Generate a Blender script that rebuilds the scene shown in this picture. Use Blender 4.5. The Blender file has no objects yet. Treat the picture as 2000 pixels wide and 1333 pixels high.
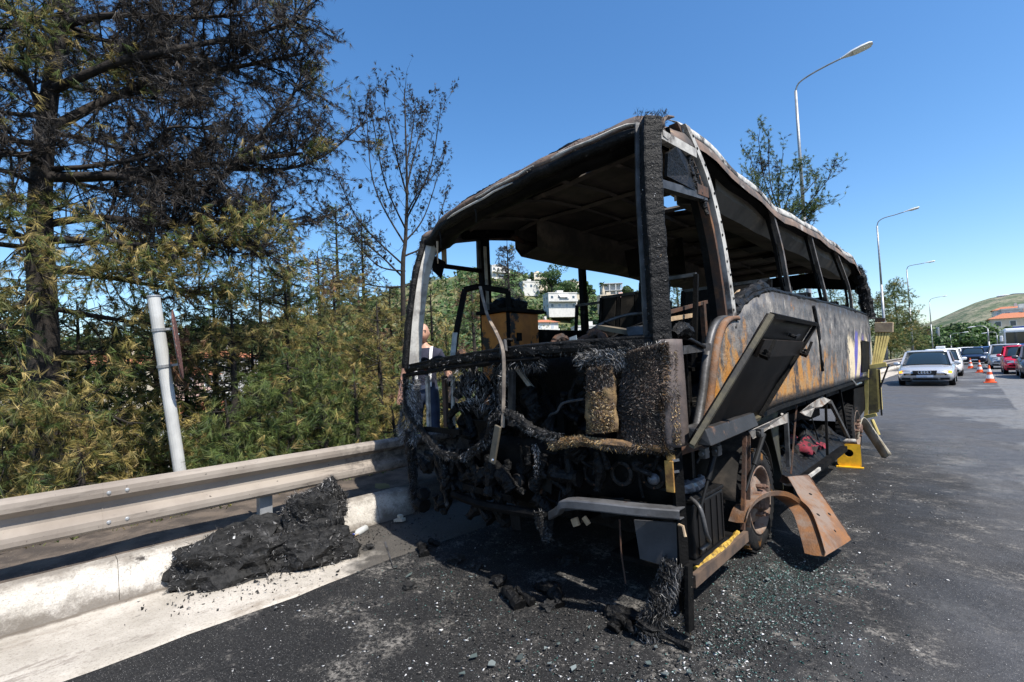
import bpy, bmesh, math, random
import numpy as np
from mathutils import Vector, Matrix, noise as mnoise
random.seed(11); rng = np.random.default_rng(5)
scene = bpy.context.scene
COL = scene.collection
# ------------------------------------------------------------------ camera
FPX, YAW, PITCH, ROLL = 943.5, -0.7587, 0.0469, -0.0366
CAM = np.array([1.2437, -2.559, 1.5163])
_fw = np.array([math.sin(YAW)*math.cos(PITCH), math.cos(YAW)*math.cos(PITCH), math.sin(PITCH)])
_r = np.array([math.cos(YAW), -math.sin(YAW), 0.0]); _u = np.cross(_r, _fw)
_R = _r*math.cos(ROLL)+_u*math.sin(ROLL); _U = -_r*math.sin(ROLL)+_u*math.cos(ROLL)
cd = bpy.data.cameras.new('camera'); cam = bpy.data.objects.new('camera', cd); COL.objects.link(cam)
cd.sensor_width = 36.0; cd.lens = FPX/2000*36.0; cd.clip_start = 0.05; cd.clip_end = 6000
cam.matrix_world = Matrix(((_R[0], _U[0], -_fw[0], CAM[0]), (_R[1], _U[1], -_fw[1], CAM[1]), (_R[2], _U[2], -_fw[2], CAM[2]), (0, 0, 0, 1)))
scene.camera = cam
def at(x, y, ax, v):
    """world point at a surveyed plane (x, y or z = v), measured on the photograph"""
    d = _fw+_R*(x-1000)/FPX-_U*(y-666.5)/FPX; i = 'xyz'.index(ax)
    return CAM+d*((v-CAM[i])/d[i])
# ------------------------------------------------------------------ light
SUN = np.array([0.66, -0.06, 1.0]); SUN /= np.linalg.norm(SUN)
EL = math.asin(SUN[2]); AZ = math.atan2(SUN[0], SUN[1])
world = bpy.data.worlds.new('World'); scene.world = world; world.use_nodes = True
wn = world.node_tree; wn.nodes.clear()
sky = wn.nodes.new('ShaderNodeTexSky'); sky.sky_type = 'NISHITA'; sky.sun_disc = False
sky.sun_elevation = EL; sky.sun_rotation = AZ; sky.altitude = 0; sky.air_density = 1.0; sky.dust_density = 0.8; sky.ozone_density = 3.0
bg = wn.nodes.new('ShaderNodeBackground'); bg.inputs['Strength'].default_value = 0.136
wo = wn.nodes.new('ShaderNodeOutputWorld')
hs_ = wn.nodes.new('ShaderNodeHueSaturation'); hs_.inputs['Saturation'].default_value = 1.24; wn.links.new(sky.outputs[0], hs_.inputs['Color']); wn.links.new(hs_.outputs[0], bg.inputs[0]); wn.links.new(bg.outputs[0], wo.inputs[0])
sl = bpy.data.lights.new('sun', 'SUN'); sl.energy = 5.0; sl.angle = math.radians(0.5); sl.color = (1.0, 0.95, 0.87)
so = bpy.data.objects.new('sun', sl); COL.objects.link(so)
so.rotation_euler = Vector(tuple(SUN)).to_track_quat('Z', 'Y').to_euler()
scene.view_settings.view_transform = 'Standard'; scene.view_settings.look = 'None'
scene.view_settings.exposure = 0.7; scene.view_settings.gamma = 1.0; scene.view_settings.use_curve_mapping = False
scene.cycles.max_bounces = 6; scene.cycles.transparent_max_bounces = 8
# ------------------------------------------------------------------ helpers
def V(*a): return np.array(a, float)
def nrm(v):
    v = np.asarray(v, float); n = np.linalg.norm(v); return v/n if n > 1e-12 else v
def tag(o, label=None, cat=None, group=None, kind=None):
    if label: o['label'] = label
    if cat: o['category'] = cat
    if group: o['group'] = group
    if kind: o['kind'] = kind
    return o
WLOC = {}
def thing(name, label, cat, loc, group=None, rotz=0.0):
    o = bpy.data.objects.new(name, None); o.empty_display_size = .2; COL.objects.link(o)
    o.location = tuple(loc); o.rotation_euler = (0, 0, rotz); WLOC[o.name] = V(*loc)
    return tag(o, label, cat, group)
def off(parent): return WLOC.get(parent.name, V(0, 0, 0)) if parent is not None else V(0, 0, 0)
def link(name, me, parent=None, loc=None):
    o = bpy.data.objects.new(name, me); COL.objects.link(o)
    if loc is not None: o.location = tuple(loc)
    if parent is not None:
        o.parent = parent; WLOC[o.name] = off(parent)
    else: WLOC[o.name] = V(*loc) if loc is not None else V(0, 0, 0)
    return o
class MB:
    """collects polygons; build() links them as one mesh object"""
    def __init__(s): s.v = []; s.f = []; s.m = []
    def add(s, vs, fs, m=0):
        b = len(s.v); s.v.extend([tuple(map(float, p)) for p in vs]); s.f.extend([tuple(i+b for i in f) for f in fs]); s.m.extend([m]*len(fs)); return s
    def hexa(s, p, m=0):   # 8 points: bottom 4 (ccw), top 4
        return s.add(p, [(3, 2, 1, 0), (4, 5, 6, 7), (0, 1, 5, 4), (1, 2, 6, 5), (2, 3, 7, 6), (3, 0, 4, 7)], m)
    def box(s, lo, hi, m=0):
        (a, b, c), (d, e, f) = lo, hi
        return s.hexa([(a, b, c), (d, b, c), (d, e, c), (a, e, c), (a, b, f), (d, b, f), (d, e, f), (a, e, f)], m)
    def bar(s, p, q, w, h, up=(0, 0, 1), m=0, taper=1.0):
        p, q = V(*p), V(*q); d = nrm(q-p); u = V(*up); u = u-d*(u@d)
        if np.linalg.norm(u) < 1e-4: u = V(1, 0, 0)-d*d[0]
        u = nrm(u); r = np.cross(d, u)
        def ring(c, k): return [c+r*w/2*k*a+u*h/2*k*b for a, b in ((-1, -1), (1, -1), (1, 1), (-1, 1))]
        return s.hexa(ring(p, 1)+ring(q, taper), m) if False else s.add(ring(p, 1)+ring(q, taper), [(0, 1, 2, 3), (7, 6, 5, 4), (4, 5, 1, 0), (5, 6, 2, 1), (6, 7, 3, 2), (7, 4, 0, 3)], m)
    def tube(s, path, rad, n=8, m=0, cap=True, jit=0.0):
        path = [V(*p) for p in path]; k = len(path)
        rads = [rad]*k if np.isscalar(rad) else list(rad)
        t0 = nrm(path[1]-path[0]); a = V(0, 0, 1) if abs(t0[2]) < .9 else V(1, 0, 0)
        u = nrm(np.cross(t0, a)); b = len(s.v); vs = []
        for i in range(k):
            t = nrm(path[min(i+1, k-1)]-path[max(i-1, 0)]); u = nrm(u-t*(u@t)); w = np.cross(t, u)
            for j in range(n):
                an = 2*math.pi*j/n; r = rads[i]*(1+(random.uniform(-jit, jit) if jit else 0)); vs.append(path[i]+u*math.cos(an)*r+w*math.sin(an)*r)
        fs = [(i*n+j, i*n+(j+1) % n, (i+1)*n+(j+1) % n, (i+1)*n+j) for i in range(k-1) for j in range(n)]
        if cap: fs += [tuple(range(n))[::-1], tuple((k-1)*n+j for j in range(n))]
        return s.add(vs, fs, m)
    def lathe(s, c, axis, prof, n=24, m=0, mats=None, a0=0.0, a1=2*math.pi):
        c = V(*c); ax = nrm(axis); a = V(0, 0, 1) if abs(ax[2]) < .9 else V(1, 0, 0); u = nrm(np.cross(ax, a)); w = np.cross(ax, u)
        full = abs(a1-a0-2*math.pi) < 1e-6; nn = n if full else n+1
        vs = [c+ax*h+(u*math.cos(a0+(a1-a0)*j/n)+w*math.sin(a0+(a1-a0)*j/n))*r for h, r in prof for j in range(nn)]
        for i in range(len(prof)-1):
            pass
        b = len(s.v); s.v.extend([tuple(p) for p in vs])
        for i in range(len(prof)-1):
            for j in range(n):
                j2 = (j+1) % nn
                s.f.append((b+i*nn+j, b+i*nn+j2, b+(i+1)*nn+j2, b+(i+1)*nn+j)); s.m.append(mats[i] if mats else m)
        return s
    def grid(s, pts, m=0, hole=None):  # pts[i][j]
        r, c = len(pts), len(pts[0]); fs = []
        for i in range(r-1):
            for j in range(c-1):
                if hole and hole(i, j): continue
                fs.append((i*c+j, i*c+j+1, (i+1)*c+j+1, (i+1)*c+j))
        return s.add([p for row in pts for p in row], fs, m)
    def sheet(s, outline, thick, nvec, m=0):  # planar polygon extruded
        nv = nrm(nvec)*thick; k = len(outline); o = [V(*p) for p in outline]
        return s.add(o+[p+nv for p in o], [tuple(range(k))[::-1], tuple(range(k, 2*k))]+[(i, (i+1) % k, k+(i+1) % k, k+i) for i in range(k)], m)
    def build(s, name, mats, parent=None, smooth=False, loc=None, bevel=0.0, solid=0.0, subd=0, local=False):
        o_ = (off(parent) if parent is not None else (V(*loc) if loc is not None else V(0, 0, 0)))
        vs = np.array(s.v) - (0 if local else o_)
        me = bpy.data.meshes.new(name); me.from_pydata([tuple(p) for p in vs], [], s.f)
        for mm in (mats if isinstance(mats, (list, tuple)) else [mats]): me.materials.append(mm)
        if len(me.polygons) == len(s.m): me.polygons.foreach_set('material_index', s.m)
        me.validate(); bm = bmesh.new(); bm.from_mesh(me); bmesh.ops.recalc_face_normals(bm, faces=bm.faces); bm.to_mesh(me); bm.free()
        if smooth: me.polygons.foreach_set('use_smooth', [True]*len(me.polygons))
        me.update()
        o = link(name, me, parent, loc)
        if solid: md = o.modifiers.new('solid', 'SOLIDIFY'); md.thickness = solid; md.offset = 0
        if bevel: md = o.modifiers.new('bevel', 'BEVEL'); md.width = bevel; md.segments = 2; md.limit_method = 'ANGLE'; md.angle_limit = .6
        if subd: md = o.modifiers.new('subd', 'SUBSURF'); md.levels = subd; md.render_levels = subd
        return o
def tri_mesh(name, verts, tris, mat, parent=None, cols=None, loc=None):
    """numpy triangle soup -> mesh object; cols: per-vertex linear colour, read by the material as attribute 'tint'"""
    o_ = off(parent) if parent is not None else (V(*loc) if loc is not None else V(0, 0, 0))
    verts = np.asarray(verts, np.float32)-o_.astype(np.float32); tris = np.asarray(tris, np.int32)
    me = bpy.data.meshes.new(name); me.vertices.add(len(verts)); me.vertices.foreach_set('co', verts.ravel())
    me.loops.add(tris.size); me.loops.foreach_set('vertex_index', tris.ravel())
    me.polygons.add(len(tris)); me.polygons.foreach_set('loop_start', np.arange(0, tris.size, 3, dtype=np.int32)); me.polygons.foreach_set('loop_total', np.full(len(tris), 3, np.int32))
    if cols is not None:
        a = me.attributes.new('tint', 'FLOAT_COLOR', 'POINT'); c4 = np.ones((len(verts), 4), np.float32); c4[:, :3] = cols; a.data.foreach_set('color', c4.ravel())
    me.materials.append(mat); me.update(); me.validate()
    return link(name, me, parent, loc)
def rnd_unit(n):
    v = rng.normal(size=(n, 3)); return v/np.linalg.norm(v, axis=1, keepdims=True)
def strands(P, D, L, w, cols, curl=.35):
    """ribbons of three triangles each; returns verts, tris, per-vertex colours"""
    n = len(P); D = D/np.linalg.norm(D, axis=1, keepdims=True); L = np.broadcast_to(L, (n,))[:, None]; w = np.broadcast_to(w, (n,))[:, None]
    s = np.cross(D, rnd_unit(n)); s /= np.linalg.norm(s, axis=1, keepdims=True)+1e-9
    mid = P+D*L*.55+rnd_unit(n)*L*curl*.25; D2 = D+rnd_unit(n)*curl; tip = mid+D2/np.linalg.norm(D2, axis=1, keepdims=True)*L*.5
    v = np.stack([P-s*w, P+s*w, mid-s*w*.7, mid+s*w*.7, tip], 1).reshape(-1, 3)
    b = np.arange(n)[:, None]*5; t = np.stack([b+[0, 1, 2], b+[1, 3, 2], b+[2, 3, 4]], 1).reshape(-1, 3)
    return v, t, np.repeat(cols, 5, axis=0)
def merge(parts):
    vs, ts, cs = [], [], []; b = 0
    for v, t, c in parts: vs.append(v); ts.append(t+b); cs.append(c); b += len(v)
    return np.concatenate(vs), np.concatenate(ts), np.concatenate(cs)
def pal(colors, n, jit=.2):
    c = np.array(colors)[rng.integers(0, len(colors), n)]; return np.clip(c*(1+rng.uniform(-jit, jit, (n, 1))), 0, 1)
# ------------------------------------------------------------------ materials
class NT:
    def __init__(s, name):
        s.m = bpy.data.materials.new(name); s.m.use_nodes = True; s.t = s.m.node_tree; s.t.nodes.clear()
        s.out = s.t.nodes.new('ShaderNodeOutputMaterial'); s.b = s.t.nodes.new('ShaderNodeBsdfPrincipled'); s.t.links.new(s.b.outputs[0], s.out.inputs[0])
        s.geo = None
    def pos(s):
        if s.geo is None: s.geo = s.t.nodes.new('ShaderNodeNewGeometry')
        return s.geo.outputs['Position']
    def lk(s, a, b):
        if hasattr(a, 'is_output'): s.t.links.new(a, b)
        elif isinstance(a, (tuple, list)): b.default_value = tuple(a)+((1.0,) if len(a) == 3 and len(b.default_value) == 4 else ())
        else: b.default_value = a
    def noise(s, scale, detail=5, rough=.6, vec=None, dist=0.0):
        n = s.t.nodes.new('ShaderNodeTexNoise'); n.inputs['Scale'].default_value = scale; n.inputs['Detail'].default_value = detail; n.inputs['Roughness'].default_value = rough; n.inputs['Distortion'].default_value = dist
        s.t.links.new(vec if vec is not None else s.pos(), n.inputs['Vector']); return n.outputs['Fac']
    def vor(s, scale, feat='F1', vec=None):
        n = s.t.nodes.new('ShaderNodeTexVoronoi'); n.feature = feat; n.inputs['Scale'].default_value = scale; s.t.links.new(vec if vec is not None else s.pos(), n.inputs['Vector']); return n.outputs['Distance']
    def scale(s, sx, sy, sz, loc=(0, 0, 0)):
        n = s.t.nodes.new('ShaderNodeMapping'); n.inputs['Scale'].default_value = (sx, sy, sz); n.inputs['Location'].default_value = loc; s.t.links.new(s.pos(), n.inputs['Vector']); return n.outputs[0]
    def ramp(s, fac, a, b):   # smooth 0..1 between a and b
        n = s.t.nodes.new('ShaderNodeMapRange'); n.interpolation_type = 'SMOOTHSTEP'; n.inputs['From Min'].default_value = a; n.inputs['From Max'].default_value = b; s.lk(fac, n.inputs['Value']); return n.outputs[0]
    def mix(s, fac, a, b):
        n = s.t.nodes.new('ShaderNodeMix'); n.data_type = 'RGBA'; s.lk(fac, n.inputs[0]); s.lk(a, n.inputs[6]); s.lk(b, n.inputs[7]); return n.outputs[2]
    def math(s, op, a, b=0.0):
        n = s.t.nodes.new('ShaderNodeMath'); n.operation = op; s.lk(a, n.inputs[0]); s.lk(b, n.inputs[1]); return n.outputs[0]
    def xyz(s):
        n = s.t.nodes.new('ShaderNodeSeparateXYZ'); s.t.links.new(s.pos(), n.inputs[0]); return n.outputs
    def attr(s, name):
        n = s.t.nodes.new('ShaderNodeAttribute'); n.attribute_name = name; return n.outputs['Color']
    def bump(s, h, strength=.3, dist=.02):
        n = s.t.nodes.new('ShaderNodeBump'); n.inputs['Strength'].default_value = strength; n.inputs['Distance'].default_value = dist; s.t.links.new(h, n.inputs['Height']); s.t.links.new(n.outputs[0], s.b.inputs['Normal'])
    def fin(s, col, rough=.8, metal=0.0, spec=None):
        s.lk(col, s.b.inputs['Base Color']); s.lk(rough, s.b.inputs['Roughness']); s.lk(metal, s.b.inputs['Metallic'])
        if spec is not None: s.b.inputs['Specular IOR Level'].default_value = spec
        return s.m
def mottled(name, c1, c2, scale=6, lo=.35, hi=.65, rough=.85, metal=0.0, bump=.2, bscale=40, c3=None, s3=2.0, lo3=.55, hi3=.7, spec=None):
    n = NT(name); c = n.mix(n.ramp(n.noise(scale), lo, hi), c1, c2)
    if c3: c = n.mix(n.ramp(n.noise(s3, 6, .65), lo3, hi3), c, c3)
    if bump: n.bump(n.noise(bscale, 4, .6), bump, .01)
    return n.fin(c, rough, metal, spec)
def plain(name, c, rough=.6, metal=0.0, spec=None):
    n = NT(name); k = n.noise(9, 3); return n.fin(n.mix(n.ramp(k, .3, .7), tuple(x*.88 for x in c), tuple(min(1, x*1.08) for x in c)), rough, metal, spec)
MT = {}
MT['soot'] = mottled('soot black metal', (.003, .003, .0032), (.009, .0085, .008), 7, rough=.65, bump=.5, bscale=55, c3=(.04, .033, .029), s3=5, lo3=.62, hi3=.74, spec=.08)
MT['soot_flat'] = mottled('charred lining', (.006, .0058, .0055), (.022, .0195, .017), 3, rough=.85, bump=.3, c3=(.065, .053, .042), s3=1.6, lo3=.54, hi3=.70, spec=.12)
MT['char'] = mottled('charcoal crust', (.003, .003, .0033), (.010, .0097, .0097), 22, rough=.5, bump=1.0, bscale=60, c3=(.075, .075, .078), s3=30, lo3=.64, hi3=.74, spec=.16)
MT['ash_metal'] = mottled('ash grey metal', (.46, .44, .40), (.25, .235, .215), 8, .42, .66, rough=.7, metal=.2, bump=.25, c3=(.075, .06, .05), s3=3.2, lo3=.56, hi3=.68)
MT['roof_edge'] = mottled('bleached roof edge', (.46, .445, .41), (.24, .225, .21), 9, rough=.7, bump=.4, c3=(.045, .04, .036), s3=5.5, lo3=.52, hi3=.62)
MT['roof_top'] = mottled('scorched roof skin', (.16, .105, .075), (.05, .043, .04), 4, rough=.8, bump=.4, c3=(.32, .29, .26), s3=3.5, lo3=.6, hi3=.72)
MT['ceiling'] = mottled('smoked ceiling sheet', (.045, .039, .033), (.09, .076, .062), 2.2, rough=.8, bump=.4, bscale=12, c3=(.15, .12, .09), s3=1.8, lo3=.56, hi3=.70, spec=.2)
MT['rust'] = mottled('orange rust', (.20, .085, .027), (.11, .062, .038), 6, rough=.8, bump=.4, bscale=90, c3=(.165, .12, .092), s3=4.6, lo3=.46, hi3=.62)
MT['rust_dark'] = mottled('dark rust', (.08, .035, .018), (.03, .022, .018), 9, rough=.85, bump=.4, c3=(.17, .075, .03), s3=6, lo3=.56, hi3=.68)
MT['grey_metal'] = mottled('bare grey metal', (.085, .084, .086), (.035, .034, .033), 9, rough=.5, metal=.3, bump=.2, c3=(.025, .022, .02), s3=4, lo3=.56, hi3=.7)
MT['tyre'] = mottled('burnt tyre rubber', (.010, .010, .0105), (.018, .0175, .0175), 30, rough=.85, bump=.5, c3=(.16, .075, .02), s3=8, lo3=.60, hi3=.68, spec=.15)
MT['rim'] = mottled('scorched wheel rim', (.22, .165, .125), (.10, .066, .05), 9, rough=.7, metal=.2, bump=.3, c3=(.2, .09, .04), s3=14, lo3=.55, hi3=.7)
MT['nut'] = mottled('rusty nut', (.19, .11, .075), (.10, .06, .045), 30, rough=.7, metal=.2)
MT['orange_board'] = mottled('scorched orange board', (.46, .16, .02), (.30, .10, .015), 5, rough=.55, bump=.1, c3=(.02, .014, .01), s3=4.2, lo3=.53, hi3=.58)
MT['fibre'] = NT('glass fibre strands'); _n = MT['fibre']; MT['fibre'] = _n.fin(_n.attr('tint'), .42, 0, .4)
MT['yellow'] = mottled('yellow primer', (.50, .40, .13), (.36, .28, .09), 7, rough=.6, bump=.1, c3=(.14, .09, .05), s3=9, lo3=.66, hi3=.74)
MT['tan'] = mottled('tan primer', (.42, .31, .19), (.27, .19, .12), 8, rough=.7, bump=.1)
MT['chock'] = mottled('yellow box paint', (.80, .44, .012), (.62, .33, .01), 12, rough=.5, bump=.05, c3=(.16, .09, .03), s3=13, lo3=.7, hi3=.76)
MT['cloth_red'] = mottled('scorched red cloth', (.20, .012, .03), (.06, .006, .01), 14, rough=.9, bump=.5, c3=(.008, .007, .007), s3=7, lo3=.5, hi3=.56)
def side_paint():
    n = NT('burnt painted side panel'); x, y, z = n.xyz()
    big = n.noise(1.5, 7, .66); fine = n.noise(7, 6, .7)
    col = n.mix(n.ramp(fine, .38, .66), (.085, .080, .078), (.19, .178, .165))                       # bare scorched steel
    streak = n.math('ADD', n.math('MULTIPLY', n.noise(1.0, 7, .72, n.scale(5, 5, 1.6)), .55), n.math('MULTIPLY', n.noise(2.1, 8, .76, n.scale(1, 1, 1, (2, 6, 1))), .45))
    # rust low down and towards the front
    lowz = n.ramp(z, 1.95, 1.15); fr = n.ramp(y, 5.6, 1.5)
    r = n.math('ADD', n.math('MULTIPLY', lowz, .17), n.math('ADD', n.math('MULTIPLY', streak, .95), n.math('MULTIPLY', fr, .10)))
    rustc = n.mix(n.ramp(fine, .35, .68), (.42, .18, .03), (.30, .19, .09))
    col = n.mix(n.ramp(r, .64, .72), col, rustc)
    col = n.mix(n.ramp(n.noise(5.5, 8, .78, n.scale(1, 1, .7, (7, 7, 7))), .60, .66), col, (.30, .13, .035))
    wht = n.ramp(n.noise(2.2, 6, .7, n.scale(1, 1.3, .8, (3, 1, 7))), .56, .68)
    col = n.mix(n.math('MULTIPLY', wht, n.ramp(z, 1.3, 1.75)), col, (.40, .36, .31))
    crust = n.ramp(n.noise(2.0, 8, .74, n.scale(1, 1, .8, (9, 4, 2))), .53, .61); col = n.mix(crust, col, (.035, .034, .037))
    # cream paint that survived at the tail, with blue violet sweeps
    edge = n.math('ADD', y, n.math('MULTIPLY', n.math('SUBTRACT', n.noise(2.6, 6, .7), .5), 1.9))
    cream = n.ramp(edge, 5.45, 5.6)
    sw = n.math('SUBTRACT', n.math('MULTIPLY', z, .62), n.math('MULTIPLY', y, 1.0))
    wv = n.t.nodes.new('ShaderNodeMath'); wv.operation = 'PINGPONG'; n.lk(sw, wv.inputs[0]); wv.inputs[1].default_value = .30
    stripe = n.math('MULTIPLY', n.ramp(wv.outputs[0], .15, .165), n.ramp(y, 5.85, 5.9))
    pc = n.mix(stripe, (.62, .52, .35), (.10, .095, .33))
    pc = n.mix(n.ramp(n.noise(3.1, 6, .7), .55, .66), pc, (.40, .27, .17))
    up = n.ramp(n.math('ADD', z, n.math('MULTIPLY', n.math('SUBTRACT', n.noise(2.2, 5, .65), .5), .9)), 1.80, 1.62)
    col = n.mix(n.math('MULTIPLY', cream, up), col, pc)
    topb = n.ramp(n.math('ADD', z, n.math('MULTIPLY', fine, .25)), 2.08, 2.2); col = n.mix(topb, col, (.03, .028, .027))
    lip = n.ramp(n.math('ADD', z, n.math('MULTIPLY', n.math('SUBTRACT', fine, .5), .12)), 1.17, 1.12); col = n.mix(n.math('MULTIPLY', lip, .8), col, (.05, .048, .047))
    n.bump(n.math('ADD', fine, n.noise(45, 4)), .5, .015)
    return n.fin(col, n.ramp(fine, .0, .8), .15, .35)
MT['side'] = side_paint()
def asphalt():
    n = NT('asphalt'); x, y, z = n.xyz()
    g = n.math('ADD', n.math('MULTIPLY', n.noise(140, 3, .7), .55), n.math('MULTIPLY', n.noise(42, 4, .75), .45)); med = n.noise(1.1, 6, .62); c = n.mix(n.ramp(g, .3, .75), (.045, .045, .048), (.095, .094, .096))
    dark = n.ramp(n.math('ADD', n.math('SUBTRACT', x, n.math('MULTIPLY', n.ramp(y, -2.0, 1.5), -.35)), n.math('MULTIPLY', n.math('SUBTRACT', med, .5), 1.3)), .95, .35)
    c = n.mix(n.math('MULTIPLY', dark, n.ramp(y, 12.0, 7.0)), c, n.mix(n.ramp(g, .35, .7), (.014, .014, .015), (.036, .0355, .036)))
    # older paler surface in the running lane ahead and right of the seam
    wob = n.math('MULTIPLY', n.math('SUBTRACT', med, .5), .9)
    seam = n.ramp(n.math('ADD', n.math('SUBTRACT', x, 1.93), n.math('MULTIPLY', wob, .25)), -.02, .04)
    c = n.mix(n.math('MULTIPLY', seam, n.ramp(y, 8.5, 9.5)), c, n.mix(n.ramp(g, .3, .75), (.12, .118, .115), (.20, .195, .19)))
    patch = n.ramp(n.noise(.55, 6, .6, n.scale(1, .55, 1, (4.2, 1.3, 0))), .50, .60)
    c = n.mix(n.math('MULTIPLY', patch, n.ramp(x, .1, .8)), c, n.mix(n.ramp(g, .3, .75), (.10, .10, .10), (.19, .187, .182)))
    c = n.mix(n.ramp(n.noise(6.5, 8, .78), .46, .62), c, n.mix(.42, c, (.02, .02, .021))); c = n.mix(n.math('MULTIPLY', n.ramp(n.noise(55, 4, .7), .60, .68), .45), c, (.20, .195, .187))
    # soot and fire water round the wreck, its colour blackened to deepen the shade
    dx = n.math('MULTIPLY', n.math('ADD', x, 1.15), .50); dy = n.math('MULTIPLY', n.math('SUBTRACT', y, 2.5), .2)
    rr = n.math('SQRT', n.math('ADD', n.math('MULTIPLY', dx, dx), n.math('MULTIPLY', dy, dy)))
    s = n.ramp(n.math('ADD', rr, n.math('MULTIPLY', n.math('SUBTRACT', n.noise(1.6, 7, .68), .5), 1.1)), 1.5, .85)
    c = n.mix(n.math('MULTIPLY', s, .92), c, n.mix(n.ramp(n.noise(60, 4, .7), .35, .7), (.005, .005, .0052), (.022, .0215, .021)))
    # pale powder and ash trodden into it
    ash = n.math('MULTIPLY', n.ramp(n.noise(2.3, 8, .76), .50, .66), n.ramp(n.noise(30, 5, .75), .42, .60))
    c = n.mix(n.math('MULTIPLY', ash, n.ramp(rr, 2.1, .9)), c, (.20, .185, .165))
    sp = n.ramp(n.noise(150, 2, .5), .66, .70); c = n.mix(n.math('MULTIPLY', sp, .8), c, (.40, .39, .37))
    n.bump(n.math('ADD', g, n.math('MULTIPLY', n.noise(28, 5, .65), 1.5)), .55, .012)
    return n.fin(c, n.mix(n.ramp(med, .4, .62), (.62,)*3, (.86,)*3), 0.0, .3)
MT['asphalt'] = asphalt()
def concrete(name, soot_y, base):
    n = NT(name); x, y, z = n.xyz(); g = n.noise(120, 3, .7)
    c = n.mix(n.ramp(n.noise(1.7, 7, .68), .35, .66), base[0], base[1]); c = n.mix(n.ramp(g, .62, .72), c, (.26, .23, .20))
    st = n.ramp(n.noise(1.2, 7, .66, n.scale(1.8, .8, 1)), .56, .68); c = n.mix(st, c, (.25, .215, .175)); up = n.ramp(n.math('ADD', z, n.math('MULTIPLY', n.math('SUBTRACT', n.noise(4, 7, .7), .5), .22)), .19, .27); c = n.mix(n.math('MULTIPLY', up, .7), c, (.10, .08, .062))
    dk = n.ramp(n.noise(3.2, 7, .7, n.scale(1.6, .8, 1, (5, 2, 0))), .63, .70); c = n.mix(dk, c, (.05, .045, .042))
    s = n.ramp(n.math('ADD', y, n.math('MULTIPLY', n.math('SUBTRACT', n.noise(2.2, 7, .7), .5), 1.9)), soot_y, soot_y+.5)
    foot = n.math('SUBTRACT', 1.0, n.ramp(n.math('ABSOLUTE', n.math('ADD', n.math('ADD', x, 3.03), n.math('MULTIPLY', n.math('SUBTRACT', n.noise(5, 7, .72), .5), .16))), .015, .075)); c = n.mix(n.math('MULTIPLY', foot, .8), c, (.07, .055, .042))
    scr = n.ramp(n.noise(1.0, 8, .75, n.scale(4.5, 1.1, 1, (2, 9, 0))), .57, .63); c = n.mix(n.math('MULTIPLY', scr, .55), c, (.14, .115, .095))
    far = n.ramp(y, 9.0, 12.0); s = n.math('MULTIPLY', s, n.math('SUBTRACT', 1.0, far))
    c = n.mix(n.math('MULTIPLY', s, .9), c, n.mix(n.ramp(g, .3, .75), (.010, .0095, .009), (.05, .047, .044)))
    c = n.mix(n.ramp(n.noise(70, 4, .75), .50, .68), c, n.mix(.5, c, (.13, .11, .09))); n.bump(n.math('ADD', n.noise(90, 3, .7), n.math('MULTIPLY', n.noise(22, 6, .7), 1.2)), .5, .012); return n.fin(c, .92, 0, .2)
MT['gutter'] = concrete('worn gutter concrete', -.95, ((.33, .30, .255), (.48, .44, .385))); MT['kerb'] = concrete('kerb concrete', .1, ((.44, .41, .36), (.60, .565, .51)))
MT['verge'] = mottled('scorched verge soil', (.045, .035, .028), (.11, .085, .065), 5, rough=.95, bump=.9, bscale=40, c3=(.20, .17, .13), s3=60, lo3=.62, hi3=.7)
MT['slope'] = mottled('dry grassy slope', (.09, .10, .035), (.17, .145, .075), .6, rough=.95, bump=.4, bscale=8, c3=(.06, .085, .03), s3=.12, lo3=.45, hi3=.6)
def rail_mat():
    n = NT('weathered guardrail steel'); x, y, z = n.xyz(); c = n.mix(n.ramp(n.noise(2.0, 6, .6), .35, .65), (.20, .170, .143), (.27, .235, .20))
    c = n.mix(n.ramp(n.noise(1.0, 6, .7, n.scale(9, 1.2, 9)), .56, .70), c, (.135, .115, .098)); c = n.mix(n.ramp(n.noise(34, 4, .65), .66, .71), c, (.06, .048, .04))
    s = n.ramp(n.math('ADD', y, n.math('MULTIPLY', n.math('SUBTRACT', n.noise(3.2, 7, .72), .5), 2.2)), -.6, .6); s = n.math('MULTIPLY', s, n.math('SUBTRACT', 1.0, n.ramp(y, 9.0, 12.0)))
    c = n.mix(n.math('MULTIPLY', s, n.ramp(n.noise(14, 5, .7), .40, .60)), c, (.045, .04, .037)); n.bump(n.math('ADD', n.noise(40, 4), n.noise(3, 3)), .12, .01); return n.fin(c, .72, .0, .3)
MT['rail'] = rail_mat()
MT['galv'] = mottled('galvanised steel', (.34, .35, .36), (.24, .25, .26), 6, rough=.45, metal=.35, bump=.05, c3=(.26, .20, .14), s3=3, lo3=.64, hi3=.74)
MT['pole'] = mottled('sun bleached pole', (.50, .50, .48), (.40, .40, .385), 4, rough=.6, bump=.05, c3=(.30, .24, .17), s3=2.5, lo3=.62, hi3=.74)
MT['bark'] = mottled('dark pine bark', (.010, .008, .007), (.026, .020, .016), 14, rough=.95, bump=.9, bscale=30)
MT['bark_grey'] = mottled('grey twig bark', (.03, .026, .023), (.012, .011, .0105), 10, rough=.95, bump=.5)
_n = NT('needles'); _n.lk(_n.attr('tint'), _n.b.inputs['Base Color']); _n.b.inputs['Roughness'].default_value = .6
_tr = _n.t.nodes.new('ShaderNodeBsdfTranslucent'); _n.lk(_n.attr('tint'), _tr.inputs[0]); _ms = _n.t.nodes.new('ShaderNodeMixShader'); _ms.inputs[0].default_value = .3
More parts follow.
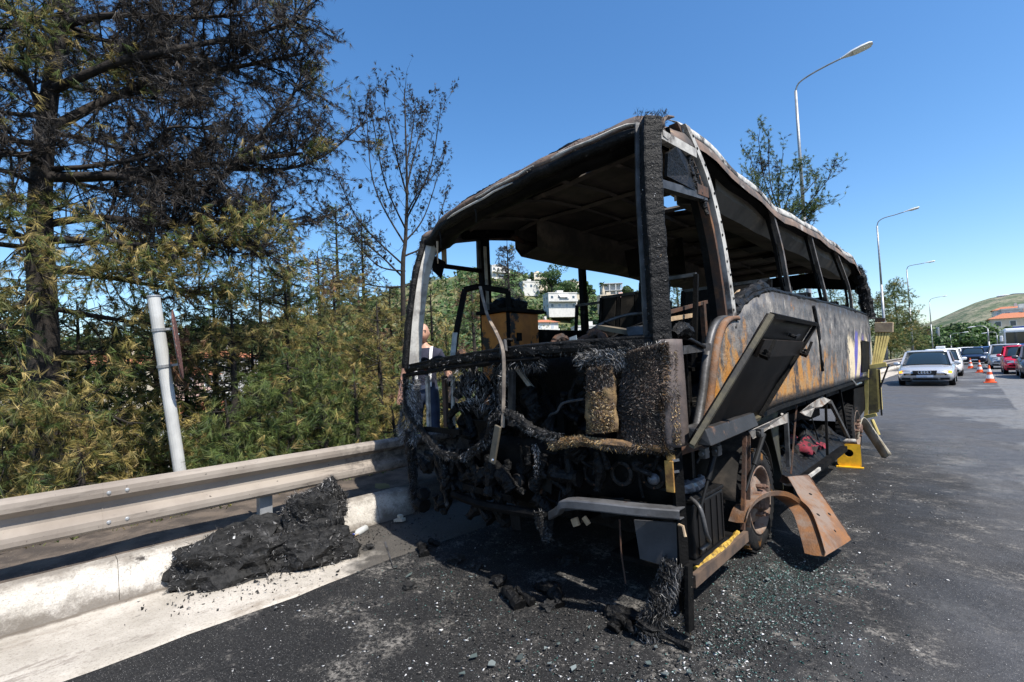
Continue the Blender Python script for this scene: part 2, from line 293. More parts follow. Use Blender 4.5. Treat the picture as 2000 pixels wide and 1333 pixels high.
_n.t.links.new(_n.b.outputs[0], _ms.inputs[1]); _n.t.links.new(_tr.outputs[0], _ms.inputs[2]); _n.t.links.new(_ms.outputs[0], _n.out.inputs[0]); MT['needle'] = _n.m
def glass_mat(name, c, rough=.06, alpha=None):
    n = NT(name); m = n.fin(c, rough, 0, .6)
    return m
MT['car_glass'] = glass_mat('dark car glass', (.012, .02, .024), .05)
MT['house_glass'] = glass_mat('dim window glass', (.05, .07, .09), .15)
MT['black'] = plain('black plastic', (.008, .008, .0085), .5, 0, .2)
MT['white'] = plain('white paint', (.78, .78, .76), .5)
MT['chrome'] = plain('chrome', (.7, .7, .72), .2, 1.0)
_n = NT('tinted glass chips'); _n.lk(_n.attr('tint'), _n.b.inputs['Base Color']); MT['chips'] = _n.fin(_n.attr('tint'), .22, 0, .6)
_n = NT('char crumbs'); MT['crumbs'] = _n.fin(_n.attr('tint'), .7)
# ------------------------------------------------------------------ the setting
_RX = np.array([-2.6, -1.85, -1.57, -1.45, -1.16, -.95, -.81, -.757, -.66, -.55, -.50, -.36, -.22, -.1]); _RH = np.array([10, 14, 16, 16, 26, 44, 50, 47, 39, 29, 25, 12, 4, 0])
def hill_h(x, y):
    x = np.asarray(x, float); y = np.asarray(y, float)
    base = np.where(x > -4.3, .25, .25-.55*(-4.3-x)); base = np.maximum(base, -9.0)
    dx, dy = x-1.24, y+2.56; D = np.hypot(dx, dy); th = np.arctan2(dx, dy); rid = np.interp(th, _RX, _RH)
    s = np.clip((D-95)/150, 0, 1)**1.4; s = s*(1-.45*np.clip((D-250)/150, 0, 1)); base = np.where(x < -8, base+(rid+9)*s*(rid > .5), base)
    side = np.clip((x-24)/40, 0, 1)*9; base = np.where(x > 20, -.04+side, base)
    return np.where(x > -3.3, np.where(x > 20, base, -.04), base)
xs = np.unique(np.concatenate([np.linspace(-3000, -420, 16), np.linspace(-420, -60, 46), np.linspace(-60, -5, 40), [-4.3, -3.9, -3.31, -3.29], np.linspace(-2, 24, 14), np.linspace(30, 400, 20), np.linspace(400, 3000, 12)]))
ys = np.unique(np.concatenate([np.linspace(-1200, -40, 14), np.linspace(-40, 60, 40), np.linspace(60, 330, 46), np.linspace(330, 4000, 18)]))
X, Y = np.meshgrid(xs, ys); Z = hill_h(X, Y)
Z = Z+np.where(X < -5, .25*np.sin(X*.7+Y*.31)*np.sin(Y*.5-X*.2), 0)
mb = MB(); mb.grid([[(X[i, j], Y[i, j], Z[i, j]) for j in range(len(xs))] for i in range(len(ys))])
tag(mb.build('ground', MT['slope'], smooth=True), kind='structure')
# road sheet with its seams
mb = MB(); rx = [-3.1, -2.2, -1.2, 0, 1.93, 5.5, 9, 13, 18]; ry = list(np.linspace(-20, 20, 21))+[30, 45, 60, 80, 110, 150, 200, 300]
mb.grid([[(x, y, 0) for x in rx] for y in ry]); tag(mb.build('road', MT['asphalt']), kind='structure')
# worn concrete gutter over the road edge: ragged right edge, a few millimetres proud
mb = MB(); rows = []
for y in np.linspace(-14, 40, 271):
    w = -2.17+.05*mnoise.noise(Vector((0, y*1.1, 3)))+.03*mnoise.noise(Vector((0, y*4.7, 9)))
    rows.append([(-3.1, y, .005), (-2.6, y, .012+.004*mnoise.noise(Vector((1, y*2, 0)))), (w-.12, y, .011), (w-.015, y, .009), (w, y, .002)])
mb.grid(rows); tag(mb.build('gutter', MT['gutter'], smooth=True), kind='structure')
# kerb blocks, battered face, each block its own piece
kerb = tag(bpy.data.objects.new('kerb', None), kind='structure'); COL.objects.link(kerb); kerb.location = (-3.12, 0, 0); WLOC['kerb'] = V(-3.12, 0, 0)
kprof = [(-3.035, -.02), (-3.05, .02), (-3.125, .235), (-3.15, .256), (-3.235, .262), (-3.24, -.02)]
for i, y0 in enumerate(np.arange(-14, 60, 2.0)):
    mb = MB(); rows = []; j = random.uniform(-.006, .006)
    for t in np.linspace(0, 1, 9):
        y = y0+.002+t*1.996; rows.append([(px+j+.006*mnoise.noise(Vector((k*3.1, y*3, 1))), y, pz+.009*mnoise.noise(Vector((k, y*4, 5)))) for k, (px, pz) in enumerate(kprof)])
    mb.grid(rows); n_ = len(kprof); mb.f += [tuple(range(n_))[::-1], tuple(8*n_+k for k in range(n_))]; mb.m += [0, 0]
    mb.build('kerb_block', MT['kerb'], kerb, smooth=False)
# verge: scorched soil behind the kerb
mb = MB(); rows = []
for y in np.concatenate([np.linspace(-16, 14, 200), np.linspace(14.5, 160, 80)]):
    rows.append([(x, y, z+(.018*mnoise.noise(Vector((x*5, y*5, 2)))+.03*mnoise.noise(Vector((x*1.6, y*1.6, 7)))) if k else z) for k, (x, z) in enumerate(((-3.225, .20), (-3.24, .245), (-3.3, .268), (-3.45, .27), (-3.6, .272), (-3.8, .275), (-4.0, .275), (-4.25, .27), (-4.5, .20), (-4.8, .02)))])
mb.grid(rows); tag(mb.build('verge', MT['verge'], smooth=True), kind='structure')
# far hill across the head of the valley
def far_hill():
    n = NT('scrub hillside'); c = n.mix(n.ramp(n.noise(.02, 6, .7), .36, .6), (.062, .095, .042), (.21, .195, .13)); c = n.mix(n.ramp(n.noise(.09, 5, .75), .48, .62), c, (.035, .062, .028))
    n.bump(n.noise(.05, 5, .7), .8, 6.0); m = n.fin(c, .95)
    mb = MB(); rows = []
    for j, t in enumerate(np.linspace(0, 1, 26)):
        row = []
        for i, a in enumerate(np.linspace(-.62, .78, 90)):
            D = 900+t*900; x = math.sin(a)*D; y = math.cos(a)*D
            ridge = 74+132*max(0, min(1, (a+.06)/.42))**.9+9*math.sin(a*17)+6*math.sin(a*41+1)+max(0, -.12-a)*150
            z = ridge*math.sin(min(1, t*1.35)*math.pi/2)**1.3*(1-.35*max(0, t-.8)*5)+5*mnoise.noise(Vector((x*.012, y*.012, 0)))-8
            row.append((x, y, z))
        rows.append(row)
    mb.grid(rows); return tag(mb.build('far_hill', m, smooth=True), kind='structure')
far_hill()
# ------------------------------------------------------------------ guardrail
gr = thing('guardrail', 'long beige steel guardrail with double wave beam along the kerb', 'guardrail', (-3.15, 10, .25))
prof = [(-.038, .790), (-.025, .794), (.012, .782), (.030, .764), (.033, .735), (.030, .706), (-.028, .662), (-.032, .630), (-.028, .598), (.030, .554), (.033, .525), (.030, .496), (.012, .478), (-.025, .466), (-.038, .470)]
beam_me = None
for i in range(27):
    y0 = -14+i*4.0
    if beam_me is None:
        mb = MB(); mb.grid([[(px-3.15+(.006 if t > 1 else 0), y0+t*4.16-.08, pz) for px, pz in prof] for t in np.linspace(0, 1, 9)]); b = mb.build('beam', MT['rail'], gr, smooth=False, solid=.004); beam_me = b.data; by0 = y0
    else:
        b = bpy.data.objects.new('beam', beam_me); COL.objects.link(b); b.parent = gr; b.location = (.006 if i % 2 else 0, y0-by0, 0)
        b.modifiers.new('solid', 'SOLIDIFY').thickness = .004
post_me = None
for i in range(40):
    y0 = -13+i*2.0 if i < 20 else 27+(i-20)*4
    if post_me is None:
        mb = MB(); mb.sheet([(-3.20, y0-.05, -.3), (-3.195, y0+.05, -.3), (-3.28, y0+.05, -.3), (-3.28, y0+.03, -.3), (-3.21, y0+.03, -.3), (-3.21, y0-.03, -.3), (-3.28, y0-.03, -.3), (-3.28, y0-.05, -.3)], 1.04, (0, 0, 1)); b = mb.build('post', MT['galv'], gr); post_me = b.data; py0 = y0
    else:
        b = bpy.data.objects.new('post', post_me); COL.objects.link(b); b.parent = gr; b.location = (0, y0-py0, 0)
for i in range(27):
    y0 = -14+i*4.0
    if y0 > 30: break
    for dy in (-.05, .05):
        for z in (.73, .53):
            if y0 == -14 and dy < 0 and z == .73:
                bolt_me = MB().lathe((0, 0, 0), (1, 0, 0), [(-.01, .014), (.006, .014), (.012, .008), (.013, .0)], 8).build('bolt', MT['galv'], gr, local=True); bolt_me.location = tuple(V(-3.117, y0+dy, z)-off(gr)); bolt_me = bolt_me.data; continue
            b = bpy.data.objects.new('bolt', bolt_me); COL.objects.link(b); b.parent = gr; b.location = tuple(V(-3.117, y0+dy, z)-off(gr))
# ------------------------------------------------------------------ leaning sign post
p0 = at(352, 925, 'x', -4.7); p1 = at(300, 580, 'x', -4.7); d = nrm(p1-p0); pb = p0-d*.75
sp = thing('sign_post', 'leaning grey steel pole carrying a scorched round sign behind the guardrail', 'sign post', pb)
mb = MB(); mb.tube([pb, p0, (p0+p1)/2, p1], [.056]*4, 18); mb.build('pole', MT['pole'], sp, smooth=False, bevel=.004)
mb = MB(); mb.tube([p1, p1+d*.012], [.062, .060], 18); mb.build('cap', MT['galv'], sp)
sc_ = (at(325, 608, 'x', -4.7)+at(347, 742, 'x', -4.7))/2; nn = nrm(V(.25, .97, .0)); nn = nrm(nn-d*(nn@d)); sc_ = p0+d*((sc_-p0)@d)+nn*.14
mb = MB(); mb.lathe(sc_, nn, [(-.006, 0), (-.006, .35), (.0, .36), (.006, .35), (.006, 0)], 32)
m_ = mottled('burnt sign face', (.28, .09, .07), (.10, .06, .05), 30, rough=.8, bump=.9, bscale=120, c3=(.34, .28, .24), s3=45, lo3=.56, hi3=.64)
sg = mb.build('round_sign', m_, sp); mb = MB(); mb.lathe(sc_, nn, [(-.011, .0), (-.011, .345), (-.008, .35)], 32); mb.build('sign_back', MT['galv'], sg)
for k in (.17, -.2):
    mb = MB(); c = p0+d*((sc_-p0)@d+k); mb.tube([c-d*.014, c+d*.014], [.065, .065], 16); mb.bar(c, c+nn*.135, .03, .022, up=tuple(d)); mb.build('clamp', MT['galv'], sp)
# ------------------------------------------------------------------ the burnt coach
BUS = thing('burnt_coach', 'burnt-out coach wreck with bare roof and charred fibrous front on the hard shoulder', 'bus', (-1.22, 3.8, 0))
S, SF, CH = MT['soot'], MT['soot_flat'], MT['char']
BLK = [(.005, .005, .0055), (.012, .0115, .0115), (.026, .025, .0245), (.07, .068, .068)]
GREY = [(.015, .015, .015), (.05, .049, .048), (.13, .127, .124), (.26, .25, .245), (.42, .41, .40)]
GOLD = [(.30, .19, .075), (.42, .29, .13), (.20, .115, .045), (.12, .07, .035), (.50, .38, .21)]
BROWN = [(.06, .040, .030), (.032, .023, .019), (.11, .075, .055), (.016, .013, .012), (.19, .145, .115)]
def sm(a, b, x): t = min(1, max(0, (x-a)/(b-a))); return t*t*(3-2*t)
def yfr(x): return -.16*(1-((x+1.22)/1.27)**2)
def fpt(px, py, dy=0.0):      # a point of the bowed front
    x = at(px, py, 'y', 0)[0]; x = at(px, py, 'y', yfr(x))[0]; return at(px, py, 'y', yfr(x)+dy)
def densify(path, k=8):
    path = [V(*p) for p in path]; out = []
    for i in range(len(path)-1):
        p0 = path[max(i-1, 0)]; p1 = path[i]; p2 = path[i+1]; p3 = path[min(i+2, len(path)-1)]
        for t in np.linspace(0, 1, k, endpoint=False): out.append(.5*((2*p1)+(-p0+p2)*t+(2*p0-5*p1+4*p2-p3)*t*t+(-p0+3*p1-3*p2+p3)*t**3))
    return out+[path[-1]]
def fuzz_path(path, rad, n, L, cols, droop=.35, w=.0016, bias=None, curl=.7):
    path = np.array(densify(path, 10)); i = rng.integers(0, len(path)-1, n); t = rng.random((n, 1)); P = path[i]*(1-t)+path[i+1]*t
    T = path[i+1]-path[i]; T /= np.linalg.norm(T, axis=1, keepdims=True)+1e-9
    D = rnd_unit(n); D -= T*(D*T).sum(1, keepdims=True)*.85; D /= np.linalg.norm(D, axis=1, keepdims=True)
    P = P+D*rad*rng.uniform(.5, 1.0, (n, 1)); nzv = np.array([mnoise.noise_vector(Vector(q*9.0)) for q in P]); D = D*.22+nzv*1.4+T*rng.normal(0, .35, (n, 1)); D[:, 2] -= droop
    if bias is not None: D = D+np.array(bias)
    k = np.array([mnoise.noise(Vector(q*8.0+V(2, 7, 1))) for q in P])[:, None]
    return strands(P, D, .5*L*rng.uniform(.3, 1.3, n), w, np.clip(pal(cols, n, .35)*np.clip(1+1.3*k, .2, 2.2), 0, 1), curl)
def fuzz_quad(a, b, c, d, n, L, cols, nvec, flow, w=.0016, curl=.5, bulge=0.0):
    a, b, c, d = [V(*p) for p in (a, b, c, d)]; u = rng.random((n, 1)); v = rng.random((n, 1))
    P = (a*(1-u)+b*u)*(1-v)+(d*(1-u)+c*u)*v+nrm(nvec)*(bulge*np.sin(np.pi*u)+.03*rng.uniform(.3, 1, (n, 1)))
    nz = np.array([mnoise.noise_vector(Vector(p*5.0)) for p in P])
    D = nrm(nvec)*.12+V(*flow)*.7+nz*1.2+rnd_unit(n)*.25
    cl = pal(cols, n, .35); k = np.array([mnoise.noise(Vector(p*7.0+V(5, 5, 5))) for p in P])[:, None]; cl = cl*np.clip(1+1.1*k, .25, 2.0)
    return strands(P, D, .6*L*rng.uniform(.3, 1.3, n), w, np.clip(cl, 0, 1), curl)
def fz(name, parts, parent=BUS):
    o = tri_mesh(name, *[merge(parts)[i] for i in (0, 1)], MT['fibre'], parent, merge(parts)[2]); o['kind'] = 'stuff'; return o
def lumpy(path, rad, n=9, amp=.4, k=7):
    mb = MB(); pts = densify(path, k); rr = []
    for p in pts: rr.append(rad*(1+amp*mnoise.noise(Vector(p*11.0))+amp*.5*mnoise.noise(Vector(p*31.0))))
    mb.tube(pts, rr, n, jit=.18); return mb
# --- roof shell with hatch and vent openings
cols_x = [-.03, -.034, -.05, -.13, -.33, -.52, -.70, -.83, -.93, -1.0, -1.22, -1.5, -1.8, -2.05, -2.25, -2.38, -2.42, -2.43]
rows_y = [0, .06, .15, .28, .45, .55, .67, .85, 1.05, 1.35, 1.75, 2.1, 2.45, 2.8, 3.2, 3.6, 4.0, 4.4, 4.9, 5.4, 5.9, 6.4, 6.9, 7.2, 7.4, 7.5]
def yf(x): return .03+.2*abs((x+1.22)/1.2)**3
def roof_pt(x, yr, dz=0.0):
    f = yf(x); y = yr if yr > .55 else f+(yr/.55)*(.55-f)
    a = min(1, abs(x+1.23)/1.2); z = 2.90+.215*(1-a**9)**.5
    z -= (.115-.05*sm(-.5, -.1, x))*(1-sm(0, .6, yr))+.10*sm(6.9, 7.5, yr)
    z += .092*x*(1-sm(.1, 1.5, yr))+(.02)*(1-sm(.1, 1.5, yr))
    right = sm(-1.2, -.2, x); z -= right*(.075*math.exp(-((yr-2.75)/.9)**2)-.03*math.exp(-((yr-1.0)/.5)**2)+.018*math.sin(yr*5.3))
    z += .012*mnoise.noise(Vector((x*3, yr*2.2, 1)))+.02*mnoise.noise(Vector((x*1.1, yr*.9, 4)))
    return (x, y, z+dz)
def rhole(i, j):
    return (rows_y[i] in (1.75, 2.1) and -1.0 <= cols_x[j+1] and cols_x[j] <= -.70) or (rows_y[i] == .55 and cols_x[j] == -.83)
mb = MB(); mb.grid([[roof_pt(x, y) for x in cols_x] for y in rows_y], hole=rhole); mb.build('roof', MT['roof_top'], BUS, smooth=True)
mb = MB(); mb.grid([[roof_pt(min(-.1, max(-2.34, x)), max(y, .05), -.055) for x in cols_x] for y in rows_y], hole=rhole); mb.build('ceiling_lining', MT['ceiling'], BUS, smooth=True)
mb = MB(); g = []
for y in np.linspace(.52, 7.42, 90):
    p = V(*roof_pt(-.075, y)); w = .014*math.sin(y*9)+.02*mnoise.noise(Vector((0, y*3, 8))); g.append([(p[0]-.08, p[1], p[2]+.098), (p[0]-.02, p[1], p[2]+.06), (p[0]+.016, p[1], p[2]+.02), (p[0]+.022+w*.3, p[1], p[2]-.012), (p[0]+.016+w*.5, p[1], p[2]-.026-abs(w)*.8)])
mb.grid(g); mb.build('roof_edge', MT['roof_edge'], BUS, smooth=True, solid=.006)
mb = MB(); g = []
for y in np.linspace(.6, 7.4, 60):
    p = V(*roof_pt(-2.37, y)); g.append([(p[0]+.03, p[1], p[2]+.03), (p[0]-.02, p[1], p[2]-.02), (p[0]-.02, p[1], p[2]-.1), (p[0]+.04, p[1], p[2]-.12)])
mb.grid(g); mb.build('roof_rail', S, BUS, solid=.01)
mb = MB(); g = []
for y in np.linspace(.5, 7.4, 60):
    p = V(*roof_pt(-.1, y)); g.append([(p[0]+.01, p[1], p[2]-.06), (p[0]+.02, p[1], p[2]-.11), (p[0]-.06, p[1], p[2]-.13), (p[0]-.1, p[1], p[2]-.08)])
mb.grid(g); mb.build('roof_rail', S, BUS, solid=.01)
# windscreen header: rusty band over charred gasket
hx = np.linspace(-.02, -2.47, 40)
def hdr(x, dy, dz):
    p = V(*roof_pt(min(-.08, max(-2.31, x)), 0)); return (x, p[1]+dy, p[2]+dz+.012*mnoise.noise(Vector((x*6, dy*20, 3))))
mb = MB(); mb.grid([[hdr(x, .13, .055), hdr(x, .04, .03), hdr(x, -.01, -.015), hdr(x, -.02, -.055)] for x in hx]); mb.build('header_skin', MT['roof_top'], BUS, smooth=True, solid=.01)
mb = MB(); mb.grid([[hdr(x, -.01, -.05), hdr(x, -.045, -.075), hdr(x, -.04, -.115), hdr(x, .02, -.13), hdr(x, .07, -.09), hdr(x, .05, -.03)] for x in hx]); mb.build('header_gasket', CH, BUS, smooth=True)
mb = MB(); mb.grid([[hdr(x, .03, -.09), hdr(x, .05, -.135), hdr(x, .13, -.15), hdr(x, .22, -.11), hdr(x, .24, -.03)] for x in hx[1:-1]]); mb.build('header_beam', MT['grey_metal'] if False else S, BUS, smooth=True)
for k, (x0, x1, dz) in enumerate(((-.15, -.75, -.045), (-.9, -1.5, -.05), (-1.1, -1.9, -.085))):
    mb = MB(); mb.tube([V(*hdr(x, -.05, dz)) for x in np.linspace(x0, x1, 9)], [.004]+[.009]*7+[.004], 6, jit=.3); mb.build('peeled_trim', MT['ash_metal'], BUS)
for k in range(10):
    x = random.uniform(-.1, -1.7); p = V(*hdr(x, .06, .035)); q = V(*hdr(x-.25, .06, .03)); mb = lumpy([p, (p+q)/2+V(0, 0, .006), q], random.uniform(.01, .018)); mb.build('roof_crust', CH, BUS)
# ceiling hoops and longerons
for y in (.62, 1.35, 2.1, 2.95, 3.8, 4.65, 5.5, 6.35, 7.1):
    mb = MB(); pts = [V(*roof_pt(x, y, -.085)) for x in np.linspace(-.16, -2.29, 13)]
    mb.tube(pts, .026, 4); mb.build('roof_hoop', MT['ceiling'], BUS)
for x in (-.42, -.66, -1.05, -1.45, -2.0):
    mb = MB(); mb.tube([V(*roof_pt(x, y, -.078)) for y in np.linspace(.3, 7.2 if x < -1.2 else 2.9, 14)], .02, 4); mb.build('roof_longeron', MT['ceiling'], BUS)
for x0, x1, zb in ((-.14, -.46, 2.72), (-2.31, -1.99, 2.68)):
    mb = MB(); rows = []
    for y in np.linspace(1.3, 7.2, 16):
        zt = roof_pt(x0, y)[2]-.07; zq = zb+.03*mnoise.noise(Vector((x0, y*1.3, 0))); rows.append([(x0, y, zt), (x0, y, zq+.1), (x0+(x1-x0)*.25, y, zq), (x1, y, zq+.06), (x1, y, roof_pt(x1, y)[2]-.08)])
    mb.grid(rows); mb.build('air_duct', MT['ceiling'], BUS, solid=.01)
for y in (3.15, 4.3, 5.3):
    mb = MB(); mb.box((-.62, y, 2.955), (-.95, y+.42, 2.985)); mb.build('ceiling_hatch', S, BUS)
mb = MB(); mb.sheet([(-1.95, 3.0, 2.93), (-1.2, 3.05, 2.96), (-1.2, 3.1, 2.52), (-1.9, 3.0, 2.58)], .02, (0, 1, 0)); mb.build('fallen_ceiling_panel', SF, BUS)
for k, (p, q) in enumerate((((1000, 460), (1050, 478)), ((1185, 505), (1240, 515)))):
    a = at(*p, 'x', -2.3); b = at(*q, 'x', -2.3); mb = lumpy([a, (a+b)/2+V(0, 0, -.03), b], .022); mb.build('ceiling_scrap', MT['rust_dark'], BUS)
# --- pillars
pr = [V(-.055, .07, 2.93), V(-.05, .03, 2.5), V(-.035, .01, 2.05), V(-.03, .0, 1.58)]
mb = MB(); mb.tube(densify(pr, 18), .078, 4, jit=.05); mb.build('front_pillar', CH, BUS, bevel=.012)
mb = MB(); g = densify([p+V(-.075, -.02, 0) for p in pr], 6); mb.tube(g, .016, 4); mb.build('glazing_channel', MT['grey_metal'], BUS)
low = [V(.015, .02, 1.6), V(.02, .02, 1.1), V(.03, .015, .6), V(.035, .01, .13)]
mb = MB(); mb.tube(densify(low, 4), .036, 4, jit=.04); mb.build('corner_post', MT['soot'], BUS)
mb = MB(); g = densify([V(-.005, .012, 1.62), V(.008, .0, 1.3), V(.012, .0, 1.03)], 6); mb.grid([[p+V(-.05, -.055, 0), p+V(.01, -.07, 0), p+V(.055, -.03, 0), p+V(.062, .08, 0)] for p in g]); mb.build('corner_skin', mottled('scorched brown corner', (.055, .045, .043), (.11, .085, .075), 6, rough=.7, bump=.3, c3=(.02, .018, .018), s3=4), BUS, smooth=True, solid=.006)
lp = [at(838, 468, 'x', -2.40), at(820, 535, 'x', -2.42), at(808, 620, 'x', -2.44), at(800, 720, 'x', -2.46)]
mb = MB(); g = densify(lp, 6); mb.grid([[p+V(.015, -.02, 0), p+V(.045, .02, 0), p+V(.05, .075, 0), p+V(.02, .095, 0)] for p in g]); mb.build('front_pillar', MT['ash_metal'], BUS, solid=.012)
mb = lumpy([p+V(-.02, -.03, 0) for p in lp], .035, 9, .2); mb.build('pillar_gasket', CH, BUS)
def strip(path, w, dep, side=(0, 1, 0)):
    mb = MB(); g = densify(path, 7); sd = V(*side); mb.grid([[p-sd*w/2+V(-dep, 0, 0), p-sd*w/2, p+sd*w/2, p+sd*w/2+V(-dep, 0, 0), p-sd*w/2+V(-dep, 0, 0)] for p in g]); return mb
def xz_path(pts, xt=-.12, xb=0.0): return [at(px, py, 'x', xb+(xt-xb)*sm(2.0, 3.0, at(px, py, 'x', 0)[2])) for px, py in pts]
p2_ = [at(1343, 245, 'x', -.03), at(1385, 350, 'x', -.02), at(1412, 460, 'x', -.005), at(1428, 560, 'x', .005), at(1438, 640, 'x', .01)]
strip(p2_, .075, .05).build('window_pillar', MT['ash_metal'], BUS, smooth=False)
strip([p+V(-.03, -.075, 0) for p in p2_], .035, .06).build('pillar_flange', MT['rust_dark'], BUS)
strip([p+V(-.09, -.06, -.02) for p in p2_], .05, .05).build('window_pillar', S, BUS)
for i, p in enumerate(densify(p2_, 4)[1:]):
    mb = MB(); mb.lathe(p+V(.001, -.012 if i % 2 else .018, 0), (1, 0, 0), [(0, .011), (.004, .008), (.004, 0)], 8); mb.build('rivet_hole', S, BUS)
for pts in (((1503, 388), (1528, 480), (1540, 545), (1550, 590)), ((1583, 452), (1603, 530), (1612, 565), (1619, 598)), ((1635, 492), (1655, 545), (1663, 575), (1667, 610))):
    pp = [at(pts[0][0], pts[0][1], 'x', -.05), at(*pts[1], 'x', -.03), at(*pts[2], 'x', -.012), at(*pts[3], 'x', -.005)]
    strip(pp, .05, .035).build('window_pillar', mottled('half scorched pillar', (.12, .105, .095), (.035, .03, .028), 9, rough=.7, c3=(.17, .11, .07), s3=3), BUS)
    strip([p+V(-.045, -.035, 0) for p in pp], .03, .03).build('pillar_flange', S, BUS)
for y, w in ((.95, .11), (2.73, .085), (4.35, .08), (5.9, .08), (7.35, .1)):
    mb = MB(); mb.bar((-2.43, y, 1.2 if y > 1 else .35), (-2.42, y-.03, 2.95), w, .07, up=(1, 0, 0)); mb.build('window_pillar', S, BUS)
mb = MB(); mb.bar((-2.385, .93, 1.75), (-2.378, .90, 2.75), .035, .012, up=(1, 0, 0)); mb.build('pillar_strip', MT['ash_metal'], BUS)
# rear corners and tail
mb = lumpy([V(-.1, 7.42, 2.9), V(-.06, 7.5, 2.7), V(-.02, 7.58, 2.4), V(0, 7.62, 2.05)], .10, 9, .25); mb.build('rear_corner', CH, BUS)
mb = lumpy([V(-2.34, 7.42, 2.9), V(-2.38, 7.5, 2.7), V(-2.43, 7.6, 2.05)], .08, 8, .25); mb.build('rear_corner', CH, BUS)
mb = MB(); mb.sheet([(0, 7.62, .5), (-2.45, 7.62, .5), (-2.45, 7.62, 2.05), (0, 7.62, 2.05)], .05, (0, 1, 0)); mb.build('rear_panel', S, BUS)
mb = MB(); mb.sheet([(-.05, 7.45, 2.95), (-2.4, 7.45, 2.95), (-2.4, 7.55, 2.72), (-1.6, 7.55, 2.62), (-.9, 7.55, 2.70), (-.05, 7.55, 2.55)], .03, (0, 1, 0)); mb.build('rear_header', S, BUS)
# --- waist, right flank
top = [(1.16, 1.80), (1.3, 1.88), (1.55, 1.96), (1.8, 2.02), (2.05, 2.06), (2.5, 2.07), (3.2, 2.08), (4.3, 2.10), (5.5, 2.11), (6.6, 2.11), (7.6, 2.10)]
edge = [(.42, 1.0), (.5, 1.12), (.585, 1.27), (.64, 1.4), (.71, 1.54), (.79, 1.66), (.89, 1.745), (1.02, 1.79)]
ring = [(y, z) for y, z in edge]+top
NZ = 10
def flank(u):   # lower edge under the top curve
    y, z = u; yb = max(y, .42) if y > 1.4 else .42+(y-.42)*1.0; return (yb, 1.0+.06*sm(.6, 2.2, y)+.02*sm(2.2, 7, y))
ycol = sorted(set([y for y, z in ring]+[1.45, 2.8, 3.6, 3.95, 4.7, 5.1, 5.9, 6.25, 6.95, 7.3]))
def ztop(y): return float(np.interp(y, [q[0] for q in ring], [q[1] for q in ring]))
g = []
for y in ycol:
    zt = ztop(y); zb = flank((y, 0))[1]; g.append([((.012*math.sin(3.1*t)+.012*mnoise.noise(Vector((y*1.2, t*2.2, 3)))), y, zb+(zt-zb)*t) for t in np.linspace(0, 1, NZ)])
mb = MB(); mb.grid(g); mb.build('side_panel', MT['side'], BUS, smooth=True, solid=.02)
mb = MB(); gg = densify([V(0, y, z) for y, z in edge]+[V(0, 1.16, 1.80)], 3); mb.grid([[p+V(.018, .03, -.022), p+V(.026, .012, -.008), p+V(.022, -.004, .003), p+V(-.02, -.008, .004)] for p in gg]); mb.build('jamb_flange', MT['rust'], BUS, smooth=True, solid=.008)
mb = MB(); mb.grid([[p+V(-.012, -.008, .004), p+V(-.025, -.03, .01), p+V(-.04, -.032, .011), p+V(-.06, -.03, .01)] for p in gg]); mb.build('jamb_inner', MT['grey_metal'], BUS, smooth=True, solid=.008)
mb = MB(); gg = [V(.012, y, flank((y, 0))[1]) for y in np.linspace(1.55, 7.5, 30)]; mb.grid([[p+V(.012, 0, .02), p+V(.02, 0, -.012), p+V(-.03, 0, -.028)] for p in gg]); mb.build('skirt_rail', S, BUS, solid=.012)
lumpy([V(-.01, y, z+.015) for y, z in top], .026, 8, .5).build('waist_crust', CH, BUS)
lumpy([V(-.04, 1.22, 1.87), V(-.05, 1.5, 1.99), V(-.05, 1.85, 2.08), V(-.05, 2.1, 2.1)], .05, 9, .35).build('burnt_weatherstrip', CH, BUS)
lumpy([at(1588, 598, 'x', .02), at(1596, 640, 'x', .025), at(1602, 690, 'x', .03), at(1607, 725, 'x', .03)], .018, 7, .5).build('hanging_strap', CH, BUS)
# left flank
mb = MB(); mb.sheet([(-2.45, 1.0, .4), (-2.45, 7.6, .4), (-2.45, 7.6, 1.96), (-2.45, 1.0, 1.90)], .03, (1, 0, 0)); mb.build('side_panel', S, BUS)
# --- floor, underframe
mb = MB(); mb.box((-2.40, .55, .97), (-.06, 7.55, 1.03)); mb.build('floor', SF, BUS)
mb = MB(); mb.sheet([(-2.3, .56, .3), (-.12, .56, .3), (-.12, .56, 1.0), (-2.3, .56, 1.0)], .03, (0, 1, 0)); mb.build('bulkhead', SF, BUS)
for x in (-.78, -1.68):
    mb = MB(); mb.box((x-.04, .15, .42), (x+.04, 7.3, .62)); mb.build('chassis_rail', S, BUS)
for y in (.25, 2.35, 4.2, 5.4, 7.2):
    mb = MB(); mb.box((-1.64, y, .44), (-.82, y+.08, .6)); mb.build('crossmember', S, BUS)
mb = MB(); mb.tube([(-.3, 1.52, .38), (-2.15, 1.52, .38)], .06, 10); mb.build('front_axle', S, BUS)
mb = MB(); mb.tube([(-.3, 6.1, .38), (-2.15, 6.1, .38)], .09, 10); mb.lathe((-1.22, 6.1, .38), (1, 0, 0), [(-.2, .05), (-.1, .2), (.1, .2), (.2, .05)], 14); mb.build('rear_axle', S, BUS)
mb = MB(); mb.box((-1.9, 4.9, .25), (-.9, 5.6, .95)); mb.build('fuel_tank', S, BUS, bevel=.04)
mb = MB(); mb.box((-1.75, .75, .3), (-.7, 1.9, .92)); mb.build('engine_block', S, BUS, bevel=.05)
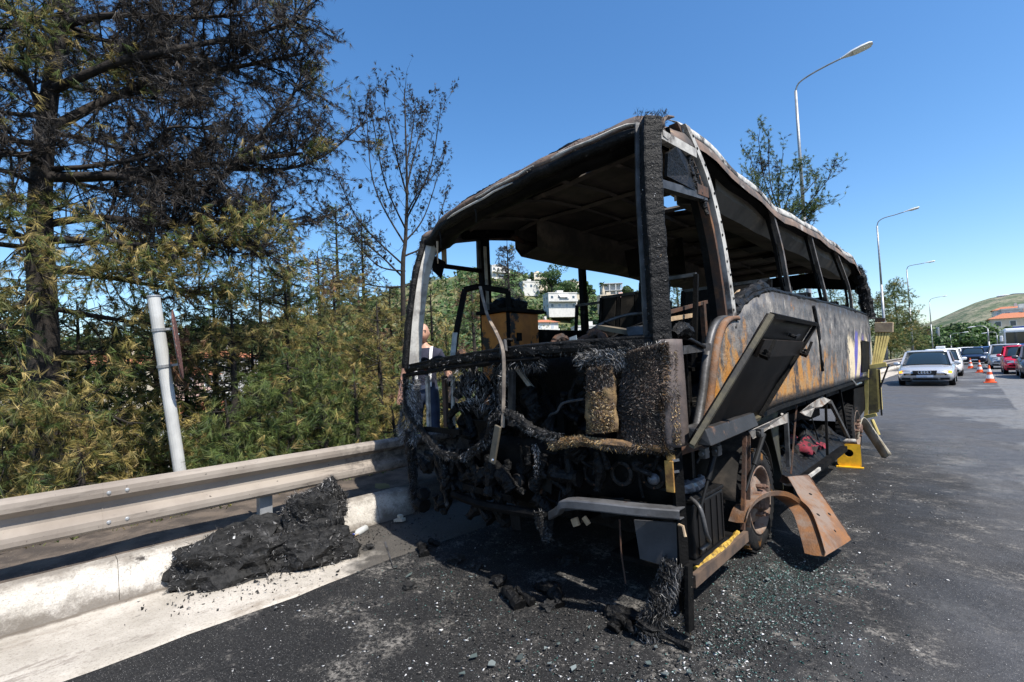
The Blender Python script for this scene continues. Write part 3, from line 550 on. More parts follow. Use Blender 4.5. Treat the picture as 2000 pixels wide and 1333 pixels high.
# --- wheels
def wheel(y, xo, name='wheel', sgn=1):
    c = V(xo-.11*sgn, y, .385)
    prof = [(-.11, .25), (-.11, .30), (-.105, .355), (-.085, .38), (-.05, .388), (.05, .388), (.085, .38), (.105, .355), (.112, .30), (.105, .255), (.09, .25)]
    w = MB().lathe(c, (sgn, 0, 0), prof, 44).build(name, MT['tyre'], BUS, smooth=True); WLOC[w.name] = off(BUS)
    mb = MB().lathe(c, (sgn, 0, 0), [(.095, .252), (.11, .262), (.112, .25), (.09, .238), (.05, .225), (.02, .215), (.045, .19), (.085, .15), (.092, .12), (.10, .10), (.10, .0)], 36); mb.build('rim', MT['rim'], w, smooth=True)
    MB().lathe(c, (sgn, 0, 0), [(.095, .085), (.135, .08), (.16, .062), (.165, .0)], 20).build('hub', MT['nut'], w, smooth=False)
    for k in range(8):
        a = k*math.pi/4+.2; p = c+V(0, math.cos(a), math.sin(a))*.112; MB().lathe(p, (sgn, 0, 0), [(.09, .019), (.135, .019), (.137, .012), (.155, .011), (.155, 0)], 6).build('wheel_nut', MT['nut'], w)
        q = c+V(0, math.cos(a+.39), math.sin(a+.39))*.178; MB().lathe(q, (sgn, 0, 0), [(.058, .03), (.062, .024), (.05, .0)], 10).build('hand_hole', S, w)
    for k in range(40):     # tread blocks
        a = 2*math.pi*k/40; t = V(0, -math.sin(a), math.cos(a)); r_ = V(0, math.cos(a), math.sin(a)); q = c+r_*.388
        if k == 0: tb = MB()
        for s_ in (-1, 1): tb.bar(q+V(.02*s_, 0, 0), q+V(.098*s_, 0, 0)+t*.012, .04, .012, up=tuple(r_))
    tr = tb.build('tread', MT['tyre'], w); tr['kind'] = 'stuff'
    return w
wheel(1.52, -.015); wheel(6.1, -.03); wheel(1.52, -2.4, sgn=-1); wheel(6.1, -2.4, sgn=-1)
mb = MB(); a_ = np.linspace(.15, math.pi-.15, 16); mb.grid([[(x, 1.52+.47*math.cos(a), .40+.5*math.sin(a)) for x in (-.04, -.45)] for a in a_]); mb.build('wheel_housing', MT['soot_flat'], BUS, smooth=True, solid=.01)
olive = mottled('scorched olive panel', (.045, .042, .022), (.02, .019, .014), 5, rough=.75, c3=(.09, .085, .04), s3=3, lo3=.55, hi3=.68)
mb = MB(); mb.sheet([(-.05, 2.27, .3), (-.05, 2.2, 1.0), (-.6, 2.2, 1.0), (-.6, 2.27, .3)], .012, (0, 1, 0)); mb.build('compartment_wall', olive, BUS)
mb = MB(); mb.sheet([(-.05, 2.0, .9), (-.05, 2.24, .45), (-.05, 2.24, 1.0), (-.05, 1.5, 1.04), (-.05, 1.5, .98)], .01, (-1, 0, 0)); mb.build('arch_gusset', olive, BUS)
# --- luggage compartment between the axles
for name, x in (('compartment_back', -1.2),):
    mb = MB(); mb.sheet([(x, 2.3, .25), (x, 5.5, .25), (x, 5.5, 1.0), (x, 2.3, 1.0)], .02, (-1, 0, 0)); mb.build(name, SF, BUS)
mb = MB(); mb.box((-1.2, 2.3, .24), (-.05, 4.95, .27)); mb.build('compartment_floor', S, BUS)
mb = MB(); mb.bar((-.01, 2.3, .30), (-.01, 4.88, .278), .07, .06); mb.build('sill_rail', MT['soot'], BUS)
mb = MB(); mb.bar((.03, 2.35, .32), (.03, 3.3, .31), .02, .03); mb.build('sill_edge', MT['ash_metal'], BUS)
mb = MB(); rows = []
for i, y in enumerate(np.linspace(2.35, 5.4, 60)):
    row = []
    for j, x in enumerate(np.linspace(-.03, -1.18, 26)):
        e = min(1, j/5)*min(1, (25-j)/3+.5); h = .29+e*(.22+.16*mnoise.noise(Vector((x*2.2, y*1.5, 4)))+.07*mnoise.noise(Vector((x*9, y*9, 1)))+.045*mnoise.noise(Vector((x*23, y*23, 7)))); row.append((x, y, h))
    rows.append(row)
mb.grid(rows); mb.build('charred_luggage', CH, BUS)
mb = MB(); rows = []
for y in np.linspace(3.55, 4.25, 16):
    rows.append([(x, y, .40+.17*math.exp(-((y-3.9)/.2)**2-((x+.3)/.16)**2)+.10*mnoise.noise(Vector((x*9, y*9, 2)))) for x in np.linspace(-.08, -.5, 16)])
mb.grid(rows); mb.build('red_cloth', MT['cloth_red'], BUS, smooth=True, solid=.004)
for p, q, w, m in (((1535, 806), (1540, 912), .04, 'grey_metal'), ((1556, 792), (1545, 926), .014, 'rust_dark'), ((1612, 765), (1616, 890), .03, 'soot'), ((1621, 785), (1657, 856), .045, 'grey_metal'), ((1640, 760), (1655, 850), .03, 'soot'), ((1575, 782), (1598, 860), .012, 'soot')):
    mb = MB(); mb.bar(at(*p, 'x', -.02), at(*q, 'x', -.02), w, w*.8, up=(1, 0, 0)); mb.build('frame_strut', MT[m], BUS)
MT['torn'] = mottled('torn skirt sheet', (.27, .25, .22), (.13, .115, .10), 9, rough=.7, bump=.3, c3=(.12, .07, .04), s3=6, lo3=.54, hi3=.64)
def rag(pts, x0, name, m, amp=.03, sol=.006):
    P = [at(px, py, 'x', x0+amp*math.sin(i*2.1)) for i, (px, py) in enumerate(pts)]; mb = MB(); c = sum(P)/len(P); mb.add(P+[c], [(i, (i+1) % len(P), len(P)) for i in range(len(P))]); return mb.build(name, MT[m], BUS, solid=sol)
rag(((1462, 843), (1500, 826), (1537, 808), (1538, 826), (1500, 838), (1470, 858)), .02, 'torn_skirt', 'torn')
rag(((1562, 806), (1580, 792), (1605, 775), (1622, 782), (1605, 795), (1590, 800), (1583, 815), (1572, 812)), .03, 'torn_skirt', 'torn')
# --- stepwell ahead of the wheel: tray, posts, struts
mb = MB(); mb.box((-.55, .2, .235), (.01, 1.02, .262)); mb.build('battery_tray', S, BUS)
mb = MB(); mb.bar((.028, .14, .25), (.028, 1.03, .255), .03, .07); mb.build('tray_rail', mottled('tray rail', (.05, .035, .027), (.11, .07, .045), 9, rough=.75), BUS)
lumpy([V(0, .25, .275), V(.012, .5, .285), V(.01, .75, .285), V(-.01, .98, .28)], .017, 7, .6).build('melted_yellow_trim', mottled('melted yellow', (.5, .32, .05), (.25, .15, .03), 40, rough=.4, bump=.8, c3=(.03, .02, .01), s3=14), BUS)
for p, q, r_, x in (((1402, 862), (1366, 1002), .013, .05), ((1492, 848), (1456, 960), .013, .06), ((1386, 862), (1360, 905), .012, .04)):
    mb = MB(); a = at(*p, 'x', x); b = at(*q, 'x', x-.05); mb.tube([a, a*.45+b*.55], r_*1.35, 9); mb.tube([a*.46+b*.54, b], r_*.8, 9); mb.build('gas_strut', MT['black'], BUS)
for p, q, w in (((1455, 852), (1451, 1035), .03), ((1462, 850), (1462, 1030), .012)):
    mb = MB(); mb.bar(at(*p, 'x', 0), at(*q, 'x', .0), w, .025, up=(1, 0, 0)); mb.build('door_post', MT['rust_dark'], BUS)
mb = MB(); mb.box((-.7, .2, .5), (-.42, 1.0, .95)); mb.build('heater_box', SF, BUS, bevel=.02)
for k in range(10):
    p = V(random.uniform(-.3, -.02), random.uniform(.25, .6), random.uniform(.95, 1.5)); q = p+V(random.uniform(-.25, .02), random.uniform(-.1, .45), random.uniform(-.35, .1))
    mb = MB(); mb.bar(p, q, random.uniform(.02, .06), random.uniform(.008, .03)); mb.build('burnt_bracket', MT[random.choice(['soot', 'rust_dark', 'grey_metal', 'soot_flat'])], BUS)
mb = MB(); mb.bar((-.02, .1, 1.555), (-.02, .66, 1.58), .04, .05); mb.build('door_rail', MT['grey_metal'], BUS)
mb = MB(); mb.bar((-.05, .12, 1.06), (-.02, .46, 1.07), .05, .06); mb.build('door_sill', MT['grey_metal'], BUS)
mb = MB(); mb.bar((-.03, .12, .985), (-.0, .46, .99), .04, .07); mb.build('door_sill', MT['rust_dark'], BUS)
# driver window head
mb = MB(); mb.bar((-.05, .1, 2.86), (-.03, .62, 2.875), .045, .06); mb.build('window_head', MT['ash_metal'], BUS)
mb = MB(); mb.bar((-.09, .1, 2.93), (-.07, .52, 2.96), .03, .03); mb.build('window_head', MT['tan'], BUS)
mb = MB(); mb.bar((-.05, .06, 2.545), (-.03, .76, 2.61), .05, .05); mb.build('window_transom', MT['grey_metal'], BUS)
mb = MB(); mb.bar((-.02, .6, 2.63), (-.015, .77, 2.64), .03, .07); mb.build('transom_patch', MT['rust_dark'], BUS)
melt = [(1302, 300), (1318, 288), (1335, 300), (1345, 335), (1362, 372), (1390, 392), (1375, 385), (1340, 366), (1300, 345)]
rag(melt, -.03, 'melted_lining', 'char', .02, .02)
rag(((1305, 275), (1327, 285), (1322, 320), (1312, 322)), -.06, 'dangling_plate', 'tan', .01)
for k in range(7):
    a = at(1345+k*5, 300+k*13, 'x', -.03); lumpy([a, a+V(-.01, .01, -.07), a+V(.01, .015, -.15)], .018, 7, .5).build('melted_drip', CH, BUS)
mb = MB(); a = at(1318, 372, 'x', -.25); mb.box(a-V(.03, .02, .03), a+V(.03, .02, .03)); mb.tube([a, a+V(0, 0, .08)], .006, 6); mb.tube([a, a-V(0, 0, .08)], .008, 6); mb.build('dangling_switch', MT['tan'], BUS)
# --- raised luggage flap beside the front wheel
fl = [V(.12, -.01, 1.05), V(.05, 1.35, 1.05), V(.38, 1.75, 1.74), V(.44, .39, 1.74)]
fn = nrm(np.cross(fl[1]-fl[0], fl[3]-fl[0])); fn = fn if fn[0] > 0 else -fn
flm = mottled('smoked black flap', (.0035, .0033, .0033), (.008, .007, .0065), 4, rough=.5, bump=.1, c3=(.017, .012, .010), s3=2.5, lo3=.55, hi3=.75, spec=.07)
mb = MB(); mb.grid([[(fl[0]*(1-u)+fl[1]*u)*(1-v)+(fl[3]*(1-u)+fl[2]*u)*v-fn*.009+fn*(.014*mnoise.noise(Vector((u*3.3, v*2.6, 8)))+.005*mnoise.noise(Vector((u*11, v*9, 2)))) for u in np.linspace(0, 1, 15)] for v in np.linspace(0, 1, 11)]); F = mb.build('luggage_flap', flm, BUS, smooth=True, solid=.014)
def fp(u, v, h=.0): return (fl[0]*(1-u)+fl[1]*u)*(1-v)+(fl[3]*(1-u)+fl[2]*u)*v+fn*h
edgm = mottled('flap rim', (.09, .075, .04), (.03, .026, .02), 7, rough=.5)
for a, b, w, m in ((fp(0, 0, .012), fp(0, 1, .012), .03, edgm), (fp(1, 0, .012), fp(1, 1, .012), .025, S), (fp(0, 1, .012), fp(1, 1, .012), .025, S), (fp(0, 0, .012), fp(1, 0, .012), .03, edgm)):
    mb = MB(); mb.bar(a, b, w, .028, up=tuple(fn)); mb.build('flap_rim', m, F)
mb = MB(); mb.bar(fp(.1, .74, .016), fp(.93, .74, .016), .11, .02, up=tuple(fn)); mb.build('stiffener', mottled('stiffener', (.012, .01, .009), (.02, .016, .0135), 8, rough=.5, spec=.1), F)
for u in (.12, .95):
    mb = MB(); c = fp(u, .70, .03); mb.bar(c, c+fn*.05, .05, .02, up=tuple(fl[3]-fl[0])); mb.bar(c+fn*.045, fp(u, .83, .06), .018, .018, up=tuple(fn)); mb.tube([fp(u-.03, .74, .055), fp(u+.03, .74, .055)], .011, 8); mb.build('hinge_arm', S, F)
mb = MB(); mb.tube([fp(.55, .86, .0), fp(.55, .86, .05)], .012, 8); mb.bar(fp(.52, .86, .05), fp(.58, .88, .05), .02, .012, up=tuple(fn)); mb.build('latch', MT['black'], F)
bx = mottled('box lip', (.022, .0205, .0205), (.014, .0125, .012), 6, rough=.55, c3=(.11, .06, .035), s3=9, lo3=.6, hi3=.72)
mb = MB(); a, b = at(1390, 872, 'x', .22), at(1482, 832, 'x', .16); mb.add([a, b, b+V(-.03, .01, .085), a+V(-.03, .01, .085), a+V(-.12, 0, .0), b+V(-.12, 0, 0), b+V(-.12, 0, .09), a+V(-.12, 0, .09)], [(0, 1, 2, 3), (3, 2, 6, 7), (4, 5, 1, 0), (0, 3, 7, 4), (1, 5, 6, 2), (7, 6, 5, 4)]); mb.build('flap_lip', bx, F, bevel=.005)
for p in ((1375, 885), (1400, 880), (1484, 845)):
    mb = MB(); c = at(*p, 'x', .1); mb.box(c-V(.02, .03, .03), c+V(.02, .03, .03)); mb.tube([c+V(0, -.05, 0), c+V(0, .05, 0)], .016, 8); mb.build('flap_bracket', MT['grey_metal'], BUS, bevel=.004)
# --- tail end: yellow engine flap, compartment frame and strut
YE = MT['yellow']
a = at(1702, 716, 'y', 7.25); b = at(1723, 712, 'y', 7.25); c = at(1742, 640, 'y', 7.45); d = at(1712, 640, 'y', 7.45)
mb = MB(); mb.sheet([a, b, c, d], .02, (0, 1, 0)); E_ = mb.build('engine_flap', YE, BUS)
for t in (.12, .32, .52, .72, .9):
    mb = MB(); mb.bar(a*(1-t)+b*t+V(0, -.015, 0), d*(1-t)+c*t+V(0, -.015, 0), .025, .03, up=(0, 1, 0)); mb.build('rib', YE, E_)
mb = MB(); mb.bar(d+V(-.02, -.03, .0), c+V(.02, -.03, .0), .10, .16, up=(0, 0, 1)); mb.build('hinge_box', MT['tan'], E_, bevel=.006)
mb = MB(); mb.bar(d+V(-.01, -.02, .12), c+V(-.08, -.02, .13), .06, .06, up=(0, 0, 1)); mb.build('hinge_cap', MT['rust_dark'], E_)
mb = MB(); mb.bar(a+V(-.03, -.05, -.01), b+V(.06, -.04, .0), .09, .07, up=(0, 0, 1)); mb.build('latch_rail', YE, E_, bevel=.004)
for p, q, w in (((1693, 722), (1692, 812), .05), ((1715, 722), (1720, 800), .05)):
    mb = MB(); mb.bar(at(*p, 'y', 6.95), at(*q, 'y', 6.95), w, .06, up=(0, 1, 0)); mb.build('compartment_frame', YE, BUS)
mb = MB(); mb.sheet([at(1697, 720, 'y', 7.1), at(1713, 720, 'y', 7.1), at(1717, 805, 'y', 7.1), at(1697, 812, 'y', 7.1)], .02, (0, 1, 0)); mb.build('compartment_panel', mottled('soiled yellow', (.20, .17, .06), (.06, .05, .03), 6, rough=.7), BUS)
mb = MB(); mb.bar(at(1688, 815, 'y', 6.9), at(1712, 810, 'y', 6.9), .06, .05); mb.build('step_bracket', YE, BUS)
pl = [at(1678, 825, 'y', 6.2), at(1686, 817, 'y', 6.3), at(1735, 888, 'z', .03), at(1725, 897, 'z', .03)]
mb = MB(); pth = [at(1670, 862, 'y', 6.0), at(1674, 835, 'y', 6.1), at(1682, 822, 'y', 6.25), at(1700, 845, 'y', 6.3), at(1733, 893, 'z', .02)]
gq = densify(pth, 6); mb.grid([[p+V(.05, -.03, .05), p+V(.01, .0, .012), p+V(-.05, .03, -.045)] for p in gq]); mb.build('hanging_skirt', mottled('pale skirt', (.36, .33, .26), (.2, .17, .12), 6, rough=.6), BUS, smooth=True, solid=.01)
mb = MB(); mb.tube([at(1703, 820, 'y', 6.6), at(1716, 850, 'y', 6.55)], .025, 8); mb.build('yellow_stay', YE, BUS)
for p, q, r_ in (((1717, 722), (1722, 812), .012), ((1735, 715), (1718, 760), .012)):
    mb = MB(); mb.tube([at(*p, 'y', 6.85), at(*q, 'y', 6.85)], r_, 8); mb.build('gas_strut', MT['black'], BUS)
mb = MB(); mb.sheet([at(1682, 665, 'x', .03), at(1697, 668, 'x', .03), at(1697, 725, 'x', .03), at(1683, 728, 'x', .03)], .01, (1, 0, 0)); mb.build('scorched_plate', S, BUS)
mb = MB(); mb.tube([at(1664, 742, 'x', .02), at(1672, 752, 'x', .05), at(1682, 748, 'x', .06)], .014, 8); mb.build('door_handle', MT['chrome'], BUS)
mb = MB(); mb.sheet([at(1668, 760, 'x', -.03), at(1690, 755, 'x', -.03), at(1690, 800, 'x', -.03), at(1668, 830, 'x', -.03)], .01, (-1, 0, 0)); mb.build('inner_panel', S, BUS)
# --- front of the coach: dash rail, cavity, hair-like glass fibre
sill = [fpt(796, 722), fpt(880, 706), fpt(970, 693), (fpt(1060, 684)), fpt(1150, 678), fpt(1230, 672), fpt(1302, 668)]
lumpy(sill, .036, 10, .3).build('windscreen_sill', CH, BUS)
mb = MB(); g = densify(sill, 6); mb.grid([[p+V(0, -.03, .03), p+V(0, .10, .045), p+V(0, .32, .02), p+V(0, .55, -.03)] for p in g]); mb.build('dash_top', CH, BUS, smooth=True, solid=.02)
mb = MB(); g = densify([p+V(0, -.02, -.055) for p in sill[:4]], 5); mb.tube(g, .018, 6, jit=.2); mb.build('sill_trim', MT['soot'], BUS)
mb = MB(); mb.sheet([(-2.42, .5, .3), (-.1, .5, .3), (-.1, .5, 1.57), (-1.72, .5, 1.55), (-1.85, .5, 1.3), (-1.9, .5, 1.0), (-2.42, .5, 1.0)], .02, (0, 1, 0)); mb.build('firewall', CH, BUS)
for k in range(16):
    q = V(random.uniform(-.6, -1.85), random.uniform(.12, .42), random.uniform(1.0, 1.5)); lumpy([q, q+V(random.uniform(-.1, .1), .03, -.12), q+V(random.uniform(-.2, .2), random.uniform(-.1, .05), -random.uniform(.2, .5))], random.uniform(.02, .07), 8, .6).build('charred_mass', CH, BUS)
for i in range(16):
    t = random.uniform(.03, .97); j = int(t*(len(sill)-1)); p = V(*sill[j])+V(random.uniform(-.25, .25), random.uniform(.05, .35), .04)
    q = p+V(random.uniform(-.2, .2), random.uniform(-.05, .2), random.uniform(-.01, .09)); lumpy([p, (p+q)/2+V(0, 0, .03), q], random.uniform(.012, .035), 7, .5).build('dash_debris', MT[random.choice(['char', 'soot', 'rust_dark'])], BUS)
mb = MB(); mb.sheet([at(1222, 640, 'y', .1), at(1262, 634, 'y', .1), at(1268, 662, 'y', .05), at(1228, 668, 'y', .05)], .03, (0, 1, 0)); mb.build('instrument_cowl', MT['grey_metal'], BUS, bevel=.005)
mb = MB(); mb.sheet([at(1112, 660, 'y', .0), at(1125, 655, 'y', .0), at(1128, 676, 'y', -.03), at(1112, 680, 'y', -.03)], .006, (0, 1, 0)); mb.build('glass_remnant', plain('smoked glass', (.16, .19, .21), .25), BUS)
mb = MB(); mb.bar(at(1175, 640, 'y', .2), at(1235, 650, 'y', .15), .09, .03); mb.build('dash_plate', mottled('dash plate', (.14, .11, .07), (.05, .04, .03), 9, rough=.8), BUS)
# steering wheel and column
c = at(1212, 640, 'y', .45); ax = nrm(V(0, -.45, .9)); uu = V(1, 0, 0); ww = np.cross(ax, uu)
mb = MB(); mb.tube([c+uu*.24*math.cos(a)+ww*.24*math.sin(a) for a in np.linspace(0, 2*math.pi, 33)], .013, 8, cap=False); SW = mb.build('steering_wheel', MT['grey_metal'], BUS, smooth=True)
for a in (.5, 2.6, 4.7):
    mb = MB(); mb.tube([c-ax*.03, c+uu*.24*math.cos(a)+ww*.24*math.sin(a)], .009, 6); mb.build('spoke', MT['soot'], SW)
mb = MB(); mb.tube([c-ax*.02, c-ax*.55], .03, 10); mb.build('steering_column', S, BUS)
# cavity members seen through the open front
for p, q, w, m, dy in (((835, 735), (838, 840), .035, 'ash_metal', .03), ((868, 735), (872, 835), .04, 'rust_dark', .06), ((884, 735), (886, 835), .03, 'ash_metal', .12), ((1000, 722), (999, 832), .045, 'grey_metal', .02), ((830, 838), (900, 845), .04, 'soot', .0), ((1010, 720), (1040, 760), .03, 'ash_metal', .2), ((1095, 775), (1100, 850), .06, 'soot', .3), ((1030, 790), (1040, 850), .09, 'soot', .35), ((1115, 780), (1125, 830), .02, 'grey_metal', .3)):
    mb = MB(); mb.bar(fpt(*p, dy), fpt(*q, dy), w, w*.7, up=(0, 1, 0)); mb.build('cavity_post', MT[m], BUS)
mb = MB(); mb.tube(densify([fpt(1070, 835, .1), fpt(1074, 812, .1), fpt(1088, 805, .1), fpt(1100, 788, .1), fpt(1140, 780, .1)], 5), .009, 6); mb.build('pipe', MT['grey_metal'], BUS)
for z in (1.35, 1.15):
    mb = MB(); mb.bar((-2.35, .3, z), (-1.5, .25, z), .05, .05); mb.build('cavity_rail', S, BUS)
for k in range(30):
    px_ = random.uniform(890, 1150); py_ = random.uniform(700, 900); a0_ = fpt(px_, py_, random.uniform(.06, .22)); lumpy([a0_, a0_+V(random.uniform(-.12, .12), random.uniform(-.03, .05), -random.uniform(.05, .14)), a0_+V(random.uniform(-.2, .2), random.uniform(-.03, .08), -random.uniform(.12, .3))], random.uniform(.02, .06), 8, .7, 9).build('charred_mass', CH, BUS)
for k in range(44):
    px_ = random.uniform(805, 1105); py_ = random.uniform(875, 985); a0_ = fpt(px_, py_, random.uniform(-.02, .10)); lumpy([a0_, a0_+V(random.uniform(-.12, .12), random.uniform(-.02, .04), -random.uniform(.02, .1)), a0_+V(random.uniform(-.16, .16), random.uniform(-.02, .06), -random.uniform(.05, .22))], random.uniform(.015, .045), 8, .7, 8).build('charred_mass', CH, BUS)
for k in range(12):
    x_ = random.uniform(-2.3, .0); q_ = V(x_, yfr(x_)+random.uniform(-.12, .1), 0); lumpy([q_+V(0, 0, .02), q_+V(random.uniform(-.1, .1), random.uniform(-.06, .06), .05), q_+V(random.uniform(-.22, .22), random.uniform(-.1, .1), .015)], random.uniform(.02, .045), 8, .7, 8).build('fallen_char', CH, loc=tuple(q_)); tag(bpy.context.scene.collection.objects[-1], 'twisted black char piece lying on the road right under the coach nose', 'debris', 'char pieces under the coach nose')
# wiper strip, bent trim and wiper blade
mb = MB(); g = densify([at(938, 560, 'y', .25), at(952, 615, 'y', .15), fpt(972, 655, .0), fpt(983, 690, -.08), fpt(984, 760, -.09), fpt(982, 835, -.1)], 6); mb.grid([[p+V(-.016, 0, 0), p+V(0, -.012, 0), p+V(.016, 0, 0)] for p in g]); mb.build('bent_trim', mottled('bent trim', (.26, .21, .16), (.10, .08, .065), 8, rough=.6), BUS, solid=.006)
mb = MB(); mb.bar(fpt(973, 832, -.12), fpt(961, 905, -.12), .055, .02, up=(0, 1, 0)); W_ = mb.build('wiper_arm', mottled('wiper arm', (.10, .085, .06), (.055, .05, .04), 10, rough=.55), BUS, bevel=.006)
MB().lathe(fpt(962, 899, -.132), (0, -1, 0), [(0, .011), (.006, .008), (.006, 0)], 10).build('screw', MT['chrome'], W_)
mb = MB(); mb.bar(fpt(982, 668, -.02), fpt(984, 690, -.06), .06, .02, up=(0, 1, 0)); mb.build('wiper_pivot', MT['grey_metal'], BUS)
# --- lower front: lamp panel, bumper remains, step plate
mb = MB(); g = []
for x in np.linspace(.0, -1.5, 16): g.append([(x, yfr(x)+.10, z) for z in (1.0, .9, .8, .68)])
mb.grid(g); mb.build('lamp_panel', S, BUS, smooth=True, solid=.012)
ringm = mottled('lamp ring', (.028, .026, .025), (.012, .011, .0105), 12, rough=.55, bump=.3, spec=.15)
for px, py, r_ in ((1160, 925, .066), (1215, 925, .066), (1276, 930, .066)):
    c = fpt(px, py, .075); nv = nrm(V(.05, -1, .02)); L = MB().lathe(c, nv, [(-.02, r_*.80), (.012, r_*.78), (.016, r_*.86), (.012, r_*1.12), (-.02, r_*1.15)], 28).build('headlamp_ring', ringm, BUS, smooth=False)
    MB().lathe(c, nv, [(-.012, r_*.84), (-.018, 0)], 24).build('lamp_bowl', MT['black'], L)
    for k in range(6):
        a = k*math.pi/3+.4; u_ = nrm(np.cross(nv, V(0, 0, 1))); MB().lathe(c+(u_*math.cos(a)+V(0, 0, 1)*math.sin(a))*r_*.99, nv, [(.01, .007), (.019, .006), (.02, 0)], 8).build('lamp_screw', MT['rust_dark'], L)
c = fpt(1277, 936, .02); MB().lathe(c, (0.1, -1, .05), [(0, .034), (.02, .03), (.032, .018), (.036, 0)], 18).build('melted_lamp_unit', plain('lamp unit', (.06, .065, .075), .3), BUS, smooth=True)
for px, py in ((1010, 940), (1043, 947)):
    c = fpt(px, py, .03); MB().lathe(c, (0, -1, .05), [(-.03, .048), (.0, .05), (.006, .046), (-.002, .038), (.004, .02), (.004, 0)], 20).build('horn', ringm, BUS)
mb = MB(); a = fpt(1306, 900, -.02); b = fpt(1310, 962, -.02); mb.bar(a, b, .05, .012, up=(0, 1, 0)); mb.bar(fpt(1302, 895, -.02), fpt(1318, 893, .0), .02, .03); T_ = mb.build('indicator_bracket', mottled('amber bracket', (.40, .22, .05), (.16, .07, .02), 14, rough=.6, c3=(.03, .02, .015), s3=9), BUS, bevel=.004)
for py in (900, 922): 
    mb = MB(); mb.bar(fpt(1314, py, -.01), fpt(1327, py-2, -.01), .02, .014); mb.build('clip', MT['chrome'], T_)
mb = MB(); g = densify([fpt(1072, 1008, -.06), fpt(1088, 998, -.10), fpt(1100, 986, -.12), fpt(1160, 990, -.13), fpt(1240, 999, -.1), fpt(1328, 1006, -.05)], 6); mb.grid([[p+V(0, .07, .026), p+V(0, .0, .024), p+V(0, -.004, .018), p+V(0, -.004, -.018), p+V(0, 0, -.024), p+V(0, .05, -.026)] for p in g]); mb.build('bumper_bar', mottled('bumper steel', (.10, .10, .104), (.05, .049, .049), 7, rough=.5, metal=.2, bump=.1, c3=(.05, .035, .028), s3=8, lo3=.6, hi3=.7), BUS, smooth=False, solid=.006)
mb = MB(); g = densify([fpt(885, 965, .0), fpt(940, 985, -.02), fpt(1010, 998, -.02), fpt(1072, 1008, -.03)], 5); mb.tube(g, .03, 6, jit=.1); mb.build('bumper_beam', MT['soot'], BUS)
for p, q, w in (((1005, 990), (1010, 1035), .09), ((905, 950), (1000, 975), .05), ((1118, 1022), (1130, 1018), .05), ((1140, 1010), (1150, 1025), .03)):
    mb = MB(); mb.bar(fpt(*p, .0), fpt(*q, .0), w, .02, up=(0, 1, 0)); mb.build('bumper_bracket', MT['soot'] if w >= .05 and p[0] < 1100 else MT['tan'], BUS, bevel=.004)
mb = MB(); mb.sheet([fpt(1238, 1016, .0), fpt(1325, 1022, .0), fpt(1322, 1112, .02), fpt(1250, 1092, .02)], .012, (0, 1, 0)); mb.build('step_plate', mottled('step plate', (.035, .036, .04), (.055, .055, .06), 5, rough=.5), BUS)
mb = MB(); mb.tube([fpt(1210, 1015, .05), fpt(1213, 1080, .05), fpt(1222, 1140, .05)], .005, 6); mb.build('cable', MT['rust_dark'], BUS)
mb = MB(); c = fpt(1325, 1025, -.03); mb.tube([c, c+V(.03, -.01, .0), c+V(.045, -.02, -.05)], .008, 6); mb.build('hook', MT['tan'], BUS)
for k in range(14):
    p = fpt(random.uniform(850, 1240), random.uniform(890, 1000), random.uniform(.1, .35)); q = p+V(random.uniform(-.25, .25), random.uniform(-.05, .1), random.uniform(-.12, .12)); mb = MB(); mb.bar(p, q, random.uniform(.02, .06), random.uniform(.01, .04)); mb.build('charred_bracket', MT[random.choice(['soot', 'rust_dark', 'soot_flat', 'grey_metal'])], BUS)
for k in range(26):
    px_, py_ = random.uniform(830, 1290), random.uniform(868, 905); a0_ = fpt(px_, py_, random.uniform(-.03, .08)); ln = random.uniform(.06, .32)
    lumpy([a0_, a0_+V(random.uniform(-.03, .03), random.uniform(-.02, .03), -ln*.5), a0_+V(random.uniform(-.06, .06), random.uniform(-.02, .05), -ln)], random.uniform(.008, .03), 7, .6).build('charred_drip', CH, BUS)
for k in range(14):
    x_ = random.uniform(-.1, -2.3); z_ = random.uniform(.62, .95); w_ = random.uniform(.06, .22); h_ = random.uniform(.05, .16); y_ = yfr(x_)+random.uniform(.02, .09); pts_ = [(x_+w_*random.uniform(.3, .6), y_, z_+h_*random.uniform(.2, .6)), (x_-w_*random.uniform(.3, .6), y_+.02, z_+h_*random.uniform(.2, .6)), (x_-w_*random.uniform(.3, .6), y_+random.uniform(-.03, .03), z_-h_*random.uniform(.2, .7)), (x_+w_*random.uniform(.2, .6), y_, z_-h_*random.uniform(.2, .7))]
    mb = MB(); mb.sheet(pts_, .01, (0, 1, 0)); mb.build('burnt_plate', MT[random.choice(['soot', 'char', 'soot_flat', 'rust_dark'])], BUS)
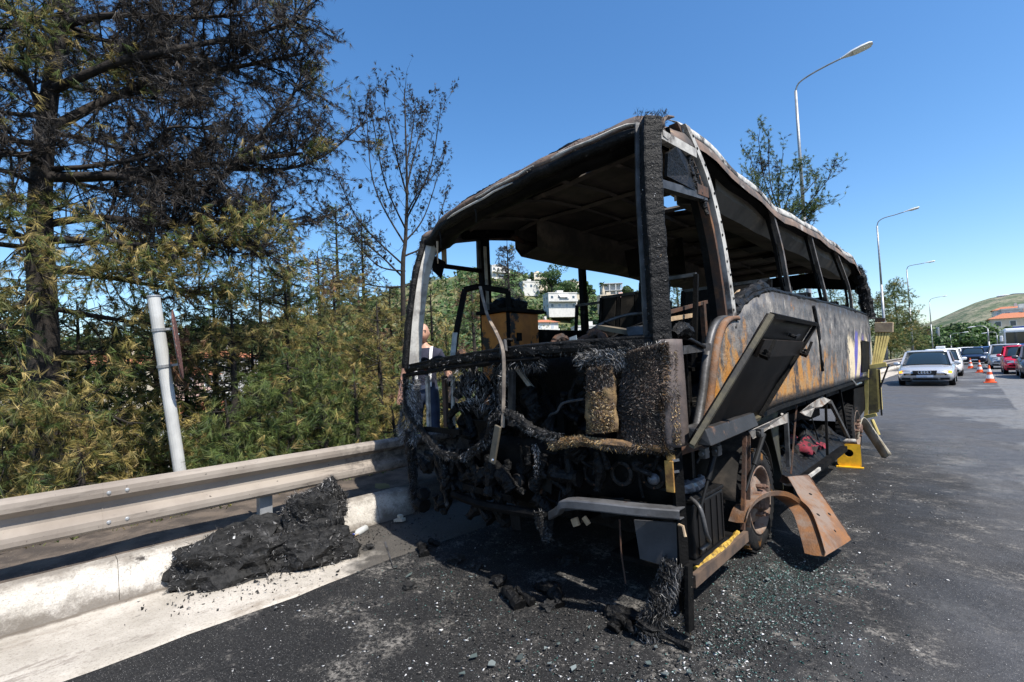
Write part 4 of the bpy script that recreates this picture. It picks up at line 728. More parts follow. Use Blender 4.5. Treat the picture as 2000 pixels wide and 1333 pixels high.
# --- fibre bodies (crust underneath, strands on top)
nF = V(.12, -1, .05)
a, b, c, d = fpt(1222, 690, -.01), fpt(1306, 668, -.02), fpt(1313, 878, -.02), fpt(1205, 872, -.01)
mb = MB(); mb.grid([[(a*(1-u)+b*u)*(1-v)+(d*(1-u)+c*u)*v+nF*(.05*math.sin(math.pi*u)+.012*mnoise.noise(Vector((u*6, v*9, 2)))) for u in np.linspace(0, 1, 12)] for v in np.linspace(0, 1, 20)]); mb.build('fibre_mat', mottled('scorched mat', (.07, .045, .032), (.03, .022, .018), 10, rough=.8, bump=.8), BUS, smooth=True, solid=.02)
parts = [fuzz_quad(a, b, c, d, 15000, .028, BROWN+BLK[:3], nF, (-.1, 0, -.2), bulge=.05, w=.0013),
         fuzz_quad(a*.2+b*.8, b, c, d*.2+c*.8, 6000, .04, GOLD[2:4]+BROWN, nF, (.45, 0, -.35), bulge=.02, w=.0013),
         fuzz_quad(fpt(1130, 690, -.01), fpt(1302, 664, -.02), fpt(1306, 712, -.03), fpt(1140, 715, -.02), 9000, .07, GREY+BLK, nF, (-.2, 0, -.7), w=.0014, curl=.9)]
fz('fibre_tufts', parts)
a, b, c, d = fpt(1150, 722, -.02), fpt(1200, 712, -.02), fpt(1206, 842, -.05), fpt(1148, 848, -.05)
mb = MB(); mb.grid([[(a*(1-u)+b*u)*(1-v)+(d*(1-u)+c*u)*v+nF*(.03*math.sin(math.pi*u)+.04*mnoise.noise(Vector((u*3, v*5, 5)))+.015*mnoise.noise(Vector((u*9, v*17, 5))))+V(.03, 0, 0)*mnoise.noise(Vector((2, v*4, 8))) for u in np.linspace(0, 1, 9)] for v in np.linspace(0, 1, 20)]); mb.build('fibre_mat', mottled('tan mat', (.20, .13, .055), (.09, .055, .028), 14, rough=.8, bump=.8), BUS, smooth=True, solid=.03)
m1, m2 = a*.62+d*.38, b*.62+c*.38
fz('fibre_tufts', [fuzz_quad(a, b, m2, m1, 6000, .026, BROWN+BLK, nF, (0, 0, -.15), bulge=.03, curl=1.0), fuzz_quad(m1, m2, c, d, 11000, .024, GOLD+BROWN+BLK[:1], nF, (0, 0, -.1), bulge=.035, curl=1.0)])
sh = [fpt(1078, 868, -.05), fpt(1130, 862, -.07), fpt(1180, 866, -.08), fpt(1240, 872, -.06), fpt(1308, 876, -.03)]
lumpy(sh, .028, 9, .25).build('fibre_shelf', mottled('shelf crust', (.20, .11, .04), (.07, .042, .022), 16, rough=.85, bump=.9), BUS)
fz('fibre_tufts', [fuzz_path(sh[:3], .03, 7000, .035, GOLD+GREY[1:3], .3, bias=(0, -.3, .1)), fuzz_path(sh[2:], .03, 5000, .05, BLK+BROWN[:2]+[GOLD[0]], .6, bias=(0, -.2, 0))])
for name_, pth, rad, n, L, cl, dr in (
    ('charred_garland', [fpt(792, 730, -.02), fpt(797, 800, -.03), fpt(828, 845, -.05), fpt(862, 885, -.06), fpt(908, 893, -.03)], .03, 4200, .055, GREY[:4]+BLK+BLK, .5),
    ('charred_garland', [fpt(905, 893, -.02), fpt(948, 862, -.06), fpt(972, 812, -.08), fpt(1000, 812, -.08), fpt(1045, 842, -.07), fpt(1095, 856, -.06)], .032, 5200, .05, GREY[:4]+BLK, .35),
    ('charred_garland', [fpt(985, 812, -.07), fpt(978, 760, -.05), fpt(985, 725, -.02)], .018, 1500, .05, GREY[:4], .5),
    ('charred_drip', [fpt(1045, 868, -.06), fpt(1049, 895, -.06), fpt(1050, 930, -.05)], .018, 900, .04, GREY[:4]+BROWN[:1], .9),
    ('charred_drip', [fpt(858, 885, -.05), fpt(866, 930, -.04), fpt(872, 985, -.03)], .014, 900, .05, GREY[:4], .9),
    ('charred_drip', [fpt(800, 840, -.03), fpt(806, 930, .0), fpt(815, 1000, .0)], .05, 2600, .07, BLK, .8),
    ('charred_drip', [fpt(1053, 1000, -.05), fpt(1060, 1030, -.05), fpt(1068, 1055, -.06)], .035, 1500, .045, GREY[:3]+BLK, .5),
    ('charred_drip', [V(.0, -.03, .40), V(-.03, -.06, .3), V(-.08, -.1, .16), V(-.12, -.15, .03)], .065, 9000, .06, BLK+BLK+GREY[1:3], .9),
    ('charred_drip', [V(.05, .0, .35), V(.055, .0, .2), V(.05, -.02, .05)], .02, 700, .05, BLK+BROWN[:3]+[GOLD[0]], .7)):
    lumpy(pth, rad*.85, 9, .6, 10).build(name_, CH, BUS); fz('fibre_tufts', [fuzz_path(pth, rad, n, L, cl, dr)])
mb = MB(); mb.sheet([V(.06, .03, .4), V(.06, -.03, .4), V(.055, -.05, .06), V(.055, .02, .05)], .02, (1, 0, 0)); mb.build('bumper_end', S, BUS)
fz('fibre_tufts', [fuzz_path(pr, .066, 4200, .016, GREY+BLK+BLK, .25, w=.002), fuzz_path([pr[2]*.6+pr[1]*.4, pr[3]], .062, 1500, .02, GOLD[2:4]+BROWN, .3, w=.0012, bias=(.2, -.2, 0))])
fz('fibre_tufts', [fuzz_path([V(.03, 0, 1.56), V(.04, -.02, 1.3), V(.045, -.03, 1.05)], .03, 2600, .04, GOLD+BROWN[:3], .35, bias=(.25, -.35, 0))])
fz('fibre_tufts', [fuzz_path(sill, .04, 5200, .04, BLK+GREY[1:3], .4), fuzz_path([p+V(0, 0, -.09) for p in sill[:4]], .05, 1800, .08, GREY[:4]+BLK, .9)])
fz('fibre_tufts', [fuzz_quad(fpt(782, 740, .0), fpt(828, 740, -.02), fpt(818, 870, -.03), fpt(784, 860, .0), 5200, .08, GREY+BLK[:2], (0, -1, 0), (0, 0, -.8)), fuzz_quad(fpt(880, 735, .0), fpt(1000, 720, .0), fpt(985, 800, .02), fpt(900, 800, .02), 1000, .09, GREY+BLK, (0, -.6, 0), (0, 0, -.9), curl=1.0)])
fz('fibre_tufts', [fuzz_path([p+V(-.03, -.04, 0) for p in lp], .035, 1400, .02, BLK+GREY[:2], .3), fuzz_path([V(-.1, 7.4, 2.95), V(-.05, 7.5, 2.7), V(.02, 7.6, 2.1)], .1, 2200, .07, BLK, .2, w=.003), fuzz_path([V(-.12, y, 3.06) for y in (6.0, 6.6, 7.2)], .03, 500, .05, BLK, -.2, w=.003)])
fz('fibre_tufts', [fuzz_path([V(*hdr(x, -.02, -.03)) for x in np.linspace(-.05, -2.3, 8)], .03, 1400, .025, BLK, .2), fuzz_path([V(*hdr(x, .0, .0)) for x in (-.02, -.1, -.2)], .05, 500, .05, BLK, -.1)])
for k in range(6):
    x = random.choice((-.35, -.8, -1.0, -1.55, -2.1)); p = V(*hdr(x, -.03, -.1)); q = p+V(.0, .02, -random.uniform(.06, .18)); mb = MB(); mb.tube([p, (p+q)/2+V(.015, 0, 0), q], .005, 5); mb.build('dangling_wire', CH, BUS)
p = fpt(880, 420, .15); p = V(-2.15, .1, 2.63); mb = MB(); mb.tube([p, p+V(.01, -.01, -.1), p+V(.0, .0, -.2)], [.012, .008, .005], 6); mb.build('dangling_wire', MT['tan'], BUS)
# --- door side: open leaf frame and head frame
mb = MB(); P_ = [at(884, 706, 'x', -2.5), at(893, 640, 'x', -2.5), at(908, 566, 'x', -2.48), at(935, 560, 'x', -2.3), at(992, 570, 'x', -2.1), at(994, 604, 'x', -2.1)]
for i in range(5): mb.bar(P_[i], P_[i+1], .055, .05, up=(.6, -.8, 0))
mb.build('door_frame', MT['soot'], BUS, bevel=.006)
mb = MB(); mb.bar(at(883, 706, 'x', -2.44), at(889, 650, 'x', -2.44), .05, .012, up=(.6, -.8, 0)); mb.build('door_strip', MT['ash_metal'], BUS)
for p, q, m in (((866, 458), (940, 468), 'grey_metal'), ((850, 518), (942, 530), 'soot'), ((866, 458), (868, 516), 'tan'), ((934, 462), (936, 530), 'grey_metal')):
    mb = MB(); mb.bar(at(*p, 'x', -2.42), at(*q, 'x', -2.42), .04, .03, up=(1, 0, 0)); mb.build('door_head', MT[m], BUS)
rag(((838, 495), (870, 512), (862, 545), (846, 530)), -2.38, 'scorched_flap', 'soot', .01)
# --- scorched orange cabinet by the door
cb = MB(); cb.box((-2.36, .8, 1.03), (-2.0, 1.27, 2.02)); CB = cb.build('orange_cabinet', MT['orange_board'], BUS, bevel=.006)
mb = MB(); mb.box((-2.40, .76, 2.022), (-1.95, 1.32, 2.06)); mb.build('cabinet_top', S, CB, bevel=.006)
mb = MB(); mb.box((-1.998, .79, 1.03), (-1.985, .83, 2.02)); mb.build('corner_angle', S, CB)
for zz in (1.45, 1.74):
    mb = MB(); mb.box((-1.997, .93, zz), (-1.99, 1.0, zz+.08)); mb.build('cabinet_plate', S, CB)
lumpy([V(-2.3, .9, 2.09), V(-2.15, 1.0, 2.13), V(-2.05, 1.15, 2.10)], .06, 9, .4).build('cabinet_debris', CH, BUS)
# --- seat frames
def seat(x, y, w=.86, tilt=.14, z0=1.03, panel=True, lean=0.0):
    mb = MB(); zs = z0+.42
    for s_ in (-1, 1): mb.bar((x+s_*w/2, y-.42, zs), (x+s_*w/2, y, zs), .03, .03)
    mb.bar((x-w/2, y-.42, zs), (x+w/2, y-.42, zs), .03, .03); mb.bar((x-w/2, y, zs), (x+w/2, y, zs), .03, .03); mb.bar((x, y-.42, zs), (x, y, zs), .03, .03)
    o = mb.build('seat', S, BUS)
    bt = V(lean, tilt*1.0, .78)
    for s_ in (-1, 0, 1):
        mb = MB(); p = V(x+s_*w/2, y, zs); mb.bar(p, p+bt+V(0, 0, .0 if s_ else -.02), .035, .03, up=(0, 1, 0)); mb.build('seat_upright', S, o)
    if panel:
        for s_ in (-1, 1):
            c0 = V(x+s_*w/4, y, zs)+bt*.42; c1 = V(x+s_*w/4, y, zs)+bt; h = w/4-.03
            mb = MB(); mb.sheet([c0+V(-h, -.01, 0), c0+V(h, -.01, 0), c1+V(h, -.01, 0), c1+V(-h, -.01, 0)], .03, (0, 1, 0)); mb.build('backrest', SF, o, bevel=.006)
    mb = MB(); mb.bar(V(x-w/2, y, zs)+bt, V(x+w/2, y, zs)+bt, .03, .03); mb.build('top_rail', MT['grey_metal'], o)
    for s_ in (-.7, .7):
        mb = MB(); mb.bar((x+s_*w/2, y-.2, z0), (x+s_*w/2, y-.2, zs), .04, .2, up=(0, 1, 0)); mb.build('leg', S, o)
    return o
for i, y in enumerate((2.35, 3.15, 3.95, 4.75, 5.55, 6.35)):
    seat(-.55, y, lean=random.uniform(-.02, .02)); seat(-1.92, y, panel=(i != 0), lean=random.uniform(-.03, .03))
seat(-.62, 1.25, .5, z0=1.0, panel=False); seat(-1.55, 2.0, .45, panel=True)
for p, q, w, m in (((1300, 612), (1380, 590), .03, 'rust_dark'), ((1372, 590), (1378, 675), .05, 'rust_dark'), ((1300, 625), (1360, 615), .035, 'tan'), ((1330, 625), (1332, 665), .03, 'soot'), ((1352, 605), (1350, 660), .02, 'soot'), ((1385, 660), (1400, 590), .03, 'soot'), ((1318, 660), (1335, 630), .03, 'grey_metal')):
    mb = MB(); mb.bar(at(*p, 'x', -.5), at(*q, 'x', -.5), w, w*.8, up=(1, 0, 0)); mb.build('bent_frame', MT[m], BUS)
mb = MB(); mb.tube([at(1435, 612, 'x', -.2), at(1437, 580, 'x', -.2), at(1445, 572, 'x', -.2)], .03, 10); mb.build('burnt_pipe', MT['tan'], BUS)
# --- battery standing in the open tray
bt_ = thing('truck_battery', 'scorched black battery with melted cable in the open stepwell', 'battery', (-.12, .5, .262))
mb = MB(); mb.box((-.24, .30, .30), (-.02, .78, .63)); mb.build('case', MT['black'], bt_, bevel=.012)
mb = MB(); mb.box((-.27, .27, .262), (.005, .81, .298)); mb.build('base', MT['black'], bt_, bevel=.008)
mb = MB(); mb.box((-.245, .295, .632), (-.015, .785, .655)); mb.build('lid', MT['char'], bt_, bevel=.006)
for y in (.36, .46, .56, .66, .74):
    mb = MB(); mb.box((-.0205, y-.008, .32), (-.012, y+.008, .61)); mb.build('rib', MT['black'], bt_)
mb = MB(); mb.tube(densify([(-.05, .33, .66), (.03, .28, .62), (.05, .30, .48), (.03, .38, .40), (.0, .33, .36)], 6), .014, 8); mb.build('cable', MT['grey_metal'], bt_, smooth=True)
lumpy([V(-.18, .32, .67), V(-.1, .42, .70), V(-.1, .6, .69), V(-.15, .74, .68)], .035, 9, .6).build('melted_plastic', plain('melted plastic', (.10, .105, .12), .3), bt_)
# ------------------------------------------------------------------ fallen wheel-arch skirt
fk = thing('fallen_wheel_arch', 'rusty torn wheel arch panel leaning from the front wheel onto the road', 'body panel', tuple(at(1600, 1080, 'z', 0)))
le = [at(1538, 932, 'x', .09), at(1558, 966, 'x', .17), at(1582, 1008, 'z', .30), at(1598, 1050, 'z', .22), at(1609, 1088, 'z', .13)]
re_ = [at(1580, 930, 'x', .12), at(1606, 968, 'z', .36), at(1630, 1005, 'z', .25), at(1648, 1032, 'z', .17), at(1662, 1055, 'z', .10)]
mb = MB(); mb.grid([[i*(1-t)+o*t+V(.006, 0, .004)*math.sin(t*math.pi)+V(.004, .004, 0)*mnoise.noise(Vector((t*4, k*.9, 3))) for t in np.linspace(0, 1, 7)] for k, (i, o) in enumerate(zip(densify(le, 4), densify(re_, 4)))]); mb.build('skirt_sheet', MT['rust'], fk, solid=.005)
I2 = densify([at(1456, 1022, 'x', .03), at(1466, 995, 'x', .05), at(1486, 976, 'x', .08), at(1512, 968, 'x', .12), at(1540, 971, 'x', .16), at(1562, 985, 'x', .21)]+[q+V(.004, 0, .004) for q in le[2:]], 5); O2 = densify(re_, 5)
mb = MB(); mb.grid([[i+V(.008, 0, .034), i, i+V(-.06, .0, -.01), i+V(-.12, .012, -.012)] for i in I2]); mb.build('arch_flange', MT['rust'], fk, smooth=False, solid=.005)
mb = MB(); mb.grid([[o+V(0, 0, .008), o+V(-.01, .02, -.012), o+V(-.035, .03, -.03)] for o in O2]); mb.build('rolled_edge', MT['rust_dark'], fk, smooth=True, solid=.005)
mb = MB(); mb.grid([[p, p+V(-.03, .03, -.0), p+V(-.05, .02, -.06)] for p in (at(1533, 930, 'x', .06), at(1545, 934, 'x', .08), at(1582, 930, 'x', .12))]); mb.build('top_tab', MT['rust_dark'], fk, solid=.006)
for (i, t) in ((1, .5), (2, .3), (2, .75), (3, .6)):
    q = le[i]*(1-t)+re_[i]*t; nv = nrm(np.cross(le[i+1]-le[i], re_[i]-le[i])); nv = nv if nv[0] > 0 else -nv
    MB().lathe(q+nv*.008, nv, [(0, .014), (.002, .011), (.002, 0)], 10).build('bolt_hole', S, fk)
# ------------------------------------------------------------------ yellow support box by the rear wheel
cx = at(1640, 912, 'z', 0); cx2 = at(1680, 915, 'z', 0); k0 = thing('support_box', 'bright yellow steel support block with round hole under the coach flank', 'support block', tuple((cx+cx2)/2))
e1 = nrm(V(*(cx2-cx))*V(1, 1, 0)); e1 = nrm(V(.98, .17, 0)); e2 = V(-e1[1], e1[0], 0); w_ = .26; h_ = .30; c0 = (cx+cx2)/2-e1*w_/2
outl = [c0, c0+e1*w_, c0+e1*w_+V(0, 0, h_), c0+V(0, 0, h_)]; hc = c0+e1*w_*.5+V(0, 0, h_*.62); hr = .05; n_ = 24
mb = MB()
for dpt in (0, .05):
    sq = []; ci = []
    for i in range(n_):
        a = 2*math.pi*i/n_; dx, dz = math.cos(a), math.sin(a); ci.append(hc+e1*dx*hr+V(0, 0, dz*hr)+e2*dpt)
        t = min((w_/2)/abs(dx) if abs(dx) > 1e-6 else 9, ((h_-(hc[2]-c0[2])) if dz > 0 else (hc[2]-c0[2]))/abs(dz) if abs(dz) > 1e-6 else 9); sq.append(hc+e1*dx*t+V(0, 0, dz*t)+e2*dpt)
    mb.add(sq+ci, [(i, (i+1) % n_, n_+(i+1) % n_, n_+i) for i in range(n_)])
    if dpt == 0: c_in = ci
mb.add(c_in+[p+e2*.05 for p in c_in], [(i, (i+1) % n_, n_+(i+1) % n_, n_+i) for i in range(n_)])
mb.build('front_plate', MT['chock'], k0)
for s_, nm in ((0, 'side_plate'), (1, 'side_plate')):
    q = c0+e1*(w_*s_-(.012 if s_ else 0)); mb = MB(); mb.sheet([q+e2*.051, q+e2*.34, q+e2*.34+V(0, 0, h_*.75), q+e2*.051+V(0, 0, h_)], .012, e1); mb.build(nm, MT['chock'], k0)
mb = MB(); mb.tube([c0+e1*.04+e2*.08+V(0, 0, h_+.032), c0+e1*(w_-.04)+e2*.08+V(0, 0, h_+.032)], .03, 14); mb.build('roller', MT['ash_metal'], k0, smooth=False)
mb = MB(); mb.bar(c0+e2*-.02-e1*.015+V(0, 0, .008), c0+e2*-.02+e1*(w_+.02)+V(0, 0, .008), .05, .014); mb.build('foot_plate', MT['chock'], k0)
# ------------------------------------------------------------------ burnt seat by the kerb
bs = thing('char_heap', 'charred heap of upholstery with an upright slab on the gutter against the kerb', 'debris heap', (-2.85, -1.15, 0))
def blob(c, ax_, size, seed, amp=.3, n=4, flat=None):
    bm = bmesh.new(); bmesh.ops.create_icosphere(bm, subdivisions=n, radius=1); mb = MB(); e = nrm(ax_); f = nrm(np.cross(V(0, 0, 1), e)); g3 = np.cross(e, f); vs = []
    for v in bm.verts:
        p = V(*v.co); k = 1+amp*1.2*mnoise.noise(Vector(p*1.7+V(seed, 0, 0)))+amp*.35*abs(mnoise.noise(Vector(p*7.5+V(seed, 1, 4))))+amp*.5*mnoise.noise(Vector(p*4.5+V(seed, 3, 0)))+amp*.28*mnoise.noise(Vector(p*13+V(seed, 3, 9)))
        p = np.sign(p)*np.abs(p)**.8*k; q = V(*c)+e*p[0]*size[0]+f*p[1]*size[1]+g3*p[2]*size[2]
        if flat is not None: q[2] = max(q[2], flat)
        vs.append(q)
    mb.add(vs, [tuple(v.index for v in fc.verts) for fc in bm.faces]); bm.free(); return mb
ashm = mottled('ashy char', (.006, .006, .006), (.02, .0195, .019), 25, rough=.65, bump=1.0, bscale=70, c3=(.085, .083, .081), s3=9, lo3=.56, hi3=.74, spec=.25)
blob((-2.93, -1.38, .10), (.35, .93, 0), (.40, .25, .20), 3, flat=.012).build('cushion', ashm, bs)
blob((-2.70, -.86, .09), (.5, .86, .0), (.32, .22, .15), 8, flat=.012).build('cushion', ashm, bs)
sl_ = [at(508, 1062, 'y', -.92), at(640, 1050, 'y', -.62), at(628, 1010, 'y', -.62), at(598, 938, 'y', -.70), at(570, 945, 'y', -.76), at(512, 985, 'y', -.90)]
g4 = []
q0, q1, q2, q3 = at(496, 1075, 'x', -2.85), at(662, 1056, 'x', -2.55), at(610, 936, 'x', -2.80), at(516, 978, 'x', -2.97)
for v in np.linspace(0, 1, 16):
    row = []
    for u in np.linspace(0, 1, 14):
        e = math.sin(math.pi*min(1, max(0, u)))**.5 if 0 < u < 1 else 0; p = (q0*(1-u)+q1*u)*(1-v)+(q3*(1-u)+q2*u)*v; row.append(p+V(.7, -.7, .1)*(.05*e*(1-v*.5)+.03*mnoise.noise(Vector((u*5, v*5, 3)))))
    g4.append(row)
blob((-2.80, -.76, .24), (.38, .92, 0), (.23, .15, .26), 14, .32, flat=.012).build('upright_slab', ashm, bs); blob((-2.80, -.66, .40), (.38, .92, .3), (.14, .11, .15), 33, .35).build('upright_slab', ashm, bs)
def fuzz_mesh(o, n, L, cols, w=.0016, normal=.5):
    me = o.data; V3 = np.array([v.co for v in me.vertices])+off(o); N3 = np.array([v.normal for v in me.vertices]); i = rng.integers(0, len(V3), n); P = V3[i]+rnd_unit(n)*.012
    nz = np.array([mnoise.noise_vector(Vector(q*7.0)) for q in P]); k = np.array([mnoise.noise(Vector(q*6.0)) for q in P])[:, None]
    return strands(P, N3[i]*normal+nz*1.2+rnd_unit(n)*.3, L*rng.uniform(.3, 1.3, n), w, np.clip(pal(cols, n, .35)*np.clip(1+1.4*k, .15, 2.4), 0, 1), .8)
heap = [o for o in bs.children]; blob((-2.62, -.72, .10), (.3, .95, 0), (.16, .16, .14), 21, flat=.012).build('cushion', ashm, bs); blob((-3.02, -1.05, .16), (.3, .95, 0), (.3, .12, .18), 27, flat=.012).build('cushion', ashm, bs)
fz('fibre_tufts', [fuzz_mesh(o, 4200, .035, BLK+BLK+GREY[1:4], normal=.1) for o in heap], bs)
mb = MB(); c = at(446, 1062, 'z', .27); mb.bar(c+V(-.03, -.06, -.06), c+V(.02, .05, .03), .055, .045); mb.build('buckle', plain('ash white buckle', (.5, .5, .49), .5), bs, bevel=.01)
blob(at(455, 1042, 'z', .3), (1, .3, 0), (.05, .03, .02), 5, n=2).build('buckle_lump', ashm, bs)
def heap_chips():
    cs_ = [(V3, off(o)) for o in heap for V3 in [np.array([v.co for v in o.data.vertices])]]; P = np.concatenate([a[rng.integers(0, len(a), 500)]+b for a, b in cs_]); n = len(P)
    skirt = np.stack([rng.normal(-2.72, .16, 900), rng.normal(-1.1, .34, 900), np.full(900, .014)], 1); P = np.concatenate([P, skirt]); n = len(P); s = .004+.018*rng.random(n)**2.5
    v = rnd_unit(n*4).reshape(n, 4, 3)*s[:, None, None]+P[:, None, :]+V(0, 0, .004); b = np.arange(n)[:, None]*4; t = np.stack([b+[0, 1, 2], b+[0, 3, 1], b+[1, 3, 2], b+[2, 3, 0]], 1).reshape(-1, 3)
    o = tri_mesh('cinders', v.reshape(-1, 3), t, MT['crumbs'], bs, np.repeat(pal([(.008, .008, .008), (.02, .019, .018), (.05, .048, .045), (.16, .155, .15)], n, .4), 4, 0)); o['kind'] = 'stuff'
heap_chips()
# ------------------------------------------------------------------ bottle and splint in the gutter
p = at(690, 1046, 'z', .03); bo = thing('plastic_bottle', 'clear plastic bottle with blue cap lying at the kerb foot', 'bottle', tuple(p))
ax = nrm(V(-.45, .9, 0)); MB().lathe(p, ax, [(0, .011), (.03, .012), (.06, .028), (.08, .032), (.19, .032), (.2, .024), (.2, 0)], 16).build('body', plain('grey clear plastic', (.42, .43, .42), .2), bo, smooth=True)
MB().lathe(p, ax, [(-.018, 0), (-.018, .015), (.006, .015)], 14).build('cap', plain('blue cap', (.02, .045, .36), .4), bo)
p, q = at(664, 1062, 'z', .015), at(705, 1040, 'z', .03); mb = MB(); mb.bar(p, q, .03, .012, taper=.3); o = mb.build('wood_splint', MT['tan'], loc=tuple(p)); tag(o, 'split pale wooden slat beside the blue capped bottle', 'slat')
p = at(782, 1018, 'z', .02); mb = MB(); mb.bar(p-V(.06, .02, 0), p+V(.05, .01, .02), .05, .03); mb.box(p-V(.025, .02, .0), p+V(.025, .02, .06)); o = mb.build('broken_clip', plain('pale clip', (.45, .43, .36), .5), loc=tuple(p), bevel=.004); tag(o, 'pale broken plastic clip in the shade at the kerb foot', 'clip')
p, q = at(752, 1060, 'z', .01), at(768, 1108, 'z', .012); mb = MB(); mb.bar(p, q, .02, .012, taper=.2); o = mb.build('metal_sliver', MT['grey_metal'], loc=tuple(p)); tag(o, 'thin dark metal sliver lying in front of the coach corner', 'scrap')
# ------------------------------------------------------------------ scattered debris
def scatter(n, regs):
    P = []
    wts = np.array([r[4] for r in regs]); wts = wts/wts.sum()
    for (x0, x1, y0, y1, _w), k in zip(regs, rng.multinomial(n, wts)):
        P.append(np.stack([rng.normal((x0+x1)/2, (x1-x0)/3.2, k), rng.normal((y0+y1)/2, (y1-y0)/3.2, k)], 1))
    P = np.concatenate(P); keep = (P[:, 0] > -3.0) & (P[:, 1] > -2.3) & ~((P[:, 0] > .75) & (P[:, 1] < -1.6))
    cl = np.array([mnoise.noise(Vector((p[0]*1.9, p[1]*1.9, 3.3))) for p in P]); keep &= (cl+rng.uniform(-.35, .35, len(P)) > -.12)
    return P[keep]
def chips(name, P, s0, s1, cols, mat, flat=.35, label=None, cat=None):
    n = len(P); s = rng.uniform(s0, s1, n)**1.0; s = s0+(s1-s0)*rng.random(n)**2.6
    t = rng.normal(size=(n, 4, 3)); t /= np.linalg.norm(t, axis=2, keepdims=True); t[:, :, 2] *= flat; v = t*s[:, None, None]
    v[:, :, 2] -= v[:, :, 2].min(1, keepdims=True); v[:, :, 0] += P[:, None, 0]; v[:, :, 1] += P[:, None, 1]; v[:, :, 2] += .001
    v[:, :, 2] += np.where(P[:, 0] < -2.2, .012, 0)[:, None]
    b = np.arange(n)[:, None]*4; tr = np.stack([b+[0, 1, 2], b+[0, 3, 1], b+[1, 3, 2], b+[2, 3, 0]], 1).reshape(-1, 3)
    o = tri_mesh(name, v.reshape(-1, 3), tr, mat, None, np.repeat(pal(cols, n, .4), 4, axis=0)); return tag(o, label, cat, kind='stuff')
FR = [(-2.6, .3, -.7, .4, 6), (-2.6, .6, -1.2, .5, 4), (-.6, .9, -1.8, .2, 3), (-.2, .6, -.2, 1.4, 1.2), (-2.9, -1.6, -.9, .4, 2.5)]
chips('char_crumbs', scatter(26000, FR+[(-.1, .5, 0, 4, 1)]), .002, .015, [(.012, .012, .012), (.03, .029, .028), (.06, .055, .05), (.11, .1, .09)], MT['crumbs'], .6, 'black charcoal crumbs and cinders strewn over the road round the coach', 'cinders')
chips('glass_crumbs', scatter(15000, [(-.4, .8, -1.9, -.4, 3), (-.1, .6, .4, 1.6, 5), (-2.4, -.6, -.9, 0, 1.2), (.0, .7, -.6, .6, 2), (.2, 1.3, 5.6, 8.6, .8)]), .0025, .013, [(.06, .15, .125), (.11, .20, .18), (.22, .29, .275), (.03, .08, .07), (.36, .40, .39)], MT['chips'], .35, 'greenish crumbs of shattered window glass on the asphalt', 'glass')
chips('ash_flakes', scatter(6500, [(-.1, 1.0, -1.4, 5, 3), (-.3, .9, -1.7, .4, 5), (-2.4, .4, -1.6, -.4, 3)]), .002, .018, [(.5, .49, .47), (.35, .34, .32), (.62, .61, .6), (.22, .2, .18)], MT['crumbs'], .3, 'pale ash flakes and paper scraps blown over the road', 'ash')
glm = {}
for k, c_ in enumerate(((.09, .115, .112), (.16, .185, .183), (.045, .055, .055))): glm[k] = plain('shard glass %d' % k, c_, .16, 0, .7)
spots = [(1090, 1262), (1128, 1255), (1165, 1268), (1210, 1290), (1075, 1300), (1040, 1240), (1265, 1300), (1300, 1322), (1235, 1262), (1180, 1315), (1120, 1310), (1330, 1290), (1345, 1318), (960, 1300), (985, 1258), (925, 1285), (1280, 1268), (1015, 1290), (1150, 1230), (1065, 1270), (1395, 1180), (1420, 1150), (1440, 1120), (1455, 1165), (1480, 1110), (1500, 1135), (1385, 1120), (1410, 1210), (1640, 1160), (1600, 1175), (1570, 1190), (862, 1235), (772, 1110), (800, 1125), (920, 1130), (700, 1120), (1355, 1250), (1385, 1260), (1240, 1320), (905, 1320)]
for k, (px, py) in enumerate(spots):
    p = at(px, py, 'z', .008); m = random.randint(3, 5); s_ = random.uniform(.008, .03); a0 = random.uniform(0, 6); til = V(random.uniform(-.3, .3), random.uniform(-.3, .3), 1)
    e = nrm(np.cross(til, V(1, 0, 0))); f = nrm(np.cross(nrm(til), e)); pts = [p+V(0, 0, .01)+(e*math.cos(a0+2*math.pi*i/m)*random.uniform(.35, 1.5)+f*math.sin(a0+2*math.pi*i/m)*random.uniform(.2, 1.0))*s_ for i in range(m)]
    white = (px, py) == (862, 1235)
    mb = MB(); mb.sheet(pts, .005, til); o = mb.build('glass_shard' if not white else 'white_scrap', MT['white'] if white else glm[k % 3], loc=tuple(p))
    if white: tag(o, 'small white triangular scrap alone on the dark asphalt', 'scrap')
    else: tag(o, 'greenish glass shard on the road '+('between the front corner and the rusty wheel arch' if px > 1360 and px < 1560 else 'in the open lane right of the rusty wheel arch' if px >= 1560 else 'in the shade edge before the coach front' if py < 1240 else 'at the bottom edge before the coach corner' if py > 1285 else 'before the hanging charred corner'), 'glass shard', 'glass shards strewn round the coach front')
for px, py, s_ in ((350/1*1+760-0, 1100, .07), (890, 1098, .06), (930, 1112, .05), (1205, 1210, .05), (800, 1150, .04), (1500, 1050, .05), (1070, 1190, .05), (720, 1075, .05)):
    p = at(px, py, 'z', .0); o = blob(p+V(0, 0, s_*.35), (random.random(), 1, 0), (s_, s_*.75, s_*.5), px % 7, .5, 3, flat=.003).build('char_lump', ashm, loc=tuple(p)); tag(o, 'crumpled lump of charred trim on the road '+{1110: 'under the coach nose', 890: 'at the left shadow edge', 930: 'right of the left shadow edge lump', 1205: 'below the bumper bar', 800: 'on the sunlit ash patch', 1500: 'by the front wheel foot', 1070: 'under the hanging drip', 720: 'near the blue capped bottle'}[px], 'debris', 'charred lumps before the coach')
